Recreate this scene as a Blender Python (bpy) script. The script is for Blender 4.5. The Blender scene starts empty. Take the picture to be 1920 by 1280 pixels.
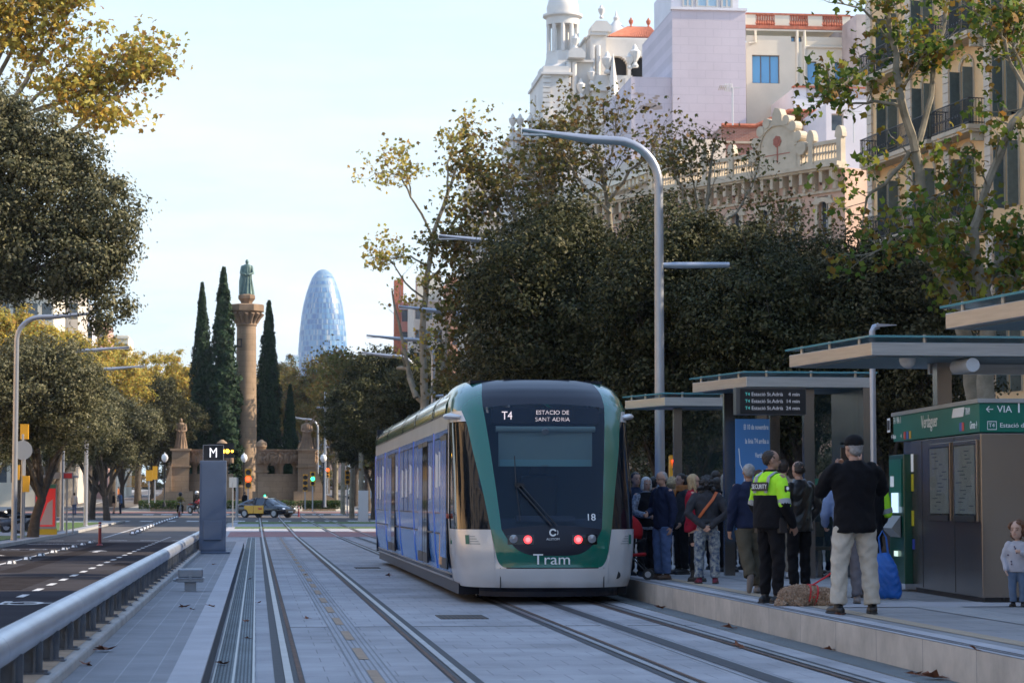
import bpy, math, random
import numpy as np
from mathutils import Vector, Matrix
R = math.radians
SC = bpy.context.scene
COL = SC.collection
# ---------------- camera ----------------
FP = 4400.0; CH = 1.45
PITCH = math.atan(302 / FP); YAW = math.atan(480 * math.cos(PITCH) / FP)
cam = bpy.data.cameras.new('camera'); cam.sensor_width = 36; cam.lens = FP / 1920 * 36
cam.clip_start = 0.5; cam.clip_end = 9000
camo = bpy.data.objects.new('camera', cam); COL.objects.link(camo)
camo.location = (0, 0, CH); camo.rotation_euler = (R(90) + PITCH, 0, -YAW)
SC.camera = camo
cam.dof.use_dof = True; cam.dof.focus_distance = 34; cam.dof.aperture_fstop = 5.6
# ---------------- light ----------------
SUN_AZ, SUN_EL = 97, 32          # degrees clockwise from +Y, elevation
w = bpy.data.worlds.new('World'); SC.world = w; w.use_nodes = True
nt = w.node_tree; nt.nodes.clear()
o_ = nt.nodes.new('ShaderNodeOutputWorld'); bg = nt.nodes.new('ShaderNodeBackground')
sky = nt.nodes.new('ShaderNodeTexSky'); sky.sky_type = 'NISHITA'; sky.sun_disc = False
sky.sun_elevation = R(SUN_EL); sky.sun_rotation = R(SUN_AZ); sky.dust_density = 0.4; sky.air_density = 1.0; sky.ozone_density = 3.0
bg.inputs[1].default_value = 0.15
tc = nt.nodes.new('ShaderNodeTexCoord'); mp = nt.nodes.new('ShaderNodeMapping'); mp.inputs['Scale'].default_value = (1.4, 1.4, 9)
nz = nt.nodes.new('ShaderNodeTexNoise'); nz.inputs['Scale'].default_value = 3.2; nz.inputs['Detail'].default_value = 8; nz.inputs['Roughness'].default_value = .62
cr = nt.nodes.new('ShaderNodeValToRGB'); cr.color_ramp.elements[0].position = .47; cr.color_ramp.elements[1].position = .72
sx = nt.nodes.new('ShaderNodeSeparateXYZ'); mr = nt.nodes.new('ShaderNodeMapRange')
mr.inputs[1].default_value = 0.03; mr.inputs[2].default_value = 0.26; mr.inputs[3].default_value = .75; mr.inputs[4].default_value = 0.0
mu = nt.nodes.new('ShaderNodeMath'); mu.operation = 'MULTIPLY'
mx = nt.nodes.new('ShaderNodeMix'); mx.data_type = 'RGBA'; mx.inputs[7].default_value = (4.9, 5.0, 5.2, 1)
veil = nt.nodes.new('ShaderNodeMix'); veil.data_type = 'RGBA'; veil.inputs[7].default_value = (3.3, 4.1, 4.55, 1)
mv = nt.nodes.new('ShaderNodeMapRange'); mv.inputs[1].default_value = 0.16; mv.inputs[2].default_value = 0.42; mv.inputs[3].default_value = .97; mv.inputs[4].default_value = 0.6
vc = nt.nodes.new('ShaderNodeMix'); vc.data_type = 'RGBA'; vc.inputs[6].default_value = (3.3, 4.1, 4.55, 1); vc.inputs[7].default_value = (2.8, 4.1, 6.5, 1)
mc = nt.nodes.new('ShaderNodeMapRange'); mc.inputs[1].default_value = 0.17; mc.inputs[2].default_value = 0.40
L = nt.links.new
L(tc.outputs['Generated'], mp.inputs[0]); L(mp.outputs[0], nz.inputs[0]); L(nz.outputs[0], cr.inputs[0])
L(tc.outputs['Generated'], sx.inputs[0]); L(sx.outputs[2], mr.inputs[0]); L(mr.outputs[0], mu.inputs[0]); L(cr.outputs[0], mu.inputs[1])
L(mu.outputs[0], mx.inputs[0]); L(sx.outputs[2], mc.inputs[0]); L(mc.outputs[0], vc.inputs[0]); L(vc.outputs[2], veil.inputs[7]); L(sx.outputs[2], mv.inputs[0]); L(mv.outputs[0], veil.inputs[0]); L(sky.outputs[0], veil.inputs[6]); L(veil.outputs[2], mx.inputs[6]); L(mx.outputs[2], bg.inputs[0]); L(bg.outputs[0], o_.inputs[0])
sl = bpy.data.lights.new('sun', 'SUN'); sl.energy = 5.0; sl.angle = R(.55); sl.color = (1, .84, .64)
so = bpy.data.objects.new('sun', sl); COL.objects.link(so)
sd = Vector((math.sin(R(SUN_AZ)) * math.cos(R(SUN_EL)), math.cos(R(SUN_AZ)) * math.cos(R(SUN_EL)), math.sin(R(SUN_EL))))
so.rotation_euler = sd.to_track_quat('Z', 'Y').to_euler(); so.location = (60, -20, 60)
vs = SC.view_settings; vs.view_transform = 'Standard'; vs.look = 'None'; vs.exposure = 0.8; vs.gamma = 1; vs.use_curve_mapping = False
SC.cycles.max_bounces = 6; SC.cycles.diffuse_bounces = 3; SC.cycles.glossy_bounces = 3; SC.cycles.transparent_max_bounces = 12

# ---------------- projection helpers ----------------
CM = Matrix.Translation((0, 0, CH)) @ camo.rotation_euler.to_matrix().to_4x4()
def ray(px, py):
    return (CM.to_3x3() @ Vector(((px - 960) / FP, -(py - 640) / FP, -1)))
def at(px, py, Y):
    d = ray(px, py); t = Y / d.y
    return Vector((d.x * t, Y, CH + d.z * t))
def gr(px, py, z=0.0):
    d = ray(px, py); t = (z - CH) / d.z
    return Vector((d.x * t, d.y * t, z))
def zat(py, Y, px=1300): return at(px, py, Y).z
GK = [(-60, 0), (100, 0), (176, .34), (220, .9), (280, 1.7), (600, 5.2), (1500, 12), (4000, 30)]
def gz(Y):
    return float(np.interp(Y, [a for a, b in GK], [b for a, b in GK]))

# ---------------- mesh helpers ----------------
class MB:
    def __init__(s): s.v = []; s.f = []; s.m = []
    def add(s, vs_, fs, mi=0):
        b = len(s.v); s.v.extend([tuple(q) for q in vs_]); s.f.extend([tuple(b + i for i in f) for f in fs]); s.m.extend([mi] * len(fs)); return s
    def box(s, x0, x1, y0, y1, z0, z1, mi=0):
        return s.add([(x0, y0, z0), (x1, y0, z0), (x1, y1, z0), (x0, y1, z0), (x0, y0, z1), (x1, y0, z1), (x1, y1, z1), (x0, y1, z1)],
                     [(0, 3, 2, 1), (4, 5, 6, 7), (0, 1, 5, 4), (1, 2, 6, 5), (2, 3, 7, 6), (3, 0, 4, 7)], mi)
    def tube(s, pts, rad, n=8, mi=0, caps=True, round_=False):
        P = [Vector(p) for p in pts]; k = len(P)
        if not hasattr(rad, '__len__'): rad = [rad] * k
        rad = [r if hasattr(r, '__len__') else (r, r) for r in rad]
        if round_:
            d0 = (P[0] - P[1]).normalized(); d1 = (P[-1] - P[-2]).normalized()
            r0 = max(rad[0]); r1 = max(rad[-1])
            P = [P[0] + d0 * r0 * .85, P[0] + d0 * r0 * .55] + P + [P[-1] + d1 * r1 * .55, P[-1] + d1 * r1 * .85]
            rad = [tuple(.5 * q for q in rad[0]), tuple(.84 * q for q in rad[0])] + rad + [tuple(.84 * q for q in rad[-1]), tuple(.5 * q for q in rad[-1])]
            k = len(P)
        vs_ = []; ref = None
        for i in range(k):
            t = (P[min(i + 1, k - 1)] - P[max(i - 1, 0)])
            if t.length < 1e-9: t = Vector((0, 0, 1))
            t.normalize()
            if ref is None:
                ref = Vector((1, 0, 0)) if abs(t.x) < .9 else Vector((0, 1, 0))
            a = (ref - t * ref.dot(t))
            if a.length < 1e-6: a = t.orthogonal()
            a.normalize(); ref = a; b = t.cross(a)
            for j in range(n):
                q = 2 * math.pi * j / n
                vs_.append(P[i] + a * math.cos(q) * rad[i][0] + b * math.sin(q) * rad[i][1])
        fs = [(i * n + j, i * n + (j + 1) % n, (i + 1) * n + (j + 1) % n, (i + 1) * n + j) for i in range(k - 1) for j in range(n)]
        if caps: fs += [tuple(reversed(range(n))), tuple(range((k - 1) * n, k * n))]
        return s.add(vs_, fs, mi)
    def cyl(s, p0, p1, r0, r1=None, n=12, mi=0): return s.tube([p0, p1], [r0, r0 if r1 is None else r1], n, mi)
    def lathe(s, prof, n=16, c=(0, 0, 0), mi=0, a0=0, sy=1):
        vs_ = [(c[0] + r * math.cos(2 * math.pi * j / n + a0), c[1] + sy * r * math.sin(2 * math.pi * j / n + a0), c[2] + z) for r, z in prof for j in range(n)]
        k = len(prof)
        fs = [(i * n + j, i * n + (j + 1) % n, (i + 1) * n + (j + 1) % n, (i + 1) * n + j) for i in range(k - 1) for j in range(n)]
        if prof[0][0] > 1e-4: fs.append(tuple(reversed(range(n))))
        if prof[-1][0] > 1e-4: fs.append(tuple(range((k - 1) * n, k * n)))
        return s.add(vs_, fs, mi)
    def stack(s, rings, n=20, mi=0, pw=2.0):   # horizontal elliptical rings (z,cx,cy,rx,ry)
        vs_ = []
        for z, cx, cy, rx, ry in rings:
            for j in range(n):
                q = 2 * math.pi * j / n; c_ = math.cos(q); s_ = math.sin(q)
                vs_.append((cx + rx * math.copysign(abs(c_) ** (2 / pw), c_), cy + ry * math.copysign(abs(s_) ** (2 / pw), s_), z))
        k = len(rings)
        fs = [(i * n + j, i * n + (j + 1) % n, (i + 1) * n + (j + 1) % n, (i + 1) * n + j) for i in range(k - 1) for j in range(n)]
        fs += [tuple(reversed(range(n))), tuple(range((k - 1) * n, k * n))]
        return s.add(vs_, fs, mi)
    def ball(s, c, r, n=12, mi=0, rot=None):
        r = r if hasattr(r, '__len__') else (r, r, r); k = max(4, n // 2); vs_ = []
        for i in range(1, k):
            a = math.pi * i / k
            for j in range(n):
                q = 2 * math.pi * j / n
                p = Vector((r[0] * math.sin(a) * math.cos(q), r[1] * math.sin(a) * math.sin(q), -r[2] * math.cos(a)))
                vs_.append(p)
        vs_ += [Vector((0, 0, -r[2])), Vector((0, 0, r[2]))]
        if rot is not None: vs_ = [rot @ p for p in vs_]
        c = Vector(c); vs_ = [p + c for p in vs_]; m_ = (k - 1) * n
        fs = [(i * n + j, i * n + (j + 1) % n, (i + 1) * n + (j + 1) % n, (i + 1) * n + j) for i in range(k - 2) for j in range(n)]
        fs += [(m_, (j + 1) % n, j) for j in range(n)] + [(m_ + 1, (k - 2) * n + j, (k - 2) * n + (j + 1) % n) for j in range(n)]
        return s.add(vs_, fs, mi)
    def prism(s, poly, h, mi=0, M=None):     # poly in xy, extruded 0..h in z, then M
        n = len(poly); vs_ = [Vector((a, b, 0)) for a, b in poly] + [Vector((a, b, h)) for a, b in poly]
        if M is not None: vs_ = [M @ p for p in vs_]
        return s.add(vs_, [tuple(reversed(range(n))), tuple(range(n, 2 * n))] + [(i, (i + 1) % n, n + (i + 1) % n, n + i) for i in range(n)], mi)
    def grid(s, rows, mi=0, flip=False):
        h = len(rows); w_ = len(rows[0]); vs_ = [p for r in rows for p in r]
        fs = [(i * w_ + j, i * w_ + j + 1, (i + 1) * w_ + j + 1, (i + 1) * w_ + j) for i in range(h - 1) for j in range(w_ - 1)]
        if flip: fs = [tuple(reversed(f)) for f in fs]
        return s.add(vs_, fs, mi)
    def build(s, name, mats, parent=None, smooth=False, loc=None, bevel=0, ang=40):
        me = bpy.data.meshes.new(name); me.from_pydata([tuple(v) for v in s.v], [], s.f); 
        mats = mats if isinstance(mats, (list, tuple)) else [mats]
        for m in mats: me.materials.append(m)
        if len(mats) > 1: me.polygons.foreach_set('material_index', s.m)
        if smooth:
            me.polygons.foreach_set('use_smooth', [True] * len(me.polygons))
            try: me.set_sharp_from_angle(angle=R(ang))
            except Exception: pass
        me.update()
        o = link(name, me, parent)
        if loc is not None: o.location = loc
        if bevel:
            b = o.modifiers.new('bevel', 'BEVEL'); b.width = bevel; b.segments = 2; b.limit_method = 'ANGLE'; b.angle_limit = R(40)
        return o
def link(name, me, parent=None):
    o = bpy.data.objects.new(name, me); COL.objects.link(o)
    if parent is not None: o.parent = parent
    return o
def tag(o, label, cat, group=None, kind=None):
    o['label'] = label
    if cat: o['category'] = cat
    if group: o['group'] = group
    if kind: o['kind'] = kind
    return o
def struct(o, label=None):
    o['kind'] = 'structure'
    if label: o['label'] = label
    return o
def thing(name, label, cat, loc=(0, 0, 0), rz=0, group=None):
    o = bpy.data.objects.new(name, None); COL.objects.link(o); o.location = loc; o.rotation_euler = (0, 0, rz); o.empty_display_size = .2
    return tag(o, label, cat, group)
KIDS = {}
def copy_tree(o, parent=None):
    c = o.copy(); COL.objects.link(c)
    if parent is not None: c.parent = parent
    for ch in [x for x in list(o.children)]: copy_tree(ch, c)
    return c
def dup(o, loc, rz=None, label=None, group=None, scale=None):
    c = copy_tree(o); c.location = loc
    if rz is not None: c.rotation_euler = (0, 0, rz)
    if label: c['label'] = label
    if group: c['group'] = group
    if scale is not None: c.scale = scale if hasattr(scale, '__len__') else (scale,) * 3
    return c
def evaluate(ob):
    COL.objects.link(ob); dg = bpy.context.evaluated_depsgraph_get()
    me = bpy.data.meshes.new_from_object(ob.evaluated_get(dg)); bpy.data.objects.remove(ob)
    return me
def text(s_, size, mat, M, parent, name='lettering', ax='CENTER', ext=.002, sx=1.0, label=None):
    """flat lettering, x right, y up in the frame M (4x4, local to parent)"""
    cu = bpy.data.curves.new('t', 'FONT'); cu.body = s_; cu.size = size; cu.align_x = ax; cu.align_y = 'CENTER'; cu.extrude = ext; cu.resolution_u = 3
    me = evaluate(bpy.data.objects.new('t', cu)); me.name = name; me.materials.clear(); me.materials.append(mat)
    me.transform(M @ Matrix.Diagonal((sx, 1, 1, 1)))
    return link(name, me, parent)
def frame(loc, xdir, ydir=(0, 0, 1)):
    x = Vector(xdir).normalized(); y = Vector(ydir).normalized(); z = x.cross(y)
    return Matrix(((x.x, y.x, z.x, loc[0]), (x.y, y.y, z.y, loc[1]), (x.z, y.z, z.z, loc[2]), (0, 0, 0, 1)))

# ---------------- materials ----------------
MATS = {}
def mat(name, col, rough=.6, metal=0, var=0, vs_=3.0, bump=0, bs=20, spec=.5, emit=None, est=1.0, trans=0, alpha=1, coat=0, col2=None, island=0, detail=4, stretch=None, sub=0):
    m = bpy.data.materials.new(name); m.use_nodes = True; t = m.node_tree; b = t.nodes['Principled BSDF']; l = t.links.new
    b.inputs['Roughness'].default_value = rough; b.inputs['Metallic'].default_value = metal; b.inputs['Specular IOR Level'].default_value = spec
    c = tuple(col) + (1,); b.inputs['Base Color'].default_value = c
    if coat: b.inputs['Coat Weight'].default_value = coat; b.inputs['Coat Roughness'].default_value = .06
    if emit: b.inputs['Emission Color'].default_value = tuple(emit) + (1,); b.inputs['Emission Strength'].default_value = est
    if trans: b.inputs['Transmission Weight'].default_value = trans
    if alpha < 1: b.inputs['Alpha'].default_value = alpha
    def tcn():
        q = t.nodes.new('ShaderNodeTexCoord')
        if stretch is None: return q.outputs['Object']
        mm = t.nodes.new('ShaderNodeMapping'); mm.inputs['Scale'].default_value = stretch; l(q.outputs['Object'], mm.inputs[0]); return mm.outputs[0]
    if var or col2:
        n = t.nodes.new('ShaderNodeTexNoise'); n.inputs['Scale'].default_value = vs_; n.inputs['Detail'].default_value = detail; n.inputs['Roughness'].default_value = .6
        l(tcn(), n.inputs['Vector'])
        rp = t.nodes.new('ShaderNodeValToRGB'); rp.color_ramp.elements[0].position = .32; rp.color_ramp.elements[1].position = .68
        k2 = col2 if col2 else tuple(min(1, x * (1 + var)) for x in col); k1 = col if col2 else tuple(x * (1 - var) for x in col)
        rp.color_ramp.elements[0].color = tuple(k1) + (1,); rp.color_ramp.elements[1].color = tuple(k2) + (1,)
        l(n.outputs[0], rp.inputs[0]); l(rp.outputs[0], b.inputs['Base Color'])
    if bump:
        n = t.nodes.new('ShaderNodeTexNoise'); n.inputs['Scale'].default_value = bs; n.inputs['Detail'].default_value = 3; l(tcn(), n.inputs['Vector'])
        bp = t.nodes.new('ShaderNodeBump'); bp.inputs['Strength'].default_value = bump; bp.inputs['Distance'].default_value = .02; l(n.outputs[0], bp.inputs['Height']); l(bp.outputs[0], b.inputs['Normal'])
    MATS[name] = m; return m
def leafmat(name, cols, rough=.5, tr=.3):
    m = bpy.data.materials.new(name); m.use_nodes = True; t = m.node_tree; b = t.nodes['Principled BSDF']; l = t.links.new
    g = t.nodes.new('ShaderNodeNewGeometry'); rp = t.nodes.new('ShaderNodeValToRGB'); rp.color_ramp.interpolation = 'LINEAR'
    while len(rp.color_ramp.elements) < len(cols): rp.color_ramp.elements.new(.5)
    for i, c in enumerate(cols):
        rp.color_ramp.elements[i].position = i / max(1, len(cols) - 1); rp.color_ramp.elements[i].color = tuple(c) + (1,)
    l(g.outputs['Random Per Island'], rp.inputs[0]); l(rp.outputs[0], b.inputs['Base Color'])
    b.inputs['Roughness'].default_value = rough; b.inputs['Specular IOR Level'].default_value = .12
    tn = t.nodes.new('ShaderNodeBsdfTranslucent'); l(rp.outputs[0], tn.inputs[0]); ms = t.nodes.new('ShaderNodeMixShader'); ms.inputs[0].default_value = tr
    l(b.outputs[0], ms.inputs[1]); l(tn.outputs[0], ms.inputs[2]); l(ms.outputs[0], t.nodes['Material Output'].inputs[0])
    return m
def brickmat(name, c1, c2, mort, sx_, sy_, ms=.012, rough=.8, off=.5, var=.15, axis=None, bump=.3, vs2=.7):
    """brick / slab pattern on object coordinates; sx_, sy_ unit size in metres"""
    m = bpy.data.materials.new(name); m.use_nodes = True; t = m.node_tree; b = t.nodes['Principled BSDF']; l = t.links.new
    q = t.nodes.new('ShaderNodeTexCoord'); src = q.outputs['Object']
    if axis:
        s_ = t.nodes.new('ShaderNodeSeparateXYZ'); l(src, s_.inputs[0]); c_ = t.nodes.new('ShaderNodeCombineXYZ')
        ix = {'x': 0, 'y': 1, 'z': 2}; l(s_.outputs[ix[axis[0]]], c_.inputs[0]); l(s_.outputs[ix[axis[1]]], c_.inputs[1]); src = c_.outputs[0]
    k = t.nodes.new('ShaderNodeTexBrick'); k.offset = off; k.inputs['Scale'].default_value = 1; k.inputs['Brick Width'].default_value = sx_; k.inputs['Row Height'].default_value = sy_
    k.inputs['Mortar Size'].default_value = ms; k.inputs['Mortar Smooth'].default_value = .1; k.inputs['Color1'].default_value = tuple(c1) + (1,); k.inputs['Color2'].default_value = tuple(c2) + (1,); k.inputs['Mortar'].default_value = tuple(mort) + (1,)
    l(src, k.inputs['Vector'])
    n = t.nodes.new('ShaderNodeTexNoise'); n.inputs['Scale'].default_value = vs2; n.inputs['Detail'].default_value = 8; n.inputs['Roughness'].default_value = .65; l(q.outputs['Object'], n.inputs['Vector'])
    mr = t.nodes.new('ShaderNodeMapRange'); mr.inputs[1].default_value = .3; mr.inputs[2].default_value = .7; mr.inputs[3].default_value = 1 - var; mr.inputs[4].default_value = 1 + var; l(n.outputs[0], mr.inputs[0])
    mm = t.nodes.new('ShaderNodeVectorMath'); mm.operation = 'SCALE'; l(k.outputs[0], mm.inputs[0]); l(mr.outputs[0], mm.inputs['Scale']); l(mm.outputs[0], b.inputs['Base Color'])
    b.inputs['Roughness'].default_value = rough
    if bump:
        bp = t.nodes.new('ShaderNodeBump'); bp.inputs['Strength'].default_value = bump; bp.inputs['Distance'].default_value = .01; bp.invert = True; l(k.outputs[1], bp.inputs['Height']); l(bp.outputs[0], b.inputs['Normal'])
    return m
# ================= GROUND, TRACKS, PLATFORMS =================
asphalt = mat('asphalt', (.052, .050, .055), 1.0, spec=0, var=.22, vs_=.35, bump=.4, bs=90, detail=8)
asphalt_lit = asphalt
paving = brickmat('pale paving', (.30, .31, .33), (.25, .26, .28), (.14, .14, .15), .6, .4, .01, var=.16)
slabs = brickmat('grey track slabs', (.30, .30, .315), (.27, .27, .285), (.15, .15, .16), .40, .60, .005, var=.36, vs2=.45, bump=.2)
ledge_m = brickmat('ledge slabs', (.185, .19, .205), (.165, .17, .185), (.26, .265, .28), .24, .40, .005, off=0, var=.2, vs2=1.3, bump=.1)
concrete = mat('concrete', (.34, .335, .325), .85, var=.18, vs_=2.2, bump=.25, bs=30, detail=8)
pale_conc = mat('pale concrete', (.33, .33, .35), .8, var=.12, vs_=1.6, bump=.15, bs=30, detail=8)
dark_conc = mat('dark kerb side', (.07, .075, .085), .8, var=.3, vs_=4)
white_paint = mat('white road paint', (.50, .50, .50), .8, var=.3, vs_=7, detail=8)
rail_steel = mat('worn rail steel', (.30, .30, .31), .42, .9, var=.15, vs_=3)
rust = mat('rusty rail flange', (.10, .055, .035), .85, var=.5, vs_=9, detail=8)
rubber = mat('black rubber joint', (.022, .023, .028), .7, var=.3, vs_=5)
grassm = mat('short grass', (.05, .10, .018), .9, col2=(.09, .15, .03), vs_=3)
redlane = mat('red cycle crossing', (.26, .13, .125), .85, var=.2, vs_=1.2, detail=8)
tanm = mat('tan resin', (.30, .21, .14), .8, var=.2, vs_=5)
def sheet(x0, x1, y0, y1, dz, m, name, mb=None, extra=()):
    ys = sorted(set([y0, y1] + [k for k, _ in GK if y0 < k < y1] + [e for e in extra if y0 < e < y1]))
    b = mb or MB()
    for a, c in zip(ys[:-1], ys[1:]):
        za, zc = gz(a) + dz, gz(c) + dz
        b.add([(x0, a, za), (x1, a, za), (x1, c, zc), (x0, c, zc)], [(0, 1, 2, 3)])
    if mb: return b
    return b.build(name, m)
earth = mat('pale street ground', (.30, .29, .27), .9, var=.15, vs_=.3, detail=8)
struct(sheet(-500, 500, -60, 4000, -.02, earth, 'ground'), 'pale street ground reaching to the far end of the avenue')
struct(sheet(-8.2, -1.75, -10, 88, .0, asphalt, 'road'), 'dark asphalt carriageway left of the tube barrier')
sunlit_asph = mat('asphalt with painted sunlight', (.135, .125, .12), 1.0, spec=.1, var=.18, vs_=.3, detail=8)  # same asphalt, paler: sunlight on the far roadway is put into the colour
struct(sheet(-8.2, -1.75, 88, 150, .0, sunlit_asph, 'road'), 'asphalt of the carriageway before the crossing, sunlight painted into its paler colour')
struct(sheet(-40, 60, 150, 204, .0, sunlit_asph, 'cross_road'), 'asphalt of the crossing street in front of the monument')
struct(sheet(-22, -12, 204, 600, .0, sunlit_asph, 'far_road_left'), 'carriageway running on left of the monument')
struct(sheet(9.5, 19, 204, 600, .0, sunlit_asph, 'far_road_right'), 'carriageway running on right of the monument')
struct(sheet(-1.30, 5.75, -10, 100, .004, slabs, 'tram_track_bed'), 'grey slab paving of the two tram tracks')
struct(sheet(-1.5, 9, 100, 150, .004, pale_conc, 'track_apron'), 'pale concrete around the tracks before the crossing')
struct(sheet(-1.2, 8.5, 100, 113, .012, redlane, 'cycle_crossing'), 'faded red cycle crossing over the tracks')
struct(sheet(-1.1, 9, 123, 129, .014, grassm, 'grass_strip'), 'narrow green strip across the tracks')
struct(sheet(-1.1, 9, 141, 150, .014, grassm, 'grass_strip'), 'second green strip, beside the crossing street')
struct(sheet(-18, -8.2, -10, 150, .10, paving, 'left_pavement'), 'pale pavement under the left row of trees')
b = MB(); b.box(-8.32, -8.18, -10, 100, 0, .125); b.add([(-8.32,100,0),(-8.18,100,0),(-8.18,150,.26),(-8.32,150,.26),(-8.32,100,.125),(-8.18,100,.125),(-8.18,150,.35),(-8.32,150,.35)],[(0,3,2,1),(4,5,6,7),(0,1,5,4),(1,2,6,5),(2,3,7,6),(3,0,4,7)])
struct(b.build('kerb', concrete), 'kerb of the left pavement')
struct(MB().add([(-1.70, -6, .304), (-1.40, -6, .304), (-1.40, 68, .304), (-1.70, 68, .304)], [(0, 1, 2, 3)]).build('kerb_top', mat('tan stained concrete', (.30, .235, .17), .9, var=.3, vs_=3, detail=8)), 'tan stained band on top of the barrier kerb')
struct(sheet(-16, -9.0, 84, 97, .125, grassm, 'tree_bed_grass'), 'small lawn under the left oaks')
struct(sheet(-15, -8.9, 108, 140, .125, grassm, 'tree_bed_grass'), 'far small lawn on the left pavement')
patch = mat('newer asphalt patch', (.035, .032, .034), 1.0, spec=0, var=.2, vs_=2, detail=8)
pm = MB(); [sheet(a, b_, c, d, .003, None, '', pm) for a, b_, c, d in ((-4.9, -3.9, 40, 47), (-3.3, -2.0, 55, 57.5), (-7.6, -6.4, 60, 71), (-5.4, -4.9, 50, 86))]
struct(pm.build('asphalt_patch', patch), 'darker repaired patches in the road')
# red strip and stop lines at crossing
struct(sheet(-30, 20, 196, 201, .012, redlane, 'far_cycle_lane'), 'red cycle lane in front of the monument')
# road markings
mk = MB()
y = 16
while y < 100:
    sheet(-3.66, -3.54, y, y + 1.1, .006, None, '', mk); y += 2.6
sheet(-6.02, -5.92, 12, 78, .006, None, '', mk)
sheet(-6.3, -6.2, 98, 150, .006, None, '', mk); sheet(-2.6, -2.48, 92, 150, .006, None, '', mk)
sheet(-8.0, -5.95, 84, 84.5, .006, None, '', mk)
for k in range(5): sheet(-8.0 + k * 1.2, -7.3 + k * 1.2, 91, 91.7, .006, None, '', mk)
for k in range(12): sheet(-9 + k * 1.5, -8.2 + k * 1.5, 153, 157, .006, None, '', mk)
for k in range(16): sheet(-9 + k * 1.5, -8.1 + k * 1.5, 188, 191, .006, None, '', mk)
sheet(13.9, 14.1, 210, 420, .006, None, '', mk); sheet(-17.1, -16.9, 210, 420, .006, None, '', mk)
def arrow(cx, y0, mb):
    mb.add([(cx - .08, y0, .006), (cx + .08, y0, .006), (cx + .08, y0 + 1.6, .006), (cx - .08, y0 + 1.6, .006)], [(0, 1, 2, 3)])
    mb.add([(cx - .3, y0 + 1.6, .006), (cx + .3, y0 + 1.6, .006), (cx, y0 + 2.6, .006)], [(0, 1, 2)])
arrow(-7.1, 45, mk); arrow(-7.1, 64, mk); arrow(-4.7, 70, mk)
# bicycle symbol (two rings and a frame) on the lane beside the barrier
def ringflat(mb, cx, cy, r0, r1, n=18, sy=1.0, z=.006):
    for j in range(n):
        a, c = 2 * math.pi * j / n, 2 * math.pi * (j + 1) / n
        mb.add([(cx + r0 * math.cos(a), cy + sy * r0 * math.sin(a), z), (cx + r1 * math.cos(a), cy + sy * r1 * math.sin(a), z), (cx + r1 * math.cos(c), cy + sy * r1 * math.sin(c), z), (cx + r0 * math.cos(c), cy + sy * r0 * math.sin(c), z)], [(0, 1, 2, 3)])
for bx, by in ((-2.9, 34.6), (-7.1, 58), (-7.1, 74)):
    ringflat(mk, bx - .42, by, .20, .29, sy=1.9); ringflat(mk, bx + .42, by, .20, .29, sy=1.9)
    mk.add([(bx - .42, by - .06, .007), (bx + .1, by - .06, .007), (bx + .1, by + .1, .007), (bx - .42, by + .1, .007)], [(0, 1, 2, 3)])
    mk.add([(bx + .1, by, .007), (bx + .2, by, .007), (bx + .3, by + .8, .007), (bx + .2, by + .8, .007)], [(0, 1, 2, 3)])
struct(mk.build('road_markings', white_paint), 'white lane lines, dashes, arrows and bicycle symbols')
# ----- tracks -----
def track(cx, lab, y0=-5, y1=204):
    t = MB()
    ys = [y0] + [k for k, _ in GK if y0 < k < y1] + [y1]
    for side in (-1, 1):
        x = cx + side * .7175
        for a, c in zip(ys[:-1], ys[1:]):
            za, zc = gz(a), gz(c)
            def st(xa, xb, h, mi):
                t.add([(xa, a, za + h), (xb, a, za + h), (xb, c, zc + h), (xa, c, zc + h)], [(0, 1, 2, 3)], mi)
            i = -side            # inner side direction
            def q(u0, u1, h, mi):
                xa, xb = sorted((x + i * u0, x + i * u1)); st(xa, xb, h, mi)
            q(-.12, -.035, .008, 2)        # outer rubber
            q(-.035, .028, .017, 0)        # head
            q(.028, .075, .009, 2)         # groove
            q(.075, .115, .014, 1)         # flange
            q(.115, .125, .008, 2)
    return struct(t.build('rails', [rail_steel, rust, rubber]), lab)
track(1.0, 'grooved rails of the near tram track'); track(4.21, 'grooved rails of the track the tram stands on')
t = MB()      # ground level power strips
strip_tex = brickmat('studded steel strip', (.30, .31, .335), (.34, .35, .37), (.17, .17, .18), .05, .05, .009, off=0, var=.2)
for cx, k in ((1.0, 0), (4.21, 1)):
    t.add([(cx - .16, -5, .008), (cx + .16, -5, .008), (cx + .16, 100, .008), (cx - .16, 100, .008)], [(0, 1, 2, 3)], 0)
    y = -3
    while y < 99:
        if k == 0: t.add([(cx - .045, y, .013), (cx + .045, y, .013), (cx + .045, y + 1.7, .013), (cx - .045, y + 1.7, .013)], [(0, 1, 2, 3)], 1)
        else: t.add([(cx - .09, y, .013), (cx + .09, y, .013), (cx + .09, y + 3.1, .013), (cx - .09, y + 3.1, .013)], [(0, 1, 2, 3)], 2)
        y += 3.1
struct(t.build('power_strip', [strip_tex, tanm, rubber]), 'studded strips with resin pads midway between the rails')
# cable joints & a manhole between tracks
t = MB()
for (x0, x1, y0, y1) in ((2.3, 2.9, 29.3, 30.3), (2.2, 2.75, 52, 53)):
    t.box(x0, x1, y0, y1, .004, .012)
grate_m = brickmat('rusty grate', (.10, .07, .05), (.14, .09, .06), (.02, .02, .02), .06, .06, .016, off=0, var=.3)
for a_ in (27.6, 50.5, 73): t.box(-.02 + .3, 5.2, a_, a_ + .03, .004, .0065)
struct(t.build('manhole_cover', grate_m), 'rusty grated covers between the two tracks')
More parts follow.
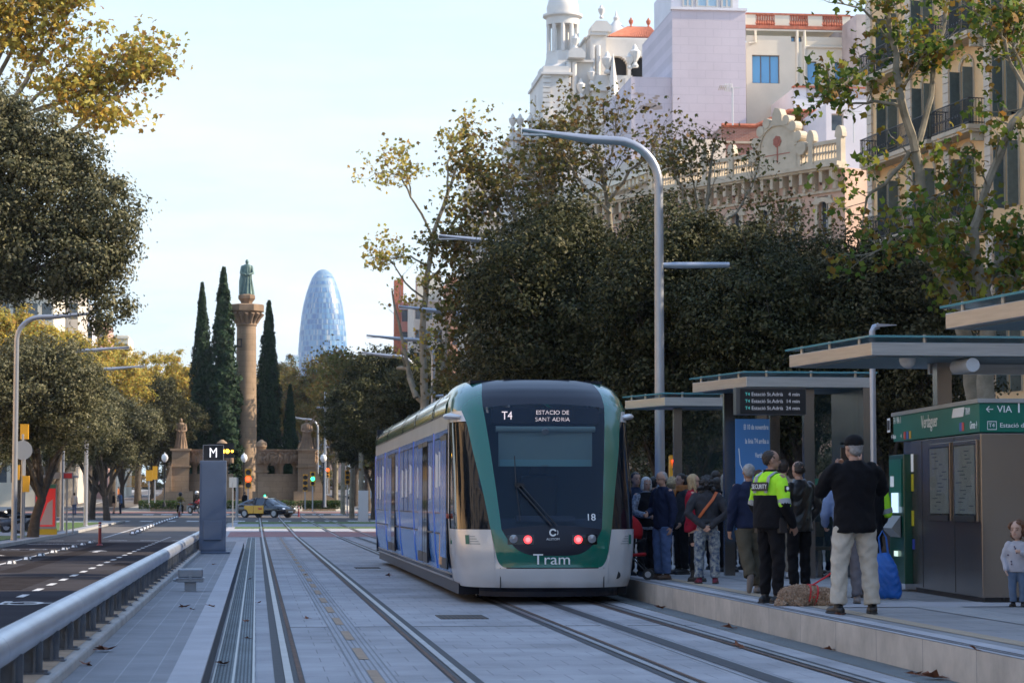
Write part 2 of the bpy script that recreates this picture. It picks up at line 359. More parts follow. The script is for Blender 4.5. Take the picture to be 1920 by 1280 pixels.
# drain grate and chain edging next to the ledge
gm = brickmat('drain grating', (.17, .20, .205), (.21, .24, .25), (.05, .06, .065), .03, .05, .007, off=0, var=.25)
t = MB(); t.box(-.33, -.02, -5, 98, .004, .013, 0); t.box(-.185, -.165, -5, 98, .013, .022, 1); t.box(-.345, -.33, -5, 98, .004, .02, 1); t.box(-.02, 0.0, -5, 98, .004, .02, 1)
struct(t.build('drain_grate', [gm, mat('galvanised strip', (.33, .35, .37), .4, .8)]), 'long drain grating with bright edges beside the ledge')
# ----- left ledge (raised walkway) -----
t = MB(); t.box(-1.32, -.60, -8, 75, -.1, .22, 0); t.box(-.60, -.37, -8, 75, -.1, .222, 1)
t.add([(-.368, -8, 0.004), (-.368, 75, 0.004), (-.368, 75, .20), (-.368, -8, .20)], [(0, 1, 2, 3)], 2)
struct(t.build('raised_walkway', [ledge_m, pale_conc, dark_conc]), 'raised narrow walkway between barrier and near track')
t = MB()
for k in range(0, 22):
    y0 = -6 + k * 3.4; t.box(-1.78, -1.322, y0, y0 + 3.385, -.1, .30)
struct(t.build('barrier_kerb', concrete, bevel=.02), 'concrete kerb carrying the tube barrier')
# ----- platform -----
pf = brickmat('platform slabs', (.235, .235, .24), (.21, .21, .215), (.12, .12, .12), .6, .4, .006, var=.2, vs2=1.1, bump=.1)
pe = brickmat('platform edge panels', (.46, .42, .37), (.40, .37, .33), (.20, .20, .20), 1.5, 1.2, .008, var=.22, vs2=2.0, axis='yz', off=0, bump=.2)
tact = brickmat('tan tactile paving', (.36, .285, .20), (.34, .27, .19), (.22, .17, .12), .05, .4, .008, off=0, var=.15)
tact2 = brickmat('studded pale paving', (.42, .43, .44), (.40, .40, .41), (.2, .2, .2), .06, .06, .014, off=0, var=.15)
t = MB(); t.box(5.62, 14, -8, 74, -.1, .30, 0)
t.add([(5.618, -8, 0), (5.618, -8, .298), (5.618, 74, .298), (5.618, 74, 0)], [(0, 3, 2, 1)], 1)
# coping, grooves, tactile strips
t.add([(5.62, -8, .304), (5.95, -8, .304), (5.95, 74, .304), (5.62, 74, .304)], [(0, 1, 2, 3)], 2)
for x in (5.68, 5.74): t.add([(x, -8, .308), (x + .022, -8, .308), (x + .022, 74, .308), (x, 74, .308)], [(0, 1, 2, 3)], 3)
t.add([(6.12, -8, .305), (6.32, -8, .305), (6.32, 74, .305), (6.12, 74, .305)], [(0, 1, 2, 3)], 4)
t.add([(7.2, 19, .306), (7.75, 19, .306), (7.75, 74, .306), (7.2, 74, .306)], [(0, 1, 2, 3)], 5)
for (ya, yb) in ((25.4, 26.6), (38.3, 39.5)): t.add([(6.4, ya, .307), (12, ya, .307), (12, yb, .307), (6.4, yb, .307)], [(0, 1, 2, 3)], 2)
struct(t.build('platform', [pf, pe, pale_conc, rubber, tact, tact2]), 'low tram platform with pale edge and tan tactile line')
t = MB(); t.box(5.30, 5.615, -8, 99, .004, .014, 0)
struct(t.build('drain_grate', gm), 'dark drain grating along the foot of the platform')
struct(sheet(14, 60, -10, 150, .08, paving, 'right_pavement'), 'pavement behind the platform')
struct(sheet(16, 26, -10, 150, .085, asphalt, 'side_road'), 'service road in front of the right houses')

# tube barrier
alu = mat('brushed aluminium tube', (.50, .53, .58), .36, .85, var=.12, vs_=1.2, bump=.04, bs=8)
galv = mat('dark galvanised plate', (.13, .15, .18), .5, .6, var=.25, vs_=6)
bar = thing('tube_barrier', 'long brushed metal tube barrier on short posts along the road', 'barrier', (-1.52, 10, .30))
t = MB()
for k in range(10):
    a = -2 + k * 6; r0 = .103
    t.tube([(0, a + .004, .28), (0, a + 5.99, .28)], r0, 28)
    t.tube([(0, a + 5.985, .28), (0, a + 6.01, .28)], .098, 20)
t.build('rail_tube', alu, bar, smooth=True)
for k in range(84):
    y = -.5 + k * 1.33
    if y > 54: break
    p = MB(); p.box(-.11, .10, y - .014, y + .014, 0, .22); p.box(-.11, -.09, y - .16, y + .16, 0, .2); p.box(.04, .06, y - .05, y + .12, 0, .19); p.box(-.12, .15, y - .07, y + .07, .001, .012)
    p.cyl((.115, y, .012), (.115, y, .03), .022, n=8)
    p.build('post', galv, bar)
# ================= BUILDINGS =================
cream = mat('cream stucco', (.78, .53, .28), .85, var=.10, vs_=.5, bump=.15, bs=12, detail=8)
palecream = mat('pale cream wall', (.66, .60, .48), .85, var=.08, vs_=.4, bump=.1, bs=12, detail=8)
stone = mat('pale carved stone', (.55, .49, .42), .85, var=.14, vs_=.6, bump=.3, bs=6, detail=8)
whitewall = brickmat('lavender white tiled wall', (.60, .53, .56), (.585, .515, .55), (.52, .46, .49), 1.1, .55, .02, axis='xz', var=.09, bump=.05, vs2=.2)
purewhite = mat('white render', (.70, .68, .70), .85, var=.06, vs_=.5)
pinkst = mat('pink stucco', (.52, .34, .25), .85, var=.1, vs_=.6, detail=8)
trimst = mat('sandstone trim', (.50, .42, .31), .85, var=.15, vs_=1.1, bump=.3, bs=8, detail=8)
brickm = brickmat('red brick wall', (.36, .15, .10), (.28, .11, .075), (.36, .27, .22), .3, .09, .012, axis='xz', var=.2)
terracotta = mat('terracotta', (.42, .13, .07), .8, var=.25, vs_=4)
glass = mat('window glass', (.05, .07, .09), .06, 0, spec=.9)
blueglass = mat('sky reflecting glass', (.10, .33, .60), .12, 0, spec=.9)
darkroom = mat('dark interior', (.02, .02, .022), .9)
shut = mat('green grey louvre shutter', (.10, .12, .105), .6, var=.15, vs_=5)
iron = mat('black wrought iron', (.022, .022, .026), .5, .4)
framew = mat('window frame paint', (.50, .48, .44), .6)
framed = mat('brown window frame', (.14, .12, .10), .6)
def facade(mb, W, H, openings, depth=.28, mi=0, th=.4, z0=0, x0=0):
    """wall in xz plane at y=0 (outside is -y) with rectangular openings"""
    xs = sorted(set([x0, W] + [a for o in openings for a in (o[0], o[1])])); zs = sorted(set([z0, H] + [a for o in openings for a in (o[2], o[3])]))
    for xa, xb in zip(xs[:-1], xs[1:]):
        for za, zb in zip(zs[:-1], zs[1:]):
            cx, cz = (xa + xb) / 2, (za + zb) / 2
            if any(o[0] < cx < o[1] and o[2] < cz < o[3] for o in openings): continue
            mb.add([(xa, 0, za), (xb, 0, za), (xb, 0, zb), (xa, 0, zb)], [(0, 1, 2, 3)], mi)
    for a, b_, c, d in openings:
        mb.add([(a, 0, c), (b_, 0, c), (b_, 0, d), (a, 0, d), (a, depth, c), (b_, depth, c), (b_, depth, d), (a, depth, d)],
               [(0, 4, 5, 1), (3, 2, 6, 7), (0, 3, 7, 4), (1, 5, 6, 2)], mi)
def bmass(mb, W, H, D, mi=0, y0=.5, x0=0, z0=0):
    mb.add([(x0, y0, z0), (W, y0, z0), (W, D, z0), (x0, D, z0), (x0, y0, H), (W, y0, H), (W, D, H), (x0, D, H)], [(4, 5, 6, 7), (1, 2, 6, 5), (2, 3, 7, 6), (3, 0, 4, 7), (0, 1, 5, 4)], mi)
    mb.add([(x0, 0, z0), (x0, y0, z0), (x0, y0, H), (x0, 0, H), (W, 0, z0), (W, y0, z0), (W, y0, H), (W, 0, H)], [(0, 3, 2, 1), (4, 5, 6, 7), (3, 7, 6, 2)], mi)
def window(parent, a, b_, c, d, fm, gm_=None, dep=.26, nx=2, nz=1, name='window', shutters=None, arch=False):
    m = MB(); f = .055
    m.box(a, b_, dep - .01, dep, c, d, 1)
    for i in range(nx + 1):
        x = a + (b_ - a) * i / nx; x = min(max(x, a + f / 2), b_ - f / 2); m.box(x - f / 2, x + f / 2, dep - .06, dep - .012, c, d, 0)
    for i in range(nz + 1):
        z = c + (d - c) * i / nz; z = min(max(z, c + f / 2), d - f / 2); m.box(a, b_, dep - .058, dep - .014, z - f / 2, z + f / 2, 0)
    if shutters is not None:
        w_ = (b_ - a) * .30
        for s_, x in ((1, a), (-1, b_)):
            xa, xb = sorted((x, x + s_ * w_)); m.box(xa, xb, .10, .14, c + .02, d - .02, 2)
            z = c + .1
            while z < d - .1: m.box(xa + .03, xb - .03, .085, .10, z, z + .05, 2); z += .11
            # leaf folded back outside the wall
            xo = x - s_ * .04; xa, xb = sorted((xo, xo - s_ * .05)); m.box(xa, xb, -.5, .0, c + .02, d - .02, 2)
    return m.build(name, [fm, gm_ or glass] + ([shutters] if shutters is not None else []), parent)
def balcony(parent, a, b_, z, proj=.85, step=.13, hh=1.05, slab=None, name='balcony', bulge=False):
    m = MB(); m.box(a, b_, -proj, 0, z - .18, z, 0); m.box(a + .06, b_ - .06, -proj + .06, 0, z - .28, z - .18, 0)
    for x in (a + .3, b_ - .3): m.box(x - .09, x + .09, -proj * .7, 0, z - .62, z - .28, 0)
    r = .012
    for zz in (z + .08, z + hh):
        m.box(a + .03, b_ - .03, -proj + .02, -proj + .06, zz - .02, zz + .02, 1)
        for x in (a + .03, b_ - .07): m.box(x, x + .04, -proj + .06, 0, zz - .02, zz + .02, 1)
    n = int((b_ - a) / step)
    for i in range(n + 1):
        x = a + .05 + (b_ - a - .1) * i / n; m.box(x - r, x + r, -proj + .03, -proj + .054, z, z + hh, 1)
        if i % 2 == 0: m.box(x - .045, x + .045, -proj + .028, -proj + .056, z + .42, z + .52, 1)
    for i in range(int(proj / step)):
        y_ = -proj + .1 + i * step
        for x in (a + .05, b_ - .05): m.box(x - r, x + r, y_, y_ + .024, z, z + hh, 1)
    return m.build(name, [slab or trimst, iron], parent)
def brk(o, W, D): pass

# --- building e : cream facade with balconies, right ---
u = Vector((.126, -.992, 0)); 
def bthing(name, label, P, ang, cat='building', group=None): return thing(name, label, cat, P, ang, group)
E_ang = math.atan2(-.992, .126)
be = bthing('balcony_house', 'cream stucco apartment house with shuttered windows and black iron balconies, behind the right plane tree', (28.0, 105, 0), E_ang); be.scale = (1, 1, 1.022)
zf = [5.7, 9.3, 12.9, 16.5, 20.3]
WX = [2.8, 6.8, 10.8, 14.9, 19, 23, 27, 31]
ops = []
for z in zf:
    for x in WX: ops.append((x - .58, x + .58, z + .02, z + 2.55))
for x in WX: ops.append((x - .8, x + .8, .3, 3.6))
m = MB(); facade(m, 34, 25.6, ops); bmass(m, 34, 25.6, 14)
m.build('wall', cream, be)
t = MB()
for x in [0.25, 4.8, 8.8, 12.85, 17, 21, 25, 29]:       # rusticated pilasters
    for k in range(0, 70):
        if k * .4 > 24.8: break
        t.box(x - .28, x + .28, -.10, -.002, k * .4 + .01, k * .4 + .385)
for z in (4.7, 25.2): t.box(-.2, 34, -.35, -.003, z, z + .3); t.box(-.2, 34, -.2, -.004, z - .2, z)
t.box(-.3, 34, -.55, .0, 25.5, 25.8)
t.build('pilasters', mat('pale trim', (.60, .52, .42), .85, var=.1, vs_=2), be)
for z in zf:
    for x in WX[:5]:
        t = MB()
        t.box(x - .72, x - .58, -.06, -.003, z, z + 2.7); t.box(x + .58, x + .72, -.06, -.003, z, z + 2.7)
        for k in range(8):
            a0, a1 = math.pi * k / 8, math.pi * (k + 1) / 8
            p = [(x + r * math.cos(a), z + 2.6 + r * .75 * math.sin(a)) for r, a in ((.55, a0), (.75, a0), (.75, a1), (.55, a1))]
            t.prism([(q[0], q[1]) for q in p], .07, 0, Matrix(((1, 0, 0, 0), (0, 0, -1, -.003), (0, 1, 0, 0), (0, 0, 0, 1))))
        t.build('window_surround', trimst, be)
for z in zf:
    for i, x in enumerate(WX[:5]): window(be, x - .58, x + .58, z + .02, z + 2.55, framed, shutters=shut)
    if z > 5: 
        for i, (a, b_) in enumerate(((.9, 8.5), (9.0, 12.7))): balcony(be, a, b_, z)
for x in WX[:5]: window(be, x - .8, x + .8, .3, 3.6, framed, nx=2, nz=2, name='shop_window')

# --- building d : pink house with curved gable ---
dd = Vector((.52, -.857, 0)).normalized()
Ld = 22
Pd = Vector((31.95, 125, 0)) - dd * Ld
bd = bthing('gabled_house', 'pink stucco house with a curved stone gable bearing a red emblem and a pierced parapet', Pd, math.atan2(dd.y, dd.x)); bd.scale = (1, 1, 1.02)
WD = [Ld - 1.6 - 2.35 * k for k in range(9)]
ops = [(x - .42, x + .42, z, z + 2.2) for z in (15.8, 12.2, 8.6, 5.0) for x in WD] + [(x - .7, x + .7, .2, 3.4) for x in WD]
m = MB(); facade(m, Ld, 19.4, ops); bmass(m, Ld, 19.4, 10); m.build('wall', pinkst, bd)
for z in (15.8, 12.2, 8.6, 5.0):
    for x in WD[:6]: window(bd, x - .42, x + .42, z, z + 2.2, framew)
t = MB()
t.box(-.2, Ld + .15, -.75, 0, 19.45, 19.68); t.box(-.2, Ld + .15, -.6, 0, 19.32, 19.45); t.box(-.1, Ld + .1, -.12, -.003, 18.15, 18.3)
k = .5
x = .35
while x < Ld:
    t.box(x - .12, x + .12, -.5, -.003, 18.7, 19.32); t.box(x - .1, x + .1, -.25, -.004, 18.3, 18.7); x += .78
for x in WD:
    t.box(x - .62, x - .42, -.12, -.005, 15.6, 18.0); t.box(x + .42, x + .62, -.12, -.005, 15.6, 18.0)
    for k in range(8):
        a0, a1 = math.pi * k / 8, math.pi * (k + 1) / 8
        p = [(x + r * math.cos(a), 17.55 + r * .45 * math.sin(a)) for r, a in ((.3, a0), (.85, a0), (.85, a1), (.3, a1))]
        t.prism(p, .16, 0, Matrix(((1, 0, 0, 0), (0, 0, -1, -.006), (0, 1, 0, 0), (0, 0, 0, 1))))
    t.box(x - .6, x + .6, -.2, -.005, 15.45, 15.6)
t.build('cornice', trimst, bd)
# dark round vents under the cornice
vm = mat('dark brown vent', (.09, .04, .03), .8)
for i in range(6):
    for s_ in (-.2, .2): MB().cyl((WD[i] + s_, .0, 18.0 + .75), (WD[i] + s_, -.03, 18.75), .13, n=12).build('round_vent', vm, bd)
# parapet with piers, pierced panels, gable
t = MB(); gx = Ld - 4.95
piers = [Ld - .15, Ld - 2.35, gx + 1.65, gx - 1.65, gx - 3.9, gx - 6.2, gx - 8.6, gx - 11]
for x in piers:
    t.box(x - .18, x + .18, -.3, .05, 19.68, 21.05)
    if abs(x - gx) > 2: t.prism([(x - .3 + .6 * (1 - math.cos(a)) / 2, 21.05 + .62 * math.sin(a)) for a in [math.pi * q / 10 for q in range(11)]], .35, 0, Matrix(((1, 0, 0, 0), (0, 0, -1, .05), (0, 1, 0, 0), (0, 0, 0, 1))))
for a, b_ in ((Ld - 2.17, Ld - .33), (gx + 1.83, Ld - 2.53), (gx - 3.72, gx - 1.83), (gx - 6.02, gx - 4.08), (gx - 8.42, gx - 6.38), (gx - 10.8, gx - 8.8)):
    t.box(a, b_, -.22, -.02, 19.68, 19.95); t.box(a, b_, -.24, 0, 20.75, 20.95); t.box(a, b_, -.2, -.04, 20.30, 20.38)
    n = int((b_ - a) / .21)
    for i in range(n + 1): x = a + (b_ - a) * i / n; t.box(x - .04, x + .04, -.2, -.04, 19.95, 20.75)
MX = Matrix(((1, 0, 0, 0), (0, 0, -1, 0), (0, 1, 0, 0), (0, 0, 0, 1)))
arc = [(gx + 1.6 * math.cos(a), 21.0 + 1.45 * math.sin(a)) for a in [math.pi * q / 20 for q in range(21)]]
t.prism([(gx - 1.6, 19.68), (gx + 1.6, 19.68)] + arc, .35, 0, Matrix.Translation((0, .05, 0)) @ MX)
for q in range(20):           # moulded rim
    a0, a1 = math.pi * q / 20, math.pi * (q + 1) / 20
    t.prism([(gx + r * math.cos(a), 21.0 + r * .91 * math.sin(a)) for r, a in ((1.38, a0), (1.66, a0), (1.66, a1), (1.38, a1))], .5, 0, Matrix.Translation((0, .12, 0)) @ MX)
for s_ in (-1, 1):            # stepped scrolls
    for (dx, dz, r) in ((1.95, 20.75, .38), (1.72, 21.45, .3), (1.3, 22.05, .3), (.8, 22.45, .28)):
        t.cyl((gx + s_ * dx, -.42, dz), (gx + s_ * dx, .12, dz), r, n=14)
t.prism([(gx - .42, 22.2), (gx + .42, 22.2), (gx + .4, 22.8), (gx + .22, 23.15), (gx - .15, 23.25), (gx - .36, 22.9)], .45, 0, Matrix.Translation((0, .1, 0)) @ MX)
t.build('parapet', trimst, bd)
t = MB(); cx, cz = gx, 21.35
for k in range(7):
    a = k * 2 * math.pi / 7; t.cyl((cx + .2 * math.cos(a), -.31, cz + .2 * math.sin(a)), (cx + .2 * math.cos(a), -.345, cz + .2 * math.sin(a)), .13, n=8)
t.cyl((cx, -.31, cz), (cx, -.36, cz), .14, n=10); t.box(cx - 1.0, cx + 1.0, -.315, -.30, cz - .75, cz - .70); t.box(cx - .05, cx + .05, -.315, -.30, cz - 1.2, cz - .3)
t.build('emblem', mat('faded red emblem', (.36, .12, .08), .8), bd)

def simple_block(name, label, px0, px1, Y, ztop, m_, D=12, roofed=None, z0=0, wins=(), fm=None, gm_=None, ang=0):
    """front plane at depth Y between two image columns"""
    A = at(px0, 640, Y); B = at(px1, 640, Y); W = B.x - A.x
    o = bthing(name, label, (A.x, Y, 0), ang)
    zz = lambda py: zat(py, Y, (px0 + px1) / 2)
    ops = []
    for (a, b_, c, d) in wins:
        ops.append((at(a, 640, Y).x - A.x, at(b_, 640, Y).x - A.x, zz(d), zz(c)))
    mm = MB(); facade(mm, W, zz(ztop), ops, z0=z0); bmass(mm, W, zz(ztop), D, z0=z0); mm.build('wall', m_, o)
    for q in ops: window(o, *q, fm or framed, gm_ or blueglass, nx=max(1, min(3, round((q[1] - q[0]) / .7))))
    return o, A, W, zz
# (c) cream block with red balustrade
o, A, W, zz = simple_block('cream_house', 'tall cream block with blue windows and a red balustrade on its roof', 1403, 1610, 156, 82, palecream,
    wins=((1414, 1466, 105, 158), (1518, 1536, 115, 158), (1570, 1588, 115, 158), (1488, 1496, 69, 79), (1500, 1508, 69, 79)))
X = lambda px, Y=156: at(px, 640, Y).x - A.x
t = MB(); t.box(-.1, X(1600), -.15, .3, zz(56), zz(50)); t.box(0, X(1600), -.1, .3, zz(30), zz(28) + .05)
for a, b_ in ((1421, 1457), (1485, 1520), (1547, 1585)):
    n = 8
    for i in range(n + 1):
        x = X(a) + (X(b_) - X(a)) * i / n
        t.lathe([(.05, zz(50)), (.12, zz(46)), (.06, zz(38)), (.07, zz(30))], 8, (x, .05, 0))
t.build('balustrade', terracotta, o)
t = MB(); 
for a, b_ in ((1403, 1421), (1457, 1485), (1520, 1547), (1585, 1600)): t.box(X(a), X(b_), -.05, .3, zz(50), zz(30))
t.box(0, X(1600), -.12, -.002, zz(60), zz(57))
for px in (1499, 1513, 1601): t.tube([(X(px), -.08, zz(165)), (X(px), -.08, zz(58))], .09, 8)
t.tube([(X(1420), -.08, zz(60)), (X(1420), -.08, zz(82)), (X(1408), -.08, zz(84))], .08, 8); t.tube([(X(1600), -.09, zz(88)), (X(1516), -.09, zz(88)), (X(1513), -.09, zz(94))], .08, 8)
t.box(X(1405), X(1520), 3, 9, zz(30), zz(12)); t.box(X(1520), X(1640), 2.5, 9, zz(30), zz(22))
t.build('parapet', palecream, o)
t = MB(); t.box(X(1403), X(1521), 2.9, 9.1, zz(12), zz(10)); t.box(X(1521), X(1640), 2.3, 9, zz(22), zz(15)); t.build('roof_edge', mat('dark red coping', (.20, .07, .06), .7), o)
# grey-beige side piece between cream block and balcony house
o, A, W, zz = simple_block('grey_gable_house', 'plain greyish party wall between the cream block and the balcony house', 1612, 1680, 152, 28, mat('weathered render', (.42, .36, .33), .9, var=.25, vs_=.5, detail=8))
# (b) tall white wall
o, A, W, zz = simple_block('white_tower_house', 'tall windowless lavender white party wall with a glazed attic above', 1263, 1402, 150, 20, whitewall)
X = lambda px: at(px, 640, 150).x - A.x
t = MB(); t.box(X(1268), X(1396), 1.2, 8, zz(20), zz(-40)); t.box(-.1, W + .1, -.12, .3, zz(20), zz(20) + .18); t.build('attic', purewhite, o)
for a, b_ in ((1290, 1307), (1316, 1355), (1364, 1382)):
    t = MB(); t.box(X(a), X(b_), 1.12, 1.19, zz(18), zz(-16), 1); 
    for k in range(3): x = X(a) + (X(b_) - X(a)) * k / 2; t.box(x - .06, x + .06, 1.06, 1.115, zz(18), zz(-16), 0)
    t.box(X(a), X(b_), 1.07, 1.11, zz(6) - .04, zz(6) + .04, 0)
    t.build('window', [framew, mat('pale blue glass', (.35, .50, .60), .15)], o)
o, A, W, zz = simple_block('white_lower_house', 'lower lavender white party wall with peeling patches, below the arched loggia', 1185, 1264, 150.3, 145, whitewall)
rr = random.Random(4); bp_ = mat('bare plaster', (.42, .33, .28), .95)
for k in range(12):
    t = MB()
    cx, cz, r = W * (.1 + .6 * rr.random()), zz(175 + rr.random() * 30), .08 + .14 * rr.random()
    t.add([(cx, -.012, cz)] + [(cx + r * 2.2 * math.cos(a) * rr.uniform(.6, 1), -.012, cz + r * math.sin(a) * rr.uniform(.6, 1)) for a in [2 * math.pi * q / 9 for q in range(9)]], [(0, i + 1, (i + 1) % 9 + 1) for i in range(9)])
    t.build('peeling_patch', bp_, o)
# brick gable behind the pink house
A = at(1355, 640, 144); zz = lambda py: zat(py, 144)
o = bthing('brick_house', 'bare red brick party wall with a sloping top behind the curved gable', (A.x, 144, 0), 0)
X = lambda px: at(px, 640, 144).x - A.x
pl = [(0, 0), (X(1553), 0), (X(1553), zz(207)), (X(1482), zz(207)), (X(1420), zz(236)), (0, zz(236))]
m = MB(); m.prism(pl, 6, 0, Matrix.Translation((0, 6, 0)) @ MX); m.build('wall', brickm, o)
t = MB()
for (a, b_) in ((pl[2], pl[3]), (pl[3], pl[4]), (pl[4], pl[5])):
    t.tube([(a[0], -.05, a[1] + .06), (b_[0], -.05, b_[1] + .06)], .14, 6)
t.build('coping', terracotta, o)
t = MB(); t.box(X(1478), X(1486), -.2, -.002, 0, zz(216)); t.box(X(1355), X(1440), -.12, -.003, zz(268), zz(264)); t.build('pier', trimst, o)
t = MB(); t.box(X(1362), X(1480), 7, 12, 0, zz(214), 0); t.box(X(1385), X(1470), 6.9, 7.1, zz(217), zz(206), 1)
t.build('rear_wall', [purewhite, mat('dark red metal', (.22, .05, .05), .6)], o)
o, A, W, zz = simple_block('white_annex', 'small white house with a red coping and one grey window beside the brick wall', 1553, 1650, 138, 195, purewhite, wins=((1563, 1586, 214, 246),), fm=framew, gm_=glass)
o, A, W, zz = simple_block('white_rear_annex', 'white attic with stained parapet behind the brick wall', 1493, 1652, 149, 166, purewhite)
t = MB(); t.box(-.1, W, -.15, .3, zz(166), zz(163)); t.build('coping', terracotta, o)
t = MB(); t.box(0.8, W, -.02, -.002, zz(186), zz(168)); t.build('stained_band', mat('stained render', (.40, .37, .38), .9, var=.3, vs_=.8), o)
# cornice house left of the pink one (mostly behind trees)
cc = Vector((.55, -.835, 0)); P0 = at(985, 640, 172); P0.z = 0
Pe = at(1292, 640, 141)
c2 = (Pe - P0); c2.z = 0; Lc = c2.length
o = bthing('long_cornice_house', 'pale stone apartment house with a long projecting cornice behind the dark oaks', P0, math.atan2(c2.y, c2.x))
H1 = zat(250, 139)
ops = [(x - .6, x + .6, z, z + 2.4) for z in (5, 8.8, 12.6, 16.4) for x in [1.5 + 3.1 * k for k in range(int(Lc / 3.1))]]
m = MB(); facade(m, Lc, H1, ops); bmass(m, Lc, H1, 2.5); m.build('wall', stone, o)
for q in ops: window(o, *q, framew, glass)
t = MB(); t.box(-.2, Lc, -.8, 0, H1 - 1.5, H1 - 1.2); t.box(-.1, Lc, -.5, -.002, H1 - 1.9, H1 - 1.5)
for k in range(int(Lc / .7)): t.box(k * .7, k * .7 + .3, -.65, -.003, H1 - 1.5 - .35, H1 - 1.5)
for k in range(int(Lc / 6)): t.box(k * 6, k * 6 + .5, -.15, -.002, H1 - 1.2, H1 + .1)
t.build('cornice', palecream, o)

# (a) ornate white stone house: rotunda, loggia, domes
YA = 182
zz = lambda py: zat(py, YA)
XA = lambda px: at(px, 640, YA).x
P = (XA(1060), YA, 0)
o = bthing('ornate_stone_house', 'ornate pale stone palace with columned turret, domes and urns rising behind the trees', P, 0)
x_ = lambda px: XA(px) - P[0]
def urn(m, x, y, z, s=1.0): m.lathe([(.18 * s, 0), (.22 * s, .12 * s), (.10 * s, .3 * s), (.30 * s, .65 * s), (.34 * s, .95 * s), (.2 * s, 1.05 * s), (.12 * s, 1.25 * s), (.02, 1.4 * s)], 10, (x, y, z))
m = MB()
# turret
tx = x_(1062); r1 = (XA(1096) - XA(1030)) / 2
m.lathe([(r1 * 1.3, 0), (r1 * 1.3, zz(140)), (r1 * 1.5, zz(136)), (r1 * 1.5, zz(130)), (r1 * 1.1, zz(122)), (r1 * .98, zz(104)), (r1 * .98, zz(96)), (.01, zz(96))], 8, (tx, 2, 0), a0=.39)
for k in range(10):
    a = 2 * math.pi * k / 10 + .2; m.cyl((tx + r1 * .84 * math.cos(a), 2 + r1 * .84 * math.sin(a), zz(97)), (tx + r1 * .84 * math.cos(a), 2 + r1 * .84 * math.sin(a), zz(44)), .17, n=8)
m.lathe([(.01, zz(45)), (r1 * .95, zz(45)), (r1 * .95, zz(32)), (r1 * 1.15, zz(29)), (r1 * 1.15, zz(25)), (r1 * .9, zz(23)), (r1 * .93, zz(12)), (r1 * .8, zz(-4)), (r1 * .5, zz(-16)), (.1, zz(-22)), (.05, zz(-34))], 24, (tx, 2, 0))
m.lathe([(.5, zz(97)), (.5, zz(45))], 8, (tx, 2, 0))
# body blocks stepping right
m.box(x_(1016), x_(1066), -1, 8, 0, zz(150)); m.box(x_(1012), x_(1070), -1.3, 8, zz(150), zz(146)); m.box(x_(1016), x_(1064), -1.1, 7, zz(146), zz(134))
for k in range(9): m.box(x_(1015), x_(1030), -1.12, -1.0, zz(228 - k * 9), zz(221 - k * 9))
m.box(x_(1064), x_(1112), 0, 8, 0, zz(122)); m.box(x_(1062), x_(1114), -.3, 8, zz(122), zz(118)); m.prism([(x_(1063), zz(118)), (x_(1095), zz(118)), (x_(1095), zz(108)), (x_(1087), zz(100)), (x_(1070), zz(100)), (x_(1063), zz(108))], 1.2, 0, Matrix.Translation((0, 0, 0)) @ MX)
urn(m, x_(1078), -.6, zz(100), .9)
for px in (1066, 1076): m.cyl((x_(px), -.5, zz(190)), (x_(px), -.5, zz(124)), .2, n=10)
# loggia block with two arches
lx0, lx1 = x_(1110), x_(1252)
def arch_poly(cx, hw, zb, zt): return [(cx - hw, zb), (cx + hw, zb)] + [(cx + hw * math.cos(a), zt + hw * math.sin(a)) for a in [math.pi * q / 10 for q in range(11)]]
m.box(lx0, lx1, 3, 9, 0, zz(62)); m.box(lx0 - .2, lx1, 2.5, 9.2, zz(66), zz(62))
# wall of loggia with arched gaps: piers and spandrels
za = zz(118)
aw = .85
ctr = [x_(1167), x_(1213)]
ed = [lx0 + .6, ctr[0] - aw, ctr[0] + aw, ctr[1] - aw, ctr[1] + aw, lx1]
for a, b_ in ((ed[0], ed[1]), (ed[2], ed[3]), (ed[4], ed[5])): m.box(a, b_, 2.2, 2.9, zz(145), za + aw)
m.box(ed[0], ed[5], 2.2, 2.9, za + aw, zz(66))
for c_ in ctr:
    for s_ in (-1, 1):
        for q in range(6):
            a0, a1 = math.pi / 2 * q / 6, math.pi / 2 * (q + 1) / 6
            x0_, x1_ = sorted((c_ + s_ * aw * math.cos(a0), c_ + s_ * aw * math.cos(a1)))
            m.box(x0_, x1_ + .001, 2.21, 2.89, za + aw * math.sin((a0 + a1) / 2), za + aw + .01)
m.box(lx0, x_(1186), -.3, 3, 0, zz(172)); m.box(lx0 - .2, x_(1188), -.6, 3, zz(176), zz(170)); m.box(lx0, x_(1186), -.4, 2.8, zz(170), zz(146)); m.box(lx0 + 2.6, x_(1175), -.5, -.35, zz(168), zz(150))
m.box(x_(1111), x_(1140), .6, 3, zz(146), zz(68)); m.box(x_(1109), x_(1142), .3, 3, zz(68), zz(62))
m.prism([(x_(1111), zz(62)), (x_(1150), zz(62)), (x_(1150), zz(52)), (x_(1140), zz(42)), (x_(1120), zz(42)), (x_(1111), zz(52))], 1.8, 0, Matrix.Translation((0, 2, 0)) @ MX)
for px in (1114, 1124): m.cyl((x_(px), .35, zz(158)), (x_(px), .35, zz(88)), .19, n=10)
for px, py, s in ((1138, 145, 1.3), (1180, 135, 1.0), (1190, 132, 1.35), (1088, 190, 1.1), (1108, 165, 1.0), (1127, 42, .8), (1235, 62, .9)): urn(m, x_(px), -.6, zz(py), s)
m.lathe([(.5, 0), (.42, 1.6), (.02, 4.6)], 4, (x_(1148), -.9, zz(215)))
# right dome
m.lathe([(1.3, zz(62)), (1.35, zz(50)), (1.05, zz(36)), (.5, zz(22)), (.2, zz(14)), (.25, zz(8)), (.1, zz(4)), (.03, zz(-6))], 16, (x_(1179), 6, 0))
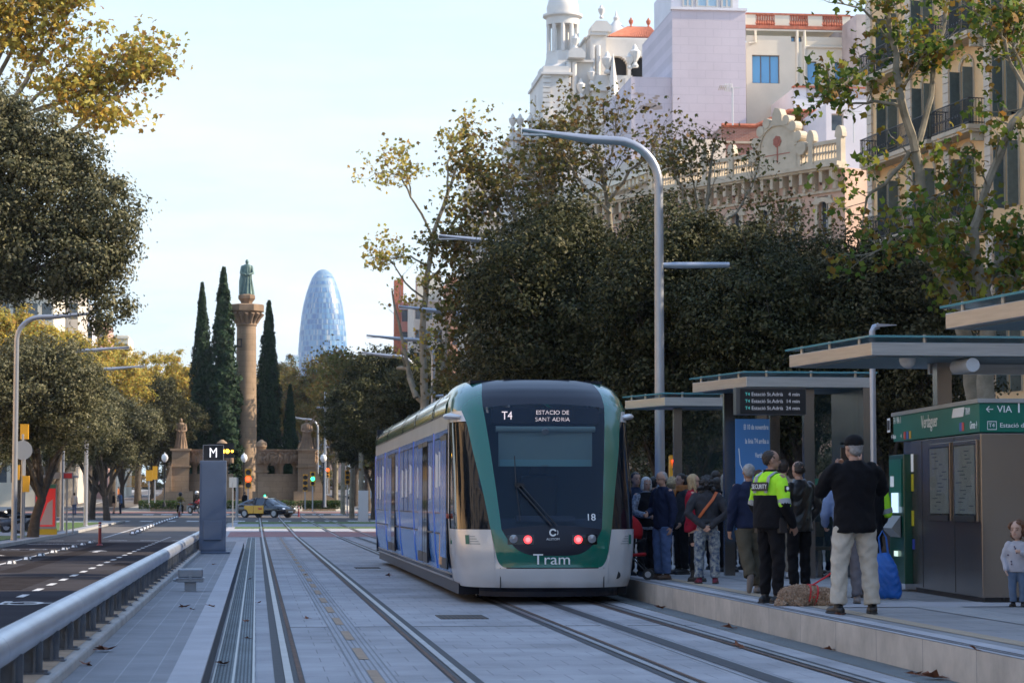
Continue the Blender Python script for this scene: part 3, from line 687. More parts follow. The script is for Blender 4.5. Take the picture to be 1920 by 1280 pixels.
# lower parts behind the trees
m.box(x_(962), x_(1016), 2, 9, 0, zz(262)); m.box(x_(958), x_(1018), 1.6, 9, zz(262), zz(256)); m.box(x_(964), x_(1016), 1.9, 9, zz(256), zz(243))
for px in (966, 980, 1000): urn(m, x_(px), 1.8, zz(243), .95)
for px in (966, 973, 986, 997): m.cyl((x_(px), 1.85, zz(330)), (x_(px), 1.85, zz(264)), .16, n=8)
m.box(x_(1016), x_(1190), -.9, 5, 0, zz(236)); m.box(x_(1014), x_(1190), -1.3, 4, zz(238), zz(232))
m.tube([(x_(1007), 1, zz(243)), (x_(1007), 1, zz(180))], .06, 6)
m.build('wall', mat('warm white stone', (.66, .62, .57), .85, var=.1, vs_=.5, bump=.35, bs=5, detail=8), o, smooth=True, ang=30)
for c_ in ctr: MB().box(c_ - aw, c_ + aw, 2.95, 2.99, zz(145), za + aw).build('arched_window', darkroom, o)
for px in (1132, 1172, 1180): MB().box(x_(px) - .18, x_(px) + .22, -.92, -.88, zz(228), zz(200)).build('window', darkroom, o)
t = MB()   # tiled roof
ax, bx_, cz0, cz1 = x_(1152), x_(1252), zz(58), zz(28)
t.add([(ax, 3.2, cz0), (bx_, 3.2, cz0), (x_(1244), 5.5, cz1), (x_(1200), 5.5, cz1), (ax, 8, cz0), (bx_, 8, cz0)], [(0, 1, 2, 3), (1, 5, 2), (0, 3, 4), (4, 3, 2, 5)])
for k in range(24):
    f = k / 23; x0_ = ax + (bx_ - ax) * f; x1_ = x_(1200) + (x_(1244) - x_(1200)) * f; t.tube([(x0_, 3.2, cz0 + .05), (x1_, 5.5, cz1 + .05)], .055, 6)
for px in (1206, 1240): urn(t, x_(px), 5.5, cz1, .6)
t.build('tiled_roof', mat('orange roof tiles', (.46, .15, .08), .8, var=.2, vs_=3), o)
for k in range(3): MB().box(x_(1240 + k * 8), x_(1246 + k * 8), 1.5, 1.6, zz(143), zz(112)).build('shutter', shut, o)
# farther wing of the palace (left of trees)
YB = 215; zz = lambda py: zat(py, YB)
o = bthing('curved_wing_house', 'pale stone curved wing with statues on its cornice, farthest left of the palace', (at(878, 640, YB).x, YB, 0), 0)
x_ = lambda px: at(px, 640, YB).x - at(878, 640, YB).x
m = MB(); m.box(x_(884), x_(965), 0, 8, 0, zz(362)); m.box(x_(878), x_(968), -.6, 8, zz(366), zz(352)); m.box(x_(882), x_(965), -.2, 8, zz(352), zz(346))
for px in (888, 896, 912, 926, 940, 954): m.cyl((x_(px), -.3, zz(420)), (x_(px), -.3, zz(368)), .22, n=8)
m.box(x_(878), x_(968), -.5, 8, zz(422), zz(418)); m.lathe([(.35, 0), (.4, .8), (.25, 1.2), (.3, 1.6), (.15, 1.9), (.02, 2.1)], 8, (x_(881), 0, zz(350)))
m.box(x_(872), x_(965), -.8, 8, 0, zz(432))
m.build('wall', stone, o)
gg = mat('grey glass', (.16, .18, .2), .2)
for px in (900, 917, 931, 945): MB().box(x_(px), x_(px + 7), -.04, -.02, zz(412), zz(375)).build('window', gg, o)
for r_ in range(5):
    for px in (885, 903, 921, 939): MB().box(x_(px), x_(px + 9), -.86, -.82, zz(480 + r_ * 55), zz(448 + r_ * 55)).build('window', gg, o)

# far houses
def far_house(label, px0, px1, py, Y, m_, rows=6, cols=4, D=14, name='far_house', top=None):
    zz = lambda p: zat(p, Y, (px0 + px1) / 2)
    A = at(px0, 640, Y); W = at(px1, 640, Y).x - A.x; H = zz(py); o = bthing(name, label, (A.x, Y, 0), 0, group=None)
    ops = []
    for r_ in range(rows):
        z = H - 2.9 - r_ * 3.2
        if z < 2: break
        for c_ in range(cols): x = W * (c_ + .5) / cols; ops.append((x - .5, x + .5, z, z + 1.7))
    mm = MB(); facade(mm, W, H, ops); bmass(mm, W, H, D); mm.box(-.15, W + .15, -.35, 0, H - .5, H - .2); mm.build('wall', m_, o)
    for q in ops: MB().box(q[0], q[1], .24, .27, q[2], q[3]).build('window', glass, o)
    if top:
        for a, b_, c, m2 in top:
            k = MB(); k.box(at(a, 640, Y).x - A.x, at(b_, 640, Y).x - A.x, 1, 5, H - .1, zz(c)); k.build('roof_block', m2, o)
    return o
orange = mat('orange render', (.50, .25, .15), .85, var=.1)
far_house('pale grey far house with a brown chimney and terrace, behind the thin plane tree', 776, 850, 560, 330, stone, top=((783, 828, 515, palecream), (752, 757, 520, terracotta)))
far_house('orange rendered far house right of the thin plane tree', 846, 880, 520, 320, orange, cols=2)
o = far_house('small dark red far house left of the thin plane tree', 752, 784, 566, 345, mat('dull red render', (.28, .13, .12), .85), cols=2)
t = MB(); t.box(-1.0, .2, .5, 2, 20, zat(530, 345)); t.build('chimney', terracotta, o)
far_house('pink far house low between tower and oaks', 608, 650, 686, 520, mat('pinkish render', (.55, .38, .32), .85), rows=3)
far_house('beige stone corner house behind the big left oak', 84, 146, 490, 250, stone, rows=12, cols=3, top=((92, 98, 484, stone), (104, 110, 484, stone), (118, 124, 484, stone), (130, 142, 484, stone)))
far_house('cream house stepping down beside the left lamp', -60, 100, 545, 235, palecream, rows=12, cols=6)
o = far_house('white house with a roof terrace above the left lamp arm', 144, 172, 592, 290, purewhite, rows=5, cols=2, top=((146, 168, 568, stone),))
far_house('pink house with a small green terrace right of the left lamp', 172, 200, 602, 300, mat('salmon render', (.50, .30, .25), .85), cols=2)
far_house('low pale house descending behind the golden trees', 196, 240, 628, 330, palecream, cols=3)
far_house('long pale house at the foot of the far left trees', -420, -60, 520, 200, stone, rows=12, cols=14)
# houses on right outside the picture that shade the avenue
for k, (y0, L_, hh, lab) in enumerate(((69, 34, 22, 'cream corner house nearer than the balcony house, outside the picture'), (34, 34, 25.5, 'stone house behind the platform, outside the picture'), (-4, 36, 25.5, 'brown house behind the camera side of the platform, outside the picture'), (-46, 40, 25.5, 'grey house beyond the brown one, outside the picture'))):
    o = bthing('street_house', lab, (32 + k * .5, y0, 0), E_ang); m = MB()
    ops = [(x - .55, x + .55, z, z + 2.4) for z in (5.7, 9.3, 12.9, 16.5) for x in [2 + 3.8 * q for q in range(int(L_ / 3.8))]]
    facade(m, L_, hh, ops); bmass(m, L_, hh, 14); m.build('wall', cream if k % 2 else stone, o)
    for q in ops: MB().box(q[0], q[1], .24, .27, q[2], q[3]).build('window', glass, o)

# houses on left and behind the camera, outside the picture (they close the avenue in reflections)
for k, (x, y0, L_, ang, lab) in enumerate(((-30, -70, 60, R(90), 'left avenue house nearest behind the camera, outside the picture'), (-30, -8, 58, R(90), 'left avenue house beside the camera, outside the picture'), (-30, 52, 60, R(90), 'left avenue house before the crossing, outside the picture'), (40, -72, 72, R(180), 'house closing the view behind the camera, outside the picture'))):
    o = bthing('street_house', lab, (x, y0, 0), ang); m = MB()
    ops = [(q_ - .55, q_ + .55, z, z + 2.4) for z in (5.7, 9.3, 12.9, 16.5) for q_ in [2 + 3.8 * q for q in range(int(L_ / 3.8))]]
    facade(m, L_, 20 if k < 3 else 26, ops); bmass(m, L_, 20 if k < 3 else 26, 14); m.build('wall', [trimst, stone, cream, stone][k], o)
    for q in ops: MB().box(q[0], q[1], .24, .27, q[2], q[3]).build('window', glass, o)
# glass tower far away
YT = 1800
tz = lambda py: zat(py, YT, 605)
o = bthing('bullet_tower', 'blue glass bullet shaped tower far behind the avenue', (at(605, 640, YT).x, YT, 0), 0)
prof = []
for py, hw in ((942, 46), (760, 47.5), (700, 47), (660, 46), (620, 43.5), (590, 40), (570, 36.5), (550, 31.5), (535, 26.5), (522, 21.5), (514, 16.5), (508, 10), (505.6, 5), (505, .1)):
    prof.append((hw / FP * YT, tz(py)))
P2 = [prof[0]]
for a, b_ in zip(prof[:-1], prof[1:]):
    n = max(1, int((b_[1] - a[1]) / 3.6))
    for i in range(1, n + 1): P2.append((a[0] + (b_[0] - a[0]) * i / n, a[1] + (b_[1] - a[1]) * i / n))
tw = bpy.data.materials.new('blue white facade panels'); tw.use_nodes = True; t_ = tw.node_tree; b = t_.nodes['Principled BSDF']; l = t_.links.new
g = t_.nodes.new('ShaderNodeNewGeometry'); rp = t_.nodes.new('ShaderNodeValToRGB')
for i in range(2): rp.color_ramp.elements.new(.5)
for i, (p, c) in enumerate(((0, (.03, .10, .26)), (.45, (.07, .20, .38)), (.8, (.14, .28, .42)), (1, (.34, .37, .40)))):
    rp.color_ramp.elements[i].position = p; rp.color_ramp.elements[i].color = c + (1,)
l(g.outputs['Random Per Island'], rp.inputs[0]); l(rp.outputs[0], b.inputs['Base Color']); b.inputs['Roughness'].default_value = .35
m = MB(); n = 88
for i in range(len(P2) - 1):
    (ra, za), (rb, zb) = P2[i], P2[i + 1]
    for j in range(n // 2, n + 1):
        a0, a1 = 2 * math.pi * j / n, 2 * math.pi * (j + .9) / n; z1 = zb - (zb - za) * .14
        m.add([(ra * math.cos(a0), ra * math.sin(a0), za), (ra * math.cos(a1), ra * math.sin(a1), za), (rb * math.cos(a1), rb * math.sin(a1), z1), (rb * math.cos(a0), rb * math.sin(a0), z1)], [(0, 1, 2, 3)])
m.build('glass_panels', tw, o)
m = MB(); m.lathe([(r * .985, z) for r, z in P2], 48); m.build('inner_shell', mat('pale tower shell', (.16, .26, .36), .5), o, smooth=True)
o = bthing('glass_office', 'small pale glass office block left of the bullet tower', (at(536, 640, 1500).x, 1500, 0), 0)
m = MB(); Wf = 24 / FP * 1500; zt = zat(670, 1500); m.box(0, Wf, 0, 12, 0, zt); m.build('wall', mat('pale green glass', (.35, .50, .55), .3), o)
m = MB()
for k in range(20): m.box(-.1, Wf + .1, -.2, -.02, zt - 1 - k * 4.2, zt - k * 4.2)
m.build('floor_band', mat('pale metal band', (.6, .65, .68), .4), o)
# tv antennas
an = mat('antenna metal', (.6, .58, .56), .4, .5)
def antenna(px, py, Y, h, lab):
    p = at(px, py, Y); t = MB(); t.tube([(0, 0, 0), (0, 0, h)], .05, 6)
    for k in range(5): t.tube([(-.45 + .1 * k, 0, h - .25 - .0 * k), (-.45 + .1 * k, 0, h + .25)], .03, 4)
    t.tube([(-.8, 0, h), (.5, 0, h)], .03, 5)
    for k in range(4): t.tube([(-.8 + .12 * k, -.3, h + .1), (-.8 + .12 * k, .3, h - .1)], .03, 4)
    tag(t.build('tv_antenna', an, loc=p), lab, 'antenna')
antenna(1374, 235, 139, 2.3, 'tv antenna in front of the tall white wall')
antenna(1601, 268, 136.5, 1.9, 'tv antenna in front of the small white house')
# ================= LAMPS, SIGNALS, STREET FURNITURE =================
lampm = mat('grey lamp paint', (.36, .38, .42), .35, .55, var=.08, vs_=2)
def lamp_mesh(H, arm, back=True, bz=6.1, armdir=-1):
    m = MB(); r = .095
    pts = [(0, 0, 0), (0, 0, 2), (0, 0, H - 1.0)]; rad = [.10, .10, .088]
    R_ = .85
    for k in range(1, 9):
        a = math.pi / 2 * k / 8; pts.append((armdir * R_ * (1 - math.cos(a)), 0, H - 1.0 + R_ * math.sin(a))); rad.append(.088)
    pts += [(armdir * (R_ + .5), 0, H - .13), (armdir * arm, 0, H + .03)]; rad += [.09, (.035, .10)]
    return m, pts, rad
def lamp(px, pytop, H, label, pxbase=None, arm=2.7, back=True, armdir=-1, z0=None, scale=1):
    Y = FP * (H - CH) / (942 - pytop); X = at(px, 800, Y).x
    o = thing('street_lamp', label, 'street lamp', (X, Y, 0 if z0 is None else z0), 0, 'curved grey street lamps')
    m, pts, rad = lamp_mesh(H, arm, armdir=armdir); m.tube(pts, rad, 16); m.lathe([(.17, 0), (.17, .02), (.12, .05), (.11, .3)], 16); m.build('pole', lampm, o, smooth=True, ang=50)
    a = MB(); a.tube([(armdir * arm, 0, H + .035), (armdir * (arm + .02), 0, H + .035)], (.03, .1), 8); a.box(min(armdir * (arm - .9), armdir * arm), max(armdir * (arm - .9), armdir * arm), -.07, .07, H - .075, H - .05); a.build('lamp_head', mat('lamp lens', (.7, .72, .75), .3), o)
    if back:
        b_ = MB(); b_.tube([(-armdir * .08, 0, 6.1), (-armdir * .35, 0, 6.1), (-armdir * 1.4, 0, 6.12)], [.05, .065, .055], 12); b_.build('side_lamp', lampm, o, smooth=True)
    return o
lamp(1237, 238, 8.7, 'tall grey curved lamp with side arm, standing behind the platform crowd')
lamp(1021, 441, 8.7, 'curved lamp whose pole is hidden in the dark oaks', arm=2.9)
lamp(884, 575, 8.7, 'curved lamp rising behind the tram roof')
lamp(812, 630, 8.7, 'curved lamp half hidden by the thin plane tree trunks', arm=2.9)
lamp(778, 662, 8.7, 'pale curved lamp, lowest in the row left of the thin plane tree', arm=2.6, back=False)
o = lamp(29, 592, 8.3, 'tall pale curved lamp at the left road edge', armdir=1, arm=3.0, back=False)
lamp(118, 655, 8.7, 'lamp standing in the left oaks, its arm just showing', armdir=1, arm=3.0, back=False)
lamp(163, 690, 8.7, 'pale lamp pole on the left pavement, second from the red bus shelter', armdir=1, arm=3.0, back=False)
lamp(596, 792, 8.7, 'curved lamp behind the right monument statue', arm=2.0, back=False, z0=.4)
def pole(px, pybase, pytop, r, label, Y=None, z=0.0, name='steel_pole', cat='pole', m_=None, extra=None):
    if Y is None: p = gr(px, pybase, z)
    else: p = at(px, pybase, Y)
    h = (pybase - pytop) / FP * p.y; m = MB(); m.cyl((0, 0, 0), (0, 0, h), r, r * .9, 12); m.lathe([(r * 1.8, 0), (r * 1.8, .015), (r * 1.1, .03), (r * 1.05, .25)], 12)
    if extra: extra(m, h)
    return tag(m.build(name, m_ or lampm, loc=p, smooth=True), label, cat), p, h
pole(115, 995, 810, .07, 'white pole in front of the red bus shelter', Y=100)
def arms(m, h):
    for z, s_ in ((h * .86, 1), (h * .80, 1), (h * .86, -1), (h * .52, 1)): m.tube([(0, 0, z), (s_ * .75, 0, z + .03)], .07, 8)
pole(609, 950, 735, .11, 'tall post with short side lamps right of the monument', Y=196, z=.5, extra=arms)
pole(160, 985, 790, .10, 'thick pale pole at the edge of the left oaks', Y=118, z=.1)

yel = mat('yellow signal housing', (.72, .36, .02), .45, var=.05); blk = mat('black plastic', (.012, .012, .014), .5)
ledred = mat('lit red lens', (.8, .02, .01), .3, emit=(1, .03, .01), est=6); ledamb = mat('lit amber lens', (.9, .5, .02), .3, emit=(1, .5, .03), est=6); ledgr = mat('lit green lens', (.02, .6, .3), .3, emit=(.02, 1, .4), est=4); lensoff = mat('unlit lens', (.03, .03, .03), .3)
def signal(px, pybase, pytop, Y, label, lit=None, back=False, rz=0, box_h=.75, pole_on=True, w=.24):
    p = at(px, pybase, Y); h = (pybase - pytop) / FP * Y
    o = thing('traffic_light', label, 'traffic light', p, rz)
    if pole_on: m = MB(); m.cyl((0, .1, 0), (0, .1, h - .1), .05, n=10); m.build('pole', lampm, o, smooth=True)
    b_ = MB(); b_.box(-w / 2, w / 2, -.08, .12, h - box_h, h); b_.box(-w / 2 - .01, w / 2 + .01, -.082, -.06, h - .02, h + .02)
    if not back:
        for k in range(3): 
            zc = h - box_h * (k + .5) / 3
            for q in range(8):
                a0, a1 = math.pi * q / 8, math.pi * (q + 1) / 8; r = box_h / 7
                b_.add([(r * math.cos(a0), -.08, zc + r * math.sin(a0)), (r * math.cos(a1), -.08, zc + r * math.sin(a1)), (r * math.cos(a1), -.2, zc + r * math.sin(a1)), (r * math.cos(a0), -.2, zc + r * math.sin(a0))], [(0, 1, 2, 3)])
    b_.build('housing', yel, o)
    if not back:
        for k in range(3):
            zc = h - box_h * (k + .5) / 3; c = MB(); c.cyl((0, -.075, zc), (0, -.10, zc), box_h / 7.2, n=14)
            mm = lensoff
            if lit is not None and lit[0] == k: mm = {'r': ledred, 'a': ledamb, 'g': ledgr}[lit[1]]
            c.build('lens', mm, o)
    return o
signal(1266, 1040, 853, 52, 'yellow traffic light showing red, behind the waiting crowd', (0, 'r'), box_h=.55)
signal(465, 955, 880, 186, 'traffic light showing red in front of the column', (1, 'r'), box_h=1.5, w=.5)
signal(572, 955, 890, 186, 'traffic light in front of the right relief wall', None, box_h=1.3, w=.35)
signal(586, 958, 885, 190, 'traffic light showing green at the right end of the monument', (1, 'g'), box_h=1.1, w=.4)
signal(651, 968, 882, 170, 'yellow traffic light on the right kerb beside the white cabinet', None, box_h=1.0, w=.34)
signal(663, 952, 876, 235, 'far traffic light right of the avenue', (0, 'g'), box_h=1.0, w=.4)
signal(614, 940, 878, 260, 'far traffic light between post and cabinet', (0, 'r'), box_h=1.0, w=.4)
signal(43, 1014, 800, 90, 'traffic light seen from behind on the left lamp, upper yellow box', back=True, box_h=.55, w=.30)
signal(279, 942, 882, 180, 'pair-left yellow signal box on the left crossing island', back=True, box_h=.8, w=.5)
signal(290, 942, 875, 182, 'pair-right taller yellow signal on the left crossing island', back=True, box_h=1.0, w=.35)
signal(219, 930, 872, 230, 'yellow signal beyond the left crossing', back=True, box_h=1.0, w=.4)
# small yellow boxes at left pole
p = gr(38, 1012); o = thing('pedestrian_signal', 'pair of yellow pedestrian signal boxes on a thin grey pole by the left kerb', 'signal', (gr(42, 1014).x + .12, 89, .1))
m = MB(); m.cyl((0, 0, 0), (0, 0, 3.9), .045, n=10); m.build('pole', lampm, o, smooth=True)
m = MB(); m.box(-.34, -.1, -.1, .1, 2.2, 2.75); m.build('housing', yel, o); m = MB(); m.box(.02, .26, -.1, .1, 1.75, 2.35); m.build('housing', yel, o)
m = MB(); m.lathe([(.0, 0), (.36, 0), (.36, .012), (0, .012)], 28); m.v = [(v[0], v[2] - .06, v[1] + 3.3) for v in m.v]; m.build('round_sign', mat('grey sign back', (.36, .38, .40), .5, .3), o)

# M sign box
p = Vector((-1.04, 57.6, .22)); steelblue = mat('blue grey cabinet paint', (.085, .115, .175), .45, var=.08, vs_=1.5)
o = thing('signal_cabinet', 'tall blue grey signal cabinet at the end of the walkway', 'cabinet', p)
m = MB(); m.box(-.32, .32, -.2, .35, .05, 2.25); m.box(-.40, .42, -.28, .42, 0, .05); m.build('cabinet_body', steelblue, o, bevel=.012)
m = MB(); m.box(-.27, .27, -.212, -.202, .1, 2.2); m.build('door', steelblue, o, bevel=.004)
m = MB(); m.box(-.22, .22, -.25, -.214, .33, .80); m.build('service_hatch', steelblue, o, bevel=.01)
m = MB(); m.box(-.24, .24, -.08, .10, 2.26, 2.62, 1); m.box(-.25, -.24, -.1, .1, 2.25, 2.63, 0); m.box(.24, .25, -.1, .1, 2.25, 2.63, 0); m.box(-.25, .25, -.1, .1, 2.62, 2.63, 0); so_ = m.build('letter_panel', [lampm, blk], o)
text('M', .34, mat('white letter', (.8, .8, .82), .5, emit=(.8, .8, .85), est=.6), frame((0, -.085, 2.43), (1, 0, 0)), so_, 'letter_m', sx=.8)
o = signal(415, 870, 833, 59.5, 'small black signal with two amber lights beside the letter panel', pole_on=False, w=.62, box_h=.34, back=True)
for c in list(o.children):
    if c.name.startswith('housing'): c.data.materials[0] = blk
m = MB()
for x in (.04, .15, .27): m.cyl((x, -.085, .325), (x, -.10, .325), .05 if x < .2 else .03, n=16)
m.build('amber_light', ledamb, o)
m = MB(); m.cyl((0, .2, -2.0), (0, .2, .2), .04, n=8); m.build('pole', lampm, o)
# junction box
o = thing('junction_box', 'small grey aluminium junction box on a short pedestal on the walkway', 'box', gr(357, 1108, .22)); gbox = mat('grey cast box', (.26, .28, .31), .4, .6, var=.1, vs_=8)
m = MB(); m.box(-.17, .17, -.11, .11, .19, .315); m.build('lid', gbox, o, bevel=.018); m = MB(); m.box(-.18, .18, -.12, .12, .13, .186); m.box(-.20, .20, -.13, .13, .176, .19); m.build('box_body', gbox, o, bevel=.008)
m = MB(); m.box(-.08, .08, -.07, .07, 0, .13); m.box(-.09, .09, -.08, .08, 0, .012); m.build('pedestal', gbox, o); m = MB(); m.box(-.02, .02, -.135, -.115, .16, .23); m.cyl((-.24, 0, .16), (-.18, 0, .16), .02, n=8); m.build('latch', gbox, o)

# bollard + lane separators
redp = mat('dark red plastic', (.22, .025, .03), .5); refl = mat('white reflective band', (.7, .7, .7), .4)
def bollard(px, py, lab, z=0.0, Y=None):
    p = gr(px, py, z) if Y is None else at(px, py, Y); o = thing('flexible_bollard', lab, 'bollard', p, 0, 'dark red flexible bollards')
    m = MB(); m.lathe([(.11, 0), (.1, .03), (.055, .06), (.05, .74), (.055, .78), (.03, .80)], 14); m.build('post', redp, o, smooth=True)
    m = MB(); m.lathe([(.053, .60), (.053, .66)], 14); m.lathe([(.053, .70), (.053, .73)], 14); m.build('band', refl, o); return o
bollard(187, 1022, 'red bollard at the far end of the near lane separators')
bollard(336, 968, 'red bollard at the far end of the distant lane separators', Y=178)
bollard(560, 968, 'red bollard at the right end of the grass strip, beside the taxi', Y=176)
o0 = thing('lane_separator', 'lowest rubber lane separator at the left edge of the picture', 'lane separator', (0, 0, 0), 0, 'rubber lane separators')
m = MB(); m.add([(-.1, -.4, .006), (.1, -.4, .006), (.1, .4, .006), (-.1, .4, .006), (-.06, -.22, .11), (.06, -.22, .11), (.06, .22, .11), (-.06, .22, .11)], [(4, 5, 6, 7), (0, 1, 5, 4), (1, 2, 6, 5), (2, 3, 7, 6), (3, 0, 4, 7)]); m.build('rubber_body', mat('worn black rubber', (.05, .05, .055), .8, var=.3), o0)
m = MB(); m.add([(-.05, -.37, .034), (.05, -.37, .034), (.035, -.26, .093), (-.035, -.26, .093)], [(0, 1, 2, 3)]); m.add([(.092, -.2, .035), (.092, .2, .035), (.068, .15, .09), (.068, -.15, .09)], [(0, 1, 2, 3)]); m.build('white_mark', refl, o0)
Ys = [48 + k * 4.1 for k in range(10)]
for i, y in enumerate(Ys):
    x = -5.66 - (y - 48) * .005
    lab = 'rubber lane separator near the left edge, number %d counting away from the camera' % (i + 1)
    words = ['nearest rubber lane separator, at the left picture edge', 'second nearest rubber lane separator from the left edge', 'third rubber lane separator counted away from the left edge', 'fourth rubber lane separator counted away from the left edge', 'fifth rubber lane separator, midway to the red bollard', 'sixth rubber lane separator, just past midway to the red bollard', 'fourth rubber lane separator counted from the red bollard', 'third rubber lane separator counted from the red bollard', 'second rubber lane separator counted from the red bollard', 'rubber lane separator next to the near red bollard'][i]
    if i == 0: o0.location = (x, y, 0); o0['label'] = words
    else: dup(o0, (x, y, 0), 0, words)
for i in range(16):
    f = i / 15; px = 250 + (332 - 250) * f ** .8; p = gr(px, 1001 - 30 * f ** .75, 0); Yc = 106 + 68 * f
    q = at(px, 942, Yc); dup(o0, (q.x, Yc, gz(Yc) + .005), 0, 'rubber lane separator, %s from the near end of the dense far row' % ['first', 'second', 'third', 'fourth', 'fifth', 'sixth', 'seventh', 'eighth', 'ninth', 'tenth', 'eleventh', 'twelfth', 'thirteenth', 'fourteenth', 'fifteenth', 'last'][i], 'dense far row of rubber lane separators', 1.5)

# bus shelter left
o = thing('bus_shelter', 'bus shelter with a red advert panel on the left pavement', 'bus shelter', (at(66, 900, 101).x, 101, .1))
m = MB(); m.box(0, .9, -.08, .08, .25, 2.15, 0); m.box(-.04, .94, -.06, .06, .0, .25, 1); m.box(0, .02, -.09, .09, .25, 2.15, 0); m.build('advert_case', [mat('grey frame', (.3, .32, .33), .5), mat('yellow foot', (.6, .42, .02), .5)], o)
m = MB(); m.box(.04, .86, -.092, -.083, .35, 1.95); ad = m.build('poster', mat('red poster', (.55, .035, .035), .5, emit=(.5, .02, .02), est=.25), o)
m = MB(); m.add([(.2, -.096, .42), (.75, -.096, .42), (.75, -.096, 1.5), (.55, -.096, 1.35)], [(0, 1, 2, 3)]); m.build('poster_figure', mat('pale poster figure', (.55, .42, .40), .6), o)
m = MB(); m.box(.04, .86, -.093, -.084, 1.96, 2.12); m.build('green_header', mat('green header', (.05, .22, .18), .5), o)
m = MB(); m.box(-.2, 1.7, -.9, 1.6, 2.42, 2.5); m.box(.8, 1.65, -.93, -.91, 2.35, 2.62); m.build('roof', mat('shelter roof', (.30, .29, .28), .5), o)
m = MB(); m.box(1.15, 1.6, -.945, -.932, 2.38, 2.58); m.build('red_sign', mat('red sign', (.6, .04, .04), .5), o)
for x, y_ in ((1.35, -.6), (1.5, .9), (1.25, .6)): m = MB(); m.box(x, x + .06, y_, y_ + .06, 0, 2.42); m.build('post', lampm, o)

# globe lamps around the monument
glb = mat('white glass globe', (.8, .8, .78), .3)
for px, lab in ((308, 'white globe lamp in front of the left monument wall'), (457, 'white globe lamp left of the column foot'), (606, 'white globe lamp at the right corner of the monument')):
    Y = 196; o = thing('globe_lamp', lab, 'globe lamp', at(px, 950, Y), 0, 'white globe lamps round the monument')
    m = MB(); m.lathe([(.14, 0), (.14, .2), (.06, .35), (.05, 3.6), (.12, 3.7)], 10); m.build('pole', iron, o, smooth=True); m = MB(); m.lathe([(.1, 3.7), (.25, 3.9), (.28, 4.08), (.2, 4.3), (.05, 4.38), (.02, 4.5)], 14); m.build('globe', glb, o, smooth=True)
# white utility cabinet, small posts
o = thing('utility_cabinet', 'white utility cabinet standing left of the tram', 'cabinet', at(681, 979, 152)); m = MB(); m.box(-.32, .32, -.2, .2, .1, 2.05); m.box(-.36, .36, -.24, .24, 0, .1); m.build('cabinet_body', mat('pale cabinet', (.55, .55, .56), .5), o, bevel=.02); m = MB(); m.box(-.28, .28, -.21, -.203, .2, 1.95); m.build('door', mat('pale door', (.58, .58, .59), .5), o)
pole(444, 975, 896, .09, 'slim white post left of the taxi', Y=150, name='slim_post')
o = thing('small_sign', 'round-topped white sign post right of the signal cabinet', 'sign', at(436, 990, 128), 0); m = MB(); m.cyl((0, 0, 0), (0, 0, 2.5), .035, n=8); m.build('pole', lampm, o); m = MB(); m.box(-.2, .2, -.03, 0, 2.2, 2.75); m.build('plate', mat('grey plate', (.4, .42, .44), .5), o)
# orange barriers far left
orn = mat('orange fence mesh', (.70, .33, .06), .7)
for k in range(4):
    p = at(226 + k * 16, 912, 330); m = MB(); m.box(0, 1.15, 0, .04, 0, .08); m.box(0, 1.15, 0, .04, 1.35, 1.45)
    for q in range(8): m.box(q * .155, q * .155 + .05, .003, .037, .08, 1.35)
    p.z = at(226, 912, 330).z; tag(m.build('site_barrier', orn, loc=p), 'orange site barrier, %s of the row beyond the left crossing' % ['leftmost', 'second from left', 'second from right', 'rightmost'][k], 'barrier', 'orange roadworks barriers')
# ================= TREES =================
bark_oak = mat('dark oak bark', (.07, .055, .042), .95, var=.35, vs_=6, bump=.6, bs=14, detail=8)
bark_plane = mat('mottled plane bark', (.15, .13, .09), .9, col2=(.30, .26, .19), vs_=3.0, bump=.3, bs=9)
leaf_oak = leafmat('holm oak leaves', [(.019, .022, .009), (.038, .043, .017), (.068, .070, .028), (.13, .118, .058)], .5, .2)
leaf_mid = leafmat('dusty oak leaves', [(.028, .028, .012), (.058, .056, .024), (.10, .090, .040), (.18, .15, .075)], .5, .25)
leaf_olive = leafmat('grey olive oak leaves', [(.034, .038, .018), (.085, .088, .042), (.16, .155, .080), (.27, .25, .15)], .5, .25)
leaf_plane = leafmat('autumn plane leaves', [(.36, .20, .04), (.56, .42, .07), (.24, .26, .06), (.55, .46, .11), (.30, .15, .04), (.40, .38, .09)], .6, .4)
leaf_green = leafmat('green plane leaves', [(.05, .09, .02), (.10, .17, .03), (.24, .27, .04), (.26, .13, .03), (.07, .12, .02)], .55, .45)
leaf_brown = leafmat('brown green plane leaves', [(.07, .07, .025), (.12, .12, .035), (.16, .085, .03), (.20, .17, .05), (.09, .10, .03)], .6, .35)
leaf_cyp = leafmat('cypress foliage', [(.010, .028, .014), (.022, .048, .022), (.035, .065, .028)], .6, .1)
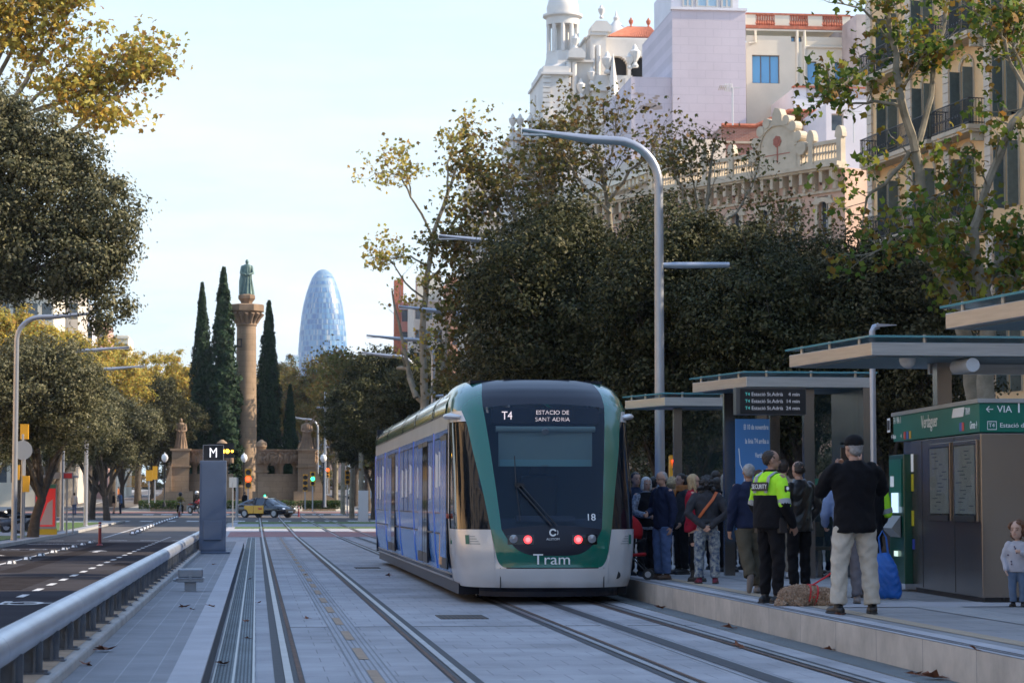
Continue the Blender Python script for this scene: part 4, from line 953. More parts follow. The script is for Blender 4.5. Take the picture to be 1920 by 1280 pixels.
def leaf_mesh(name, P, N, size, m, rng, aspect=.55, lobed=False):
    """P centres, N normals (n,3) -> one small leaf-shaped face each"""
    n = len(P); t = rng.normal(size=(n, 3)); t -= N * (t * N).sum(1, keepdims=True); t /= np.linalg.norm(t, axis=1, keepdims=True) + 1e-9
    b = np.cross(N, t); s = (size if np.ndim(size) else np.full(n, size))[:, None]
    if lobed: cor = [(0, -.5), (.34, -.30), (.55, .12), (.22, .18), (0, .62), (-.22, .18), (-.55, .12), (-.34, -.30)]
    else: cor = [(0, -.5), (aspect / 2, 0), (0, .5), (-aspect / 2, 0)]
    k = len(cor); V = np.empty((n, k, 3))
    for i, (u_, v_) in enumerate(cor): V[:, i] = P + s * (b * u_ + t * v_) + (N * s * .10 * (1 if i % 2 else -1))
    me = bpy.data.meshes.new(name); me.vertices.add(n * k); me.vertices.foreach_set('co', V.ravel().astype(np.float32))
    me.loops.add(n * k); me.loops.foreach_set('vertex_index', np.arange(n * k, dtype=np.int32))
    me.polygons.add(n); me.polygons.foreach_set('loop_start', np.arange(0, n * k, k, dtype=np.int32)); me.polygons.foreach_set('loop_total', np.full(n, k, np.int32))
    me.materials.append(m); me.update(calc_edges=True); return me
def unit(n, rng):
    v = rng.normal(size=(n, 3)); return v / np.linalg.norm(v, axis=1, keepdims=True)
def oak_leaves(lobes, rng, dens=34, leaf=.10, per=90, cl=.42):
    P = []; N = []
    for (cx, cy, cz, rx, ry, rz) in lobes:
        area = 4 * math.pi * ((rx * ry) ** 1.6 / 3 + (rx * rz) ** 1.6 / 3 + (ry * rz) ** 1.6 / 3) ** (1 / 1.6)
        nc = max(6, int(area * dens / per)); d = unit(nc, rng); rr = rng.uniform(.72, 1.08, (nc, 1)) ** .8
        c = np.array([cx, cy, cz]) + d * rr * np.array([rx, ry, rz]); c += rng.normal(scale=.12, size=c.shape)
        cs = rng.uniform(.6, 1.25, nc) * cl
        of = rng.normal(size=(nc * per, 3)); p = np.repeat(c, per, 0) + of * np.repeat(cs, per)[:, None] * np.array([.55, .55, .42]); of /= np.linalg.norm(of, axis=1, keepdims=True)
        nn = np.repeat(d, per, 0) * .35 + of * .75 + unit(nc * per, rng) * .5 + np.array([0, 0, .2]); nn /= np.linalg.norm(nn, axis=1, keepdims=True)
        P.append(p); N.append(nn)
    return np.concatenate(P), np.concatenate(N)
def rand_lobes(rng, rx, ry, rz, n, z):
    L_ = [(0, 0, z, rx * .55, ry * .55, rz * .6)]
    for k in range(n):
        d = unit(1, rng)[0]; d[2] = d[2] * .9 + .1; f = rng.uniform(.5, .78)
        r = rng.uniform(.30, .48); L_.append((d[0] * rx * f, d[1] * ry * f, z + d[2] * rz * f, rx * r, ry * r, rz * r * .9))
    return L_
def oak_proto(name, label, seed, rx, ry, rz, z, trunk_h, lm, n=14, dens=34, leaf=.10, lean=0, tr=.24, group=None, lobes=None, fk=None):
    rng = np.random.default_rng(seed); rr = random.Random(seed)
    o = thing(name, label, 'tree', (0, 0, 0), 0, group)
    lobes = lobes or rand_lobes(rng, rx, ry, rz, n, z)
    P, N = oak_leaves(lobes, rng, dens, leaf)
    keep = P[:, 2] > (trunk_h * .62 if fk is None else 5.6); P = P[keep]; N = N[keep]
    me = leaf_mesh('crown', P, N, rng.uniform(.7, 1.6, len(P)) * leaf, lm, rng); link('crown', me, o)
    t = MB(); fk = fk or trunk_h * .55
    t.tube([(0, 0, -.1), (lean * .3, 0.03, fk * .5), (lean, 0, fk)], [tr * 1.35, tr, tr * .92], 10)
    for (cx, cy, cz, a, b_, c_) in lobes[:9]:
        q = Vector((cx, cy, cz)); s = Vector((lean, 0, fk - .1)); mid = s.lerp(q, .45) + Vector((rr.uniform(-.3, .3), rr.uniform(-.3, .3), rr.uniform(0, .4)))
        t.tube([s, s.lerp(mid, .5) + Vector((0, 0, .15)), mid, q], [tr * .62, tr * .5, tr * .36, tr * .12], 7)
        for k in range(3):
            e = q + Vector((rr.uniform(-1, 1) * a, rr.uniform(-1, 1) * b_, rr.uniform(-.6, 1) * c_)); t.tube([mid.lerp(q, .4), e], [tr * .18, tr * .05], 5)
    t.build('trunk', bark_oak, o, smooth=True); return o
def place(o, px, Y, z=None, rz=0, s=1, label=None, X=None, first=False, group=None):
    x = X if X is not None else at(px, 640, Y).x; loc = (x, Y, gz(Y) if z is None else z)
    if first: o.location = loc; o.rotation_euler = (0, 0, rz); o.scale = (s,) * 3; 
    else: o = dup(o, loc, rz, label, group, s)
    if first and label: o['label'] = label
    return o
# --- left side ---
big = [(-8.3, 0, 10.6, 2.3, 2.2, 2.0), (-6.2, .4, 10.4, 1.7, 1.8, 1.5), (-4.75, 0, 9.9, 1.15, 1.3, 1.2), (-5.0, -.3, 8.5, 1.1, 1.2, 1.0), (-6.6, 0, 8.7, 1.6, 1.5, 1.2), (-8.4, .3, 8.9, 1.8, 2, 1.5), (-6.8, 0, 12.1, 1.1, 1.3, .8), (-8.6, -.4, 12.6, 1.7, 1.7, 1.1), (-4.35, .2, 7.6, .62, .7, .75), (-4.6, 0, 6.7, .35, .5, .45), (-5.7, .1, 7.6, .5, .6, .5), (-8.1, .5, 8.4, 1.4, 1.4, .9), (-7.1, 0, 7.8, .6, .6, .5), (-10, 0, 9.5, 2.2, 2.2, 2.6), (-5.5, 0, 11.5, .8, .9, .7), (-4.25, 0, 8.9, .6, .8, .7)]
T0 = 9.6
lob = [(a + T0, b, c, d, e, f) for (a, b, c, d, e, f) in big]
o = oak_proto('holm_oak', 'large dark grey-green holm oak overhanging the upper left corner of the road', 3, 0, 0, 0, 0, 6.0, leaf_olive, dens=330, leaf=.105, lobes=lob, tr=.32, fk=7.6)
o.location = (-T0, 70, .1)
oakA = oak_proto('holm_oak', 'grey olive holm oak whose crown spreads behind the left lamp pole', 11, 3.1, 3.1, 2.7, 5.3, 2.8, leaf_olive, n=18, dens=240, leaf=.105, lean=.35, tr=.19, group='holm oaks on the left pavement')
place(oakA, 66, 94, .1, 0, 1, first=True)
place(oakA, 205, 150, None, 2.1, 1.05, 'olive holm oak with a leaning trunk, rightmost of the left pavement row')
place(oakA, 100, 132, .1, 4.0, 1.05, 'olive holm oak just right of the red bus shelter')
place(oakA, -20, 118, .1, 1.1, 1.0, 'olive holm oak cut by the left edge of the picture')
place(oakA, 175, 165, None, 5.2, 1.15, 'olive holm oak behind the leaning one on the left pavement')
oakB = oak_proto('holm_oak', 'dark holm oak standing alone at the far left corner of the crossing', 21, 3.7, 3.7, 3.6, 6.6, 3.4, leaf_oak, n=20, dens=170, leaf=.13, tr=.20, group='dark holm oaks')
place(oakB, 290, 212, None, 0, 1.15, first=True)
place(oakB, 232, 225, None, 2, 1.1, 'dark holm oak behind the left crossing island')
for k, y_ in enumerate((28, 41, 54, 67)): place(oakA, 0, y_, .1, k * 1.7, 1.1, 'olive holm oak of the left row, %s, outside the picture' % ['nearest the camera', 'second', 'third', 'last before the red bus shelter'][k], X=-13.2)
# --- right side ---
place(oakB, 744, 132, None, 1.0, 1.0, 'dark holm oak left of the thin plane tree, behind the tram rear')
place(oakB, 800, 112, None, 2.6, .8, 'dark holm oak just behind the pale lamps above the tram')
place(oakB, 702, 166, None, 4.4, .95, 'dark holm oak farthest right of the tower, by the white cabinet')
oakC = oak_proto('holm_oak', 'tall very dark holm oak crossing behind the tall lamp pole', 31, 3.4, 3.4, 4.0, 5.9, 3.0, leaf_oak, n=24, dens=165, leaf=.105, tr=.16, lean=.3, group='very dark oaks behind the platform')
place(oakC, 1130, 61, .1, 0, 1.0, first=True)
oakD = oak_proto('holm_oak', 'dusty olive holm oak', 33, 3.3, 3.3, 3.9, 5.9, 3.0, leaf_mid, n=22, dens=150, leaf=.11, tr=.16, lean=-.25, group='very dark oaks behind the platform')
place(oakD, 1040, 72, .1, 1.4, .92, 'dusty olive holm oak above the front end of the tram', first=True)
place(oakC, 1318, 56, .1, 2.4, .86, 'very dark holm oak just right of the tall lamp pole, forked trunk below')
place(oakC, 1495, 53, .1, 0.35, .80, 'very dark holm oak with a V-shaped trunk behind the information display')
place(oakD, 1655, 52, .1, 4.1, .76, 'dusty olive holm oak at the left foot of the balcony house')
place(oakC, 985, 98, .1, 5.0, .85, 'very dark holm oak behind the tram roof')
place(oakD, 1230, 80, .1, 3.3, .98, 'dusty olive holm oak directly behind the tall lamp')
place(oakD, 1420, 74, .1, 5.6, 1.04, 'dusty olive holm oak in the second row below the curved gable')
# sunlit low shrubs seen between the crowd and crowns
shr = oak_proto('shrub', 'pale sunlit shrub behind the poster of the shelter', 41, 3.4, 2.0, 1.9, 2.0, .2, leaf_olive, n=14, dens=110, leaf=.11, tr=.06, group='sunlit shrubs behind the platform')
place(shr, 1390, 92, .1, 0, 1.0, first=True)
for k, (px, Y, s, lab) in enumerate(((1205, 96, 1.3, 'pale sunlit shrub left of the tall lamp pole'), (1300, 98, 1.2, 'pale sunlit shrub right of the tall lamp pole'), (1475, 88, 1.0, 'sunlit shrub behind the V-shaped trunk'), (1580, 84, 1.0, 'sunlit shrub behind the shelter glass'), (1090, 112, 1.3, 'shrub hidden mostly behind the tram front'))):
    place(shr, px, Y, .1, k * 1.3, s, lab)
# far backdrop trees
far = oak_proto('avenue_tree', 'brownish avenue tree', 51, 4.2, 4.2, 3.8, 8.4, 5.0, leaf_brown, n=20, dens=52, leaf=.17, tr=.26, group='brownish trees along the far avenue')
farg = oak_proto('avenue_tree', 'golden avenue tree', 52, 4.0, 4.0, 3.8, 8.4, 5.0, leaf_plane, n=20, dens=46, leaf=.17, tr=.26, group='golden trees along the far avenue')
fl = [(545, 300, 'brownish avenue tree seen just left of the tower foot'), (590, 285, 'brownish avenue tree in front of the tower foot'), (630, 262, 'brownish avenue tree right of the tower foot'), (668, 235, 'brownish avenue tree behind the white cabinet'), (520, 340, 'brownish avenue tree between right cypresses'), (575, 350, 'brownish avenue tree far behind the winged statue'), (385, 330, 'brownish avenue tree behind the left cypress pair'), (440, 345, 'brownish avenue tree behind the stone column'), (690, 205, 'brownish avenue tree behind the dark oaks above the tram rear'), (615, 400, 'brownish avenue tree in the depth of the avenue'), (420, 300, 'brownish avenue tree directly left of the column'), (480, 320, 'brownish avenue tree directly right of the column')]
for k, (px, Y, lab) in enumerate(fl): place(far, px, Y, None, k * 1.1,  [1.5, 1.42, 1.2, 1.15, 1.45, 1.45, 1.5, 1.4, 1.05, 1.5, 1.35, 1.35][k], lab, first=(k == 0))
gl = [(320, 262, 'golden avenue tree just left of the cypresses'), (345, 300, 'golden avenue tree partly behind the first cypress'), (262, 250, 'golden avenue tree behind the dark corner oak'), (214, 232, 'golden avenue tree above the left oaks'), (170, 205, 'golden avenue tree beside the terrace house'), (110, 180, 'golden avenue tree behind the left lamp'), (40, 150, 'golden avenue tree at the far left behind the oaks'), (-30, 140, 'golden avenue tree cut by the left picture edge')]
for k, (px, Y, lab) in enumerate(gl): place(farg, px, Y, None, k * .9, [1.36, 1.4, 1.3, 1.3, 1.25, 1.15, 1.1, 1.1][k], lab, first=(k == 0))
# distant wood closing the avenue
rng = np.random.default_rng(5)
lb = [(x, 520 + rng.uniform(-15, 15), 5 + rng.uniform(-1, 2) + 5, 7, 7, rng.uniform(6, 9)) for x in np.arange(-60, 60, 7)]
P, N = oak_leaves(lb, rng, dens=7, per=30, cl=.8)
tag(link('distant_trees', leaf_mesh('distant_trees', P, N, rng.uniform(.5, .9, len(P)), leaf_brown, rng)), 'far row of avenue trees reading as one mass at the horizon', 'trees', kind='stuff')

# --- cypresses ---
def cypress(px, pytop, pybase, wpx, Y, label, seed):
    rng = np.random.default_rng(seed); s = FP / Y; H = (pybase - pytop) / s; Rm = wpx / 2 / s
    o = thing('cypress', label, 'tree', at(px, pybase, Y), 0, 'cypresses round the column')
    n = int(9000 * (H / 18) * (Rm / 1.4)) + 3000
    u = rng.random(n) ** .75; z = H * (1 - u) * .98; 
    prof = np.interp(z / H, [0, .06, .2, .45, .75, .92, 1], [.75, .95, 1, .88, .5, .2, .03]); a = rng.random(n) * 2 * math.pi
    lump = 1 + .16 * np.sin(a * 3 + z * .9) + .14 * np.sin(a * 5 - z * 1.7 + 2) + .08 * np.sin(z * 4 + a * 2) + .07 * np.sin(z * 9 + a * 7)
    r = Rm * prof * lump * rng.uniform(.80, 1.06, n)
    P = np.stack([r * np.cos(a), r * np.sin(a), z + .35], 1); N = np.stack([np.cos(a), np.sin(a), rng.uniform(-.1, .5, n)], 1) + rng.normal(scale=.4, size=(n, 3)); N /= np.linalg.norm(N, axis=1, keepdims=True)
    link('crown', leaf_mesh('crown', P, N, rng.uniform(.24, .5, n), leaf_cyp, rng, aspect=.45), o)
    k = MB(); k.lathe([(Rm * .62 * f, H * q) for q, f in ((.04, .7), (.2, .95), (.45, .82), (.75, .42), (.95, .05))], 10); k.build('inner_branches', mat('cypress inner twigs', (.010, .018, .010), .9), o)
    k = MB(); k.cyl((0, 0, -.5), (0, 0, H * .3), .2, .12, 8); k.build('trunk', bark_oak, o)
cypress(376, 532, 925, 46, 222, 'narrow cypress farthest left of the column', 1)
cypress(416, 502, 925, 62, 214, 'tallest cypress, directly left of the column', 2)
cypress(502, 565, 900, 46, 224, 'tall cypress directly right of the column', 3)
cypress(493, 690, 900, 22, 219, 'thin low cypress in front of the right tall cypress', 4)
cypress(543, 725, 900, 25, 220, 'small cypress left of the statue on the right pillar', 5)
# hedges round the monument
hm = leafmat('hedge leaves', [(.02, .05, .015), (.04, .08, .02), (.06, .10, .03)])
for px, w_, lab in ((300, 1.8, 'low hedge at the left foot of the monument'), (430, 1.6, 'low hedge left of the taxi'), (560, 3.4, 'low hedge in front of the right monument wall'), (604, 1.6, 'low hedge at the right end of the monument')):
    p = at(px, 952, 201); rng = np.random.default_rng(int(px)); n = 1500; P = rng.uniform(-1, 1, (n, 3)) * np.array([w_, .5, .35]) + np.array([0, 0, .3]); tag(link('hedge', leaf_mesh('hedge', P, unit(n, rng), rng.uniform(.12, .2, n), hm, rng)), lab, 'hedge').location = p

# --- plane trees grown from limbs ---
def plane_tree(label, Y, base, limbs, seed, lm, leafsize=.17, nleaf=6, twigs=26, tl=1.3, group=None, thick=.2, depth=1.2, cluster=.28, bark=None, z=0.1, skip=()):
    """limbs: list of (pixel points, start radius, end radius, twig count); each goes to its own distance within the crown"""
    rr = random.Random(seed); rng = np.random.default_rng(seed); b0 = at(base[0], base[1], Y); b0.z = z
    o = thing('plane_tree', label, 'tree', b0, 0, group); t = MB(); LP = []
    def leafcl(p, n, sp): 
        for _ in range(n): LP.append((p.x + rr.gauss(0, sp), p.y + rr.gauss(0, sp), p.z + rr.gauss(0, sp) * .8 - .05))
    def branch(p, d, ln, r, lev, lf):
        pts = [p]; q = p.copy(); dd_ = d.normalized(); k = 5
        for i in range(k):
            dd_ = (dd_ + Vector((rr.gauss(0, .16), rr.gauss(0, .16), rr.gauss(.03, .13)))).normalized(); q = q + dd_ * (ln / k); pts.append(q.copy())
        t.tube(pts, [r * (1 - .8 * i / k) for i in range(k + 1)], 5 if lev else 6, caps=False)
        if lev > 0:
            for i in range(2, k + 1):
                if rr.random() < .85:
                    nd = (dd_ + Vector((rr.gauss(0, .7), rr.gauss(0, .7), rr.gauss(.1, .5)))).normalized(); branch(pts[i], nd, ln * rr.uniform(.35, .6), r * .45, lev - 1, lf)
        else:
            for i in range(2, k + 1):
                if rr.random() < lf * .38: leafcl(pts[i], nleaf, cluster)
        leafcl(pts[-1], int(nleaf * lf + .5), cluster)
    for li, (pp, r0, r1, tw, lf) in enumerate(limbs):
        dy0 = 0; dy1 = rr.uniform(-depth, depth); n = len(pp); P3 = []
        for i, (x, y) in enumerate(pp):
            yy = Y + (dy1 * (i / max(1, n - 1)) ** 1.0 if li > 0 else dy1 * .15 * i / max(1, n - 1))
            P3.append(at(x, y, yy) - b0)
        if pp[0] == base: P3[0].z = -.1
        # subdivide with slight waviness
        Q = []
        for i in range(n - 1):
            for k in range(3): 
                f = k / 3; v = P3[i].lerp(P3[i + 1], f)
                if k: v += Vector((rr.gauss(0, .025), rr.gauss(0, .03), rr.gauss(0, .02)))
                Q.append(v)
        Q.append(P3[-1]); m_ = len(Q); t.tube(Q, [r0 + (r1 - r0) * i / (m_ - 1) for i in range(m_)], 10 if r0 > .1 else 6)
        for k in range(tw):
            f = rr.uniform(.25, 1) ** .8; i = min(m_ - 2, int(f * (m_ - 1))); p = Q[i].lerp(Q[i + 1], rr.random()); d = (Q[i + 1] - Q[i]).normalized()
            nd = (d * .6 + Vector((rr.gauss(0, .7), rr.gauss(0, .7), rr.gauss(.25, .5)))).normalized(); branch(p, nd, tl * rr.uniform(.45, 1.1), max(.012, (r0 + (r1 - r0) * f) * .30), 1, lf)
    t.build('trunk', bark or bark_plane, o, smooth=True)
    P = np.array(LP); nn = unit(len(P), rng) + np.array([0, -.2, .5]); nn /= np.linalg.norm(nn, axis=1, keepdims=True)
    link('foliage', leaf_mesh('foliage', P, nn, rng.uniform(.6, 1.25, len(P)) * leafsize, lm, rng, lobed=True), o); return o
# upper left golden plane
plane_tree('golden leaved plane tree reaching over the upper left corner', 82, (-60, 1010), [
    ([(-60, 1010), (-60, 700), (-50, 400), (-30, 250)], .30, .16, 0, 0),
    ([(-30, 250), (20, 200), (60, 130), (100, 60), (140, 10)], .12, .03, 22, 1),
    ([(-30, 300), (30, 215), (90, 165), (130, 120), (190, 130)], .10, .02, 20, 1),
    ([(-30, 330), (60, 210), (120, 190), (180, 165), (235, 140), (265, 128)], .11, .02, 26, 1),
    ([(-40, 360), (90, 290), (160, 225), (215, 180), (262, 135), (290, 122)], .10, .02, 18, 1),
    ([(-50, 300), (-20, 150), (20, 60), (50, -30)], .12, .04, 26, 1), ([(-20, 180), (20, 100), (60, 30), (70, -30)], .09, .03, 24, 1),
    ([(60, 210), (100, 200), (150, 215), (205, 230)], .06, .015, 16, 1), ([(100, 60), (80, 20), (95, -20)], .05, .02, 12, 1)], 7, leaf_plane, leafsize=.19, nleaf=4, tl=1.25, cluster=.25)
# thin plane in the middle
plane_tree('thin pale plane tree with sparse golden leaves, standing behind the tram roof', 98, (796, 1000), [
    ([(796, 1000), (796, 760), (795, 700), (792, 620), (800, 520), (812, 440), (840, 360), (862, 300), (905, 262)], .20, .03, 20, .8),
    ([(812, 450), (790, 400), (770, 370), (750, 330), (728, 322), (705, 325)], .06, .015, 14, .9),
    ([(800, 500), (770, 480), (735, 485), (718, 475)], .05, .015, 12, .8), ([(797, 560), (760, 530), (735, 490), (708, 480)], .05, .012, 8, .6),
    ([(840, 360), (838, 310), (850, 270), (868, 245)], .05, .015, 14, .8), ([(805, 470), (850, 420), (890, 360), (930, 330)], .06, .015, 16, .9),
    ([(800, 530), (850, 480), (880, 440)], .06, .015, 12, .9), ([(770, 370), (762, 320), (755, 290)], .04, .012, 9, .9),
    ([(796, 760), (780, 740), (755, 640), (735, 545)], .13, .04, 4, .3), ([(780, 745), (765, 690), (745, 690)], .12, .07, 3, .5),
    ([(796, 760), (815, 720), (835, 670), (840, 600)], .10, .04, 6, .5), ([(800, 740), (790, 690), (800, 640)], .09, .03, 6, .8)], 12, leaf_plane, leafsize=.17, nleaf=2, tl=1.0, cluster=.16)
# planes rising behind the oaks, brownish
plane_tree('brown leaved plane tree rising between the second lamp and the palace', 78, (960, 1000), [
    ([(960, 1000), (960, 640), (975, 480), (965, 400), (940, 340)], .18, .04, 26, 1),
    ([(975, 480), (1010, 420), (1040, 340), (1050, 290)], .08, .02, 26, 1), ([(960, 560), (900, 500), (870, 460), (850, 470)], .07, .02, 26, 1),
    ([(965, 480), (930, 420), (905, 350), (900, 300)], .06, .015, 22, .8), ([(960, 520), (1010, 470), (1050, 430)], .07, .02, 24, 1),
    ([(960, 620), (910, 580), (875, 560)], .07, .02, 26, 1), ([(960, 680), (905, 660), (880, 620)], .07, .02, 24, 1), ([(950, 740), (900, 720), (880, 700)], .06, .02, 18, 1)], 19, leaf_brown, leafsize=.16, nleaf=4, tl=1.3, cluster=.30)
plane_tree('bare topped plane tree behind the tall lamp arm', 72, (1150, 1000), [
    ([(1150, 1000), (1150, 520), (1140, 380), (1120, 290), (1105, 220)], .16, .02, 34, .75),
    ([(1140, 380), (1180, 320), (1220, 290), (1240, 240)], .06, .015, 26, .7), ([(1145, 400), (1080, 330), (1050, 280), (1045, 230)], .06, .015, 30, .8),
    ([(1150, 460), (1060, 400), (1020, 350), (990, 320)], .06, .015, 28, .8), ([(1130, 330), (1150, 270), (1160, 210)], .04, .01, 18, .6)], 23, leaf_brown, leafsize=.14, nleaf=2, tl=1.2, cluster=.25)
plane_tree('yellowing plane tree in front of the pink gabled house', 84, (1330, 1000), [
    ([(1330, 1000), (1330, 560), (1320, 430), (1330, 330), (1345, 250)], .16, .02, 28, .7),
    ([(1320, 430), (1280, 370), (1265, 320), (1260, 280)], .06, .015, 26, .9), ([(1325, 440), (1380, 400), (1410, 350), (1420, 310)], .06, .015, 22, .6),
    ([(1330, 480), (1410, 450), (1450, 420), (1480, 400)], .06, .015, 24, .8), ([(1330, 500), (1420, 480), (1500, 460), (1560, 440)], .06, .015, 24, .9), ([(1320, 420), (1300, 340), (1290, 300)], .05, .012, 20, .8)], 29, leaf_brown, leafsize=.14, nleaf=2, tl=1.2, cluster=.25)
# right hero plane, forked, and a second leaning trunk
plane_tree('tall green plane tree with a smooth forked trunk before the balcony house', 46, (1835, 1080), [
    ([(1835, 1080), (1830, 760), (1812, 640), (1800, 555), (1765, 510), (1742, 450), (1728, 380), (1717, 285)], .19, .10, 10, .8),
    ([(1717, 285), (1695, 210), (1680, 130), (1668, 60), (1655, -20)], .10, .05, 12, 1),
    ([(1720, 275), (1738, 210), (1750, 120), (1770, 50), (1785, -20)], .07, .035, 12, 1),
    ([(1705, 285), (1660, 345), (1625, 372), (1618, 410)], .05, .015, 9, 1), ([(1742, 450), (1700, 430), (1660, 460), (1630, 480)], .04, .012, 8, 1),
    ([(1690, 200), (1640, 190), (1590, 195), (1555, 160)], .04, .01, 11, .9), ([(1675, 110), (1630, 120), (1590, 150), (1560, 180)], .035, .01, 9, .9),
    ([(1690, 170), (1720, 130), (1740, 90)], .03, .01, 8, 1), ([(1728, 380), (1770, 360), (1800, 350), (1810, 300)], .035, .01, 9, 1), ([(1740, 440), (1790, 440), (1820, 400)], .04, .012, 10, 1), ([(1665, 60), (1620, 20), (1570, 5)], .035, .01, 7, .9)], 37, leaf_green, leafsize=.15, nleaf=2, tl=.78, cluster=.13, depth=.8)
plane_tree('plane tree with a long leaning branch at the right picture edge', 44, (1850, 1080), [
    ([(1850, 1080), (1850, 760), (1852, 620), (1848, 560), (1832, 500), (1825, 430)], .20, .10, 8, 1),
    ([(1825, 430), (1850, 350), (1885, 260), (1925, 180), (1960, 100)], .09, .06, 8, 1),
    ([(1848, 540), (1870, 490), (1900, 470), (1940, 460)], .09, .05, 14, 1), ([(1832, 500), (1800, 470), (1770, 440)], .05, .015, 12, 1),
    ([(1930, 180), (1895, 120), (1870, 60), (1850, 20)], .05, .015, 16, 1), ([(1935, 160), (1900, 90), (1905, 20)], .04, .012, 14, 1), ([(1845, 520), (1815, 530), (1790, 500)], .05, .015, 12, 1), ([(1860, 500), (1890, 540), (1910, 520)], .05, .012, 14, 1)], 41, leaf_green, leafsize=.15, nleaf=2, tl=.8, cluster=.15, depth=.8)
# trunks of further planes along the right kerb
for k, (px, Y) in enumerate(((643, 190), (660, 172), (676, 158), (630, 215))):
    plane_tree('slim plane tree on the right kerb %s' % ['beside the far signal', 'behind the white cabinet', 'nearest the tram rear', 'closest to the monument'][k], Y, (px, 950), [
        ([(px, 950), (px + 1, 850), (px - 1, 780)], .2, .12, 8, .8), ([(px - 1, 800), (px - 14, 740), (px - 20, 690)], .09, .02, 14, .8), ([(px, 800), (px + 14, 740), (px + 18, 700)], .09, .02, 14, .8)], 60 + k, leaf_brown, leafsize=.22, nleaf=7, tl=1.8, cluster=.35, group='plane trees along the right kerb', z=gz(Y))
# plants: fallen leaves
lm_ = mat('dry brown leaf', (.16, .06, .03), .8, var=.4, vs_=30)
def leaf_proto():
    m = MB(); pts = []; n = 10
    for i in range(n):
        a = 2 * math.pi * i / n; r = .085 if i % 2 == 0 else .04; pts.append((r * math.cos(a), r * math.sin(a), .012 + .02 * (i % 3) * .7))
    m.add([(0, 0, .008)] + pts, [(0, i + 1, (i + 1) % n + 1) for i in range(n)]); m.tube([(-.02, 0, .012), (-.14, .01, .02)], .003, 4); return m.build('fallen_leaf', lm_)
lp = leaf_proto(); tag(lp, 'brown dry leaf lying on the near walkway, lowest in the picture', 'leaf', 'fallen leaves')
spots = [((198, 1220), .225, 1.5, 'largest fallen leaf on the walkway near the lower left'), ((345, 1138), .225, 1.2, 'brown leaf on the walkway below the junction box'), ((397, 1137), .225, .8, 'small leaf right of the one below the junction box'), ((160, 1246), .225, .9, 'small leaf lying lowest on the walkway'), ((418, 1245), .02, 1.0, 'brown leaf on the drain grating'), ((466, 1197), .02, .7, 'leaf on the slabs left of the near rail, lower one'), ((485, 1130), .02, .8, 'leaf on the slabs left of the near rail, upper one'), ((461, 1165), .02, .8, 'brown leaf at the edge of the drain grating'), ((470, 1085), .02, .8, 'small leaf beside the drain grating farther up'), ((240 + 335, 1076), .02, .7, 'leaf beside the studded strip'),
         ((574, 1159), .02, .7, 'leaf between the near rails'), ((1238, 1140), .02, 1.2, 'leaf on the grating at the foot of the platform, left one'), ((1370, 1178), .02, 1.5, 'large leaf on the grating at the foot of the platform'), ((1383, 1212), .02, 1.2, 'leaf on the far right rail'), ((1556, 1218), .02, 1.0, 'upright leaf against the platform wall'), ((1716, 1265), .02, 1.1, 'leaf lying at the bottom edge beside the platform'), ((1752, 1272), .02, 1.9, 'biggest curled leaf beside the platform at the bottom right'), ((1575, 1153), .31, 1.0, 'leaf on the platform before the man in pale trousers'), ((1828, 1218), .31, .8, 'leaf on the platform edge at the lower right'), ((728, 1079), .02, 1.2, 'leaf between the two tracks by the tram'), ((400, 1058), .225, .7, 'small leaf on the walkway near the cabinet'), ((360, 1142), .225, .6, 'scrap of leaf beside the one below the junction box')]
rr = random.Random(9)
for i, ((px, py), z, s, lab) in enumerate(spots):
    p = gr(px, py, z)
    if i == 0: lp.location = p; lp['label'] = lab; lp.scale = (s * .8,) * 3; lp.rotation_euler = (0, 0, 1)
    else:
        c = dup(lp, p, rr.uniform(0, 6), lab, None, s * .8); c.rotation_euler = (rr.uniform(-.4, .4), rr.uniform(-.3, .3), rr.uniform(0, 6))
# ================= MONUMENT =================
mst = brickmat('brown monument stone', (.29, .20, .125), (.24, .165, .10), (.17, .115, .07), 1.1, .5, .012, axis='xz', var=.22, vs2=.5)
mst2 = mat('carved brown stone', (.24, .16, .10), .9, var=.25, vs_=1.5, bump=.7, bs=5, detail=8)
YM = 216; bz = lambda py, Y=YM: zat(py, Y, 462)
xm = lambda px, Y=YM: at(px, 640, Y).x
o = thing('column_monument', 'tall brown stone column with carved capital and curved relief walls round its foot', 'monument', (xm(462), YM, gz(YM)))
cx0 = xm(462); zb = gz(YM); s = YM / FP
m = MB(); prof = [(3.2, 0), (3.2, .8), (2.4, .9), (2.2, 2.0), (1.35, 2.2), (1.3, 2.6)]
for py, hw in ((905, 21), (860, 20.5), (800, 20), (740, 19.3), (680, 18.6), (630, 18.2), (612, 18)): prof.append((hw * s, bz(py) - zb))
m.lathe(prof, 32); m.build('column', mst, o, smooth=True)
m = MB(); m.lathe([(18 * s, bz(612) - zb), (20 * s, bz(610) - zb), (19.5 * s, bz(606) - zb), (22 * s, bz(596) - zb), (28 * s, bz(586) - zb), (29 * s, bz(584) - zb)], 24)
for k in range(16):
    a = 2 * math.pi * k / 16; m.tube([(19 * s * math.cos(a), 19 * s * math.sin(a), bz(606) - zb), (24 * s * math.cos(a), 24 * s * math.sin(a), bz(596) - zb), (30 * s * math.cos(a), 30 * s * math.sin(a), bz(588) - zb)], [.12, .16, .2], 6)
m.lathe([(25 * s, bz(586) - zb), (35 * s, bz(584) - zb), (35 * s, bz(573) - zb), (31 * s, bz(571) - zb), (10 * s, bz(571) - zb), (12 * s, bz(566) - zb), (17 * s, bz(560) - zb), (17 * s, bz(554) - zb), (12 * s, bz(552) - zb)], 8, a0=.39)
m.build('capital', mst2, o)
m = MB(); f = .04
x0, x1, z0, z1 = -17 * s, -8 * s, bz(652) - zb, bz(636) - zb
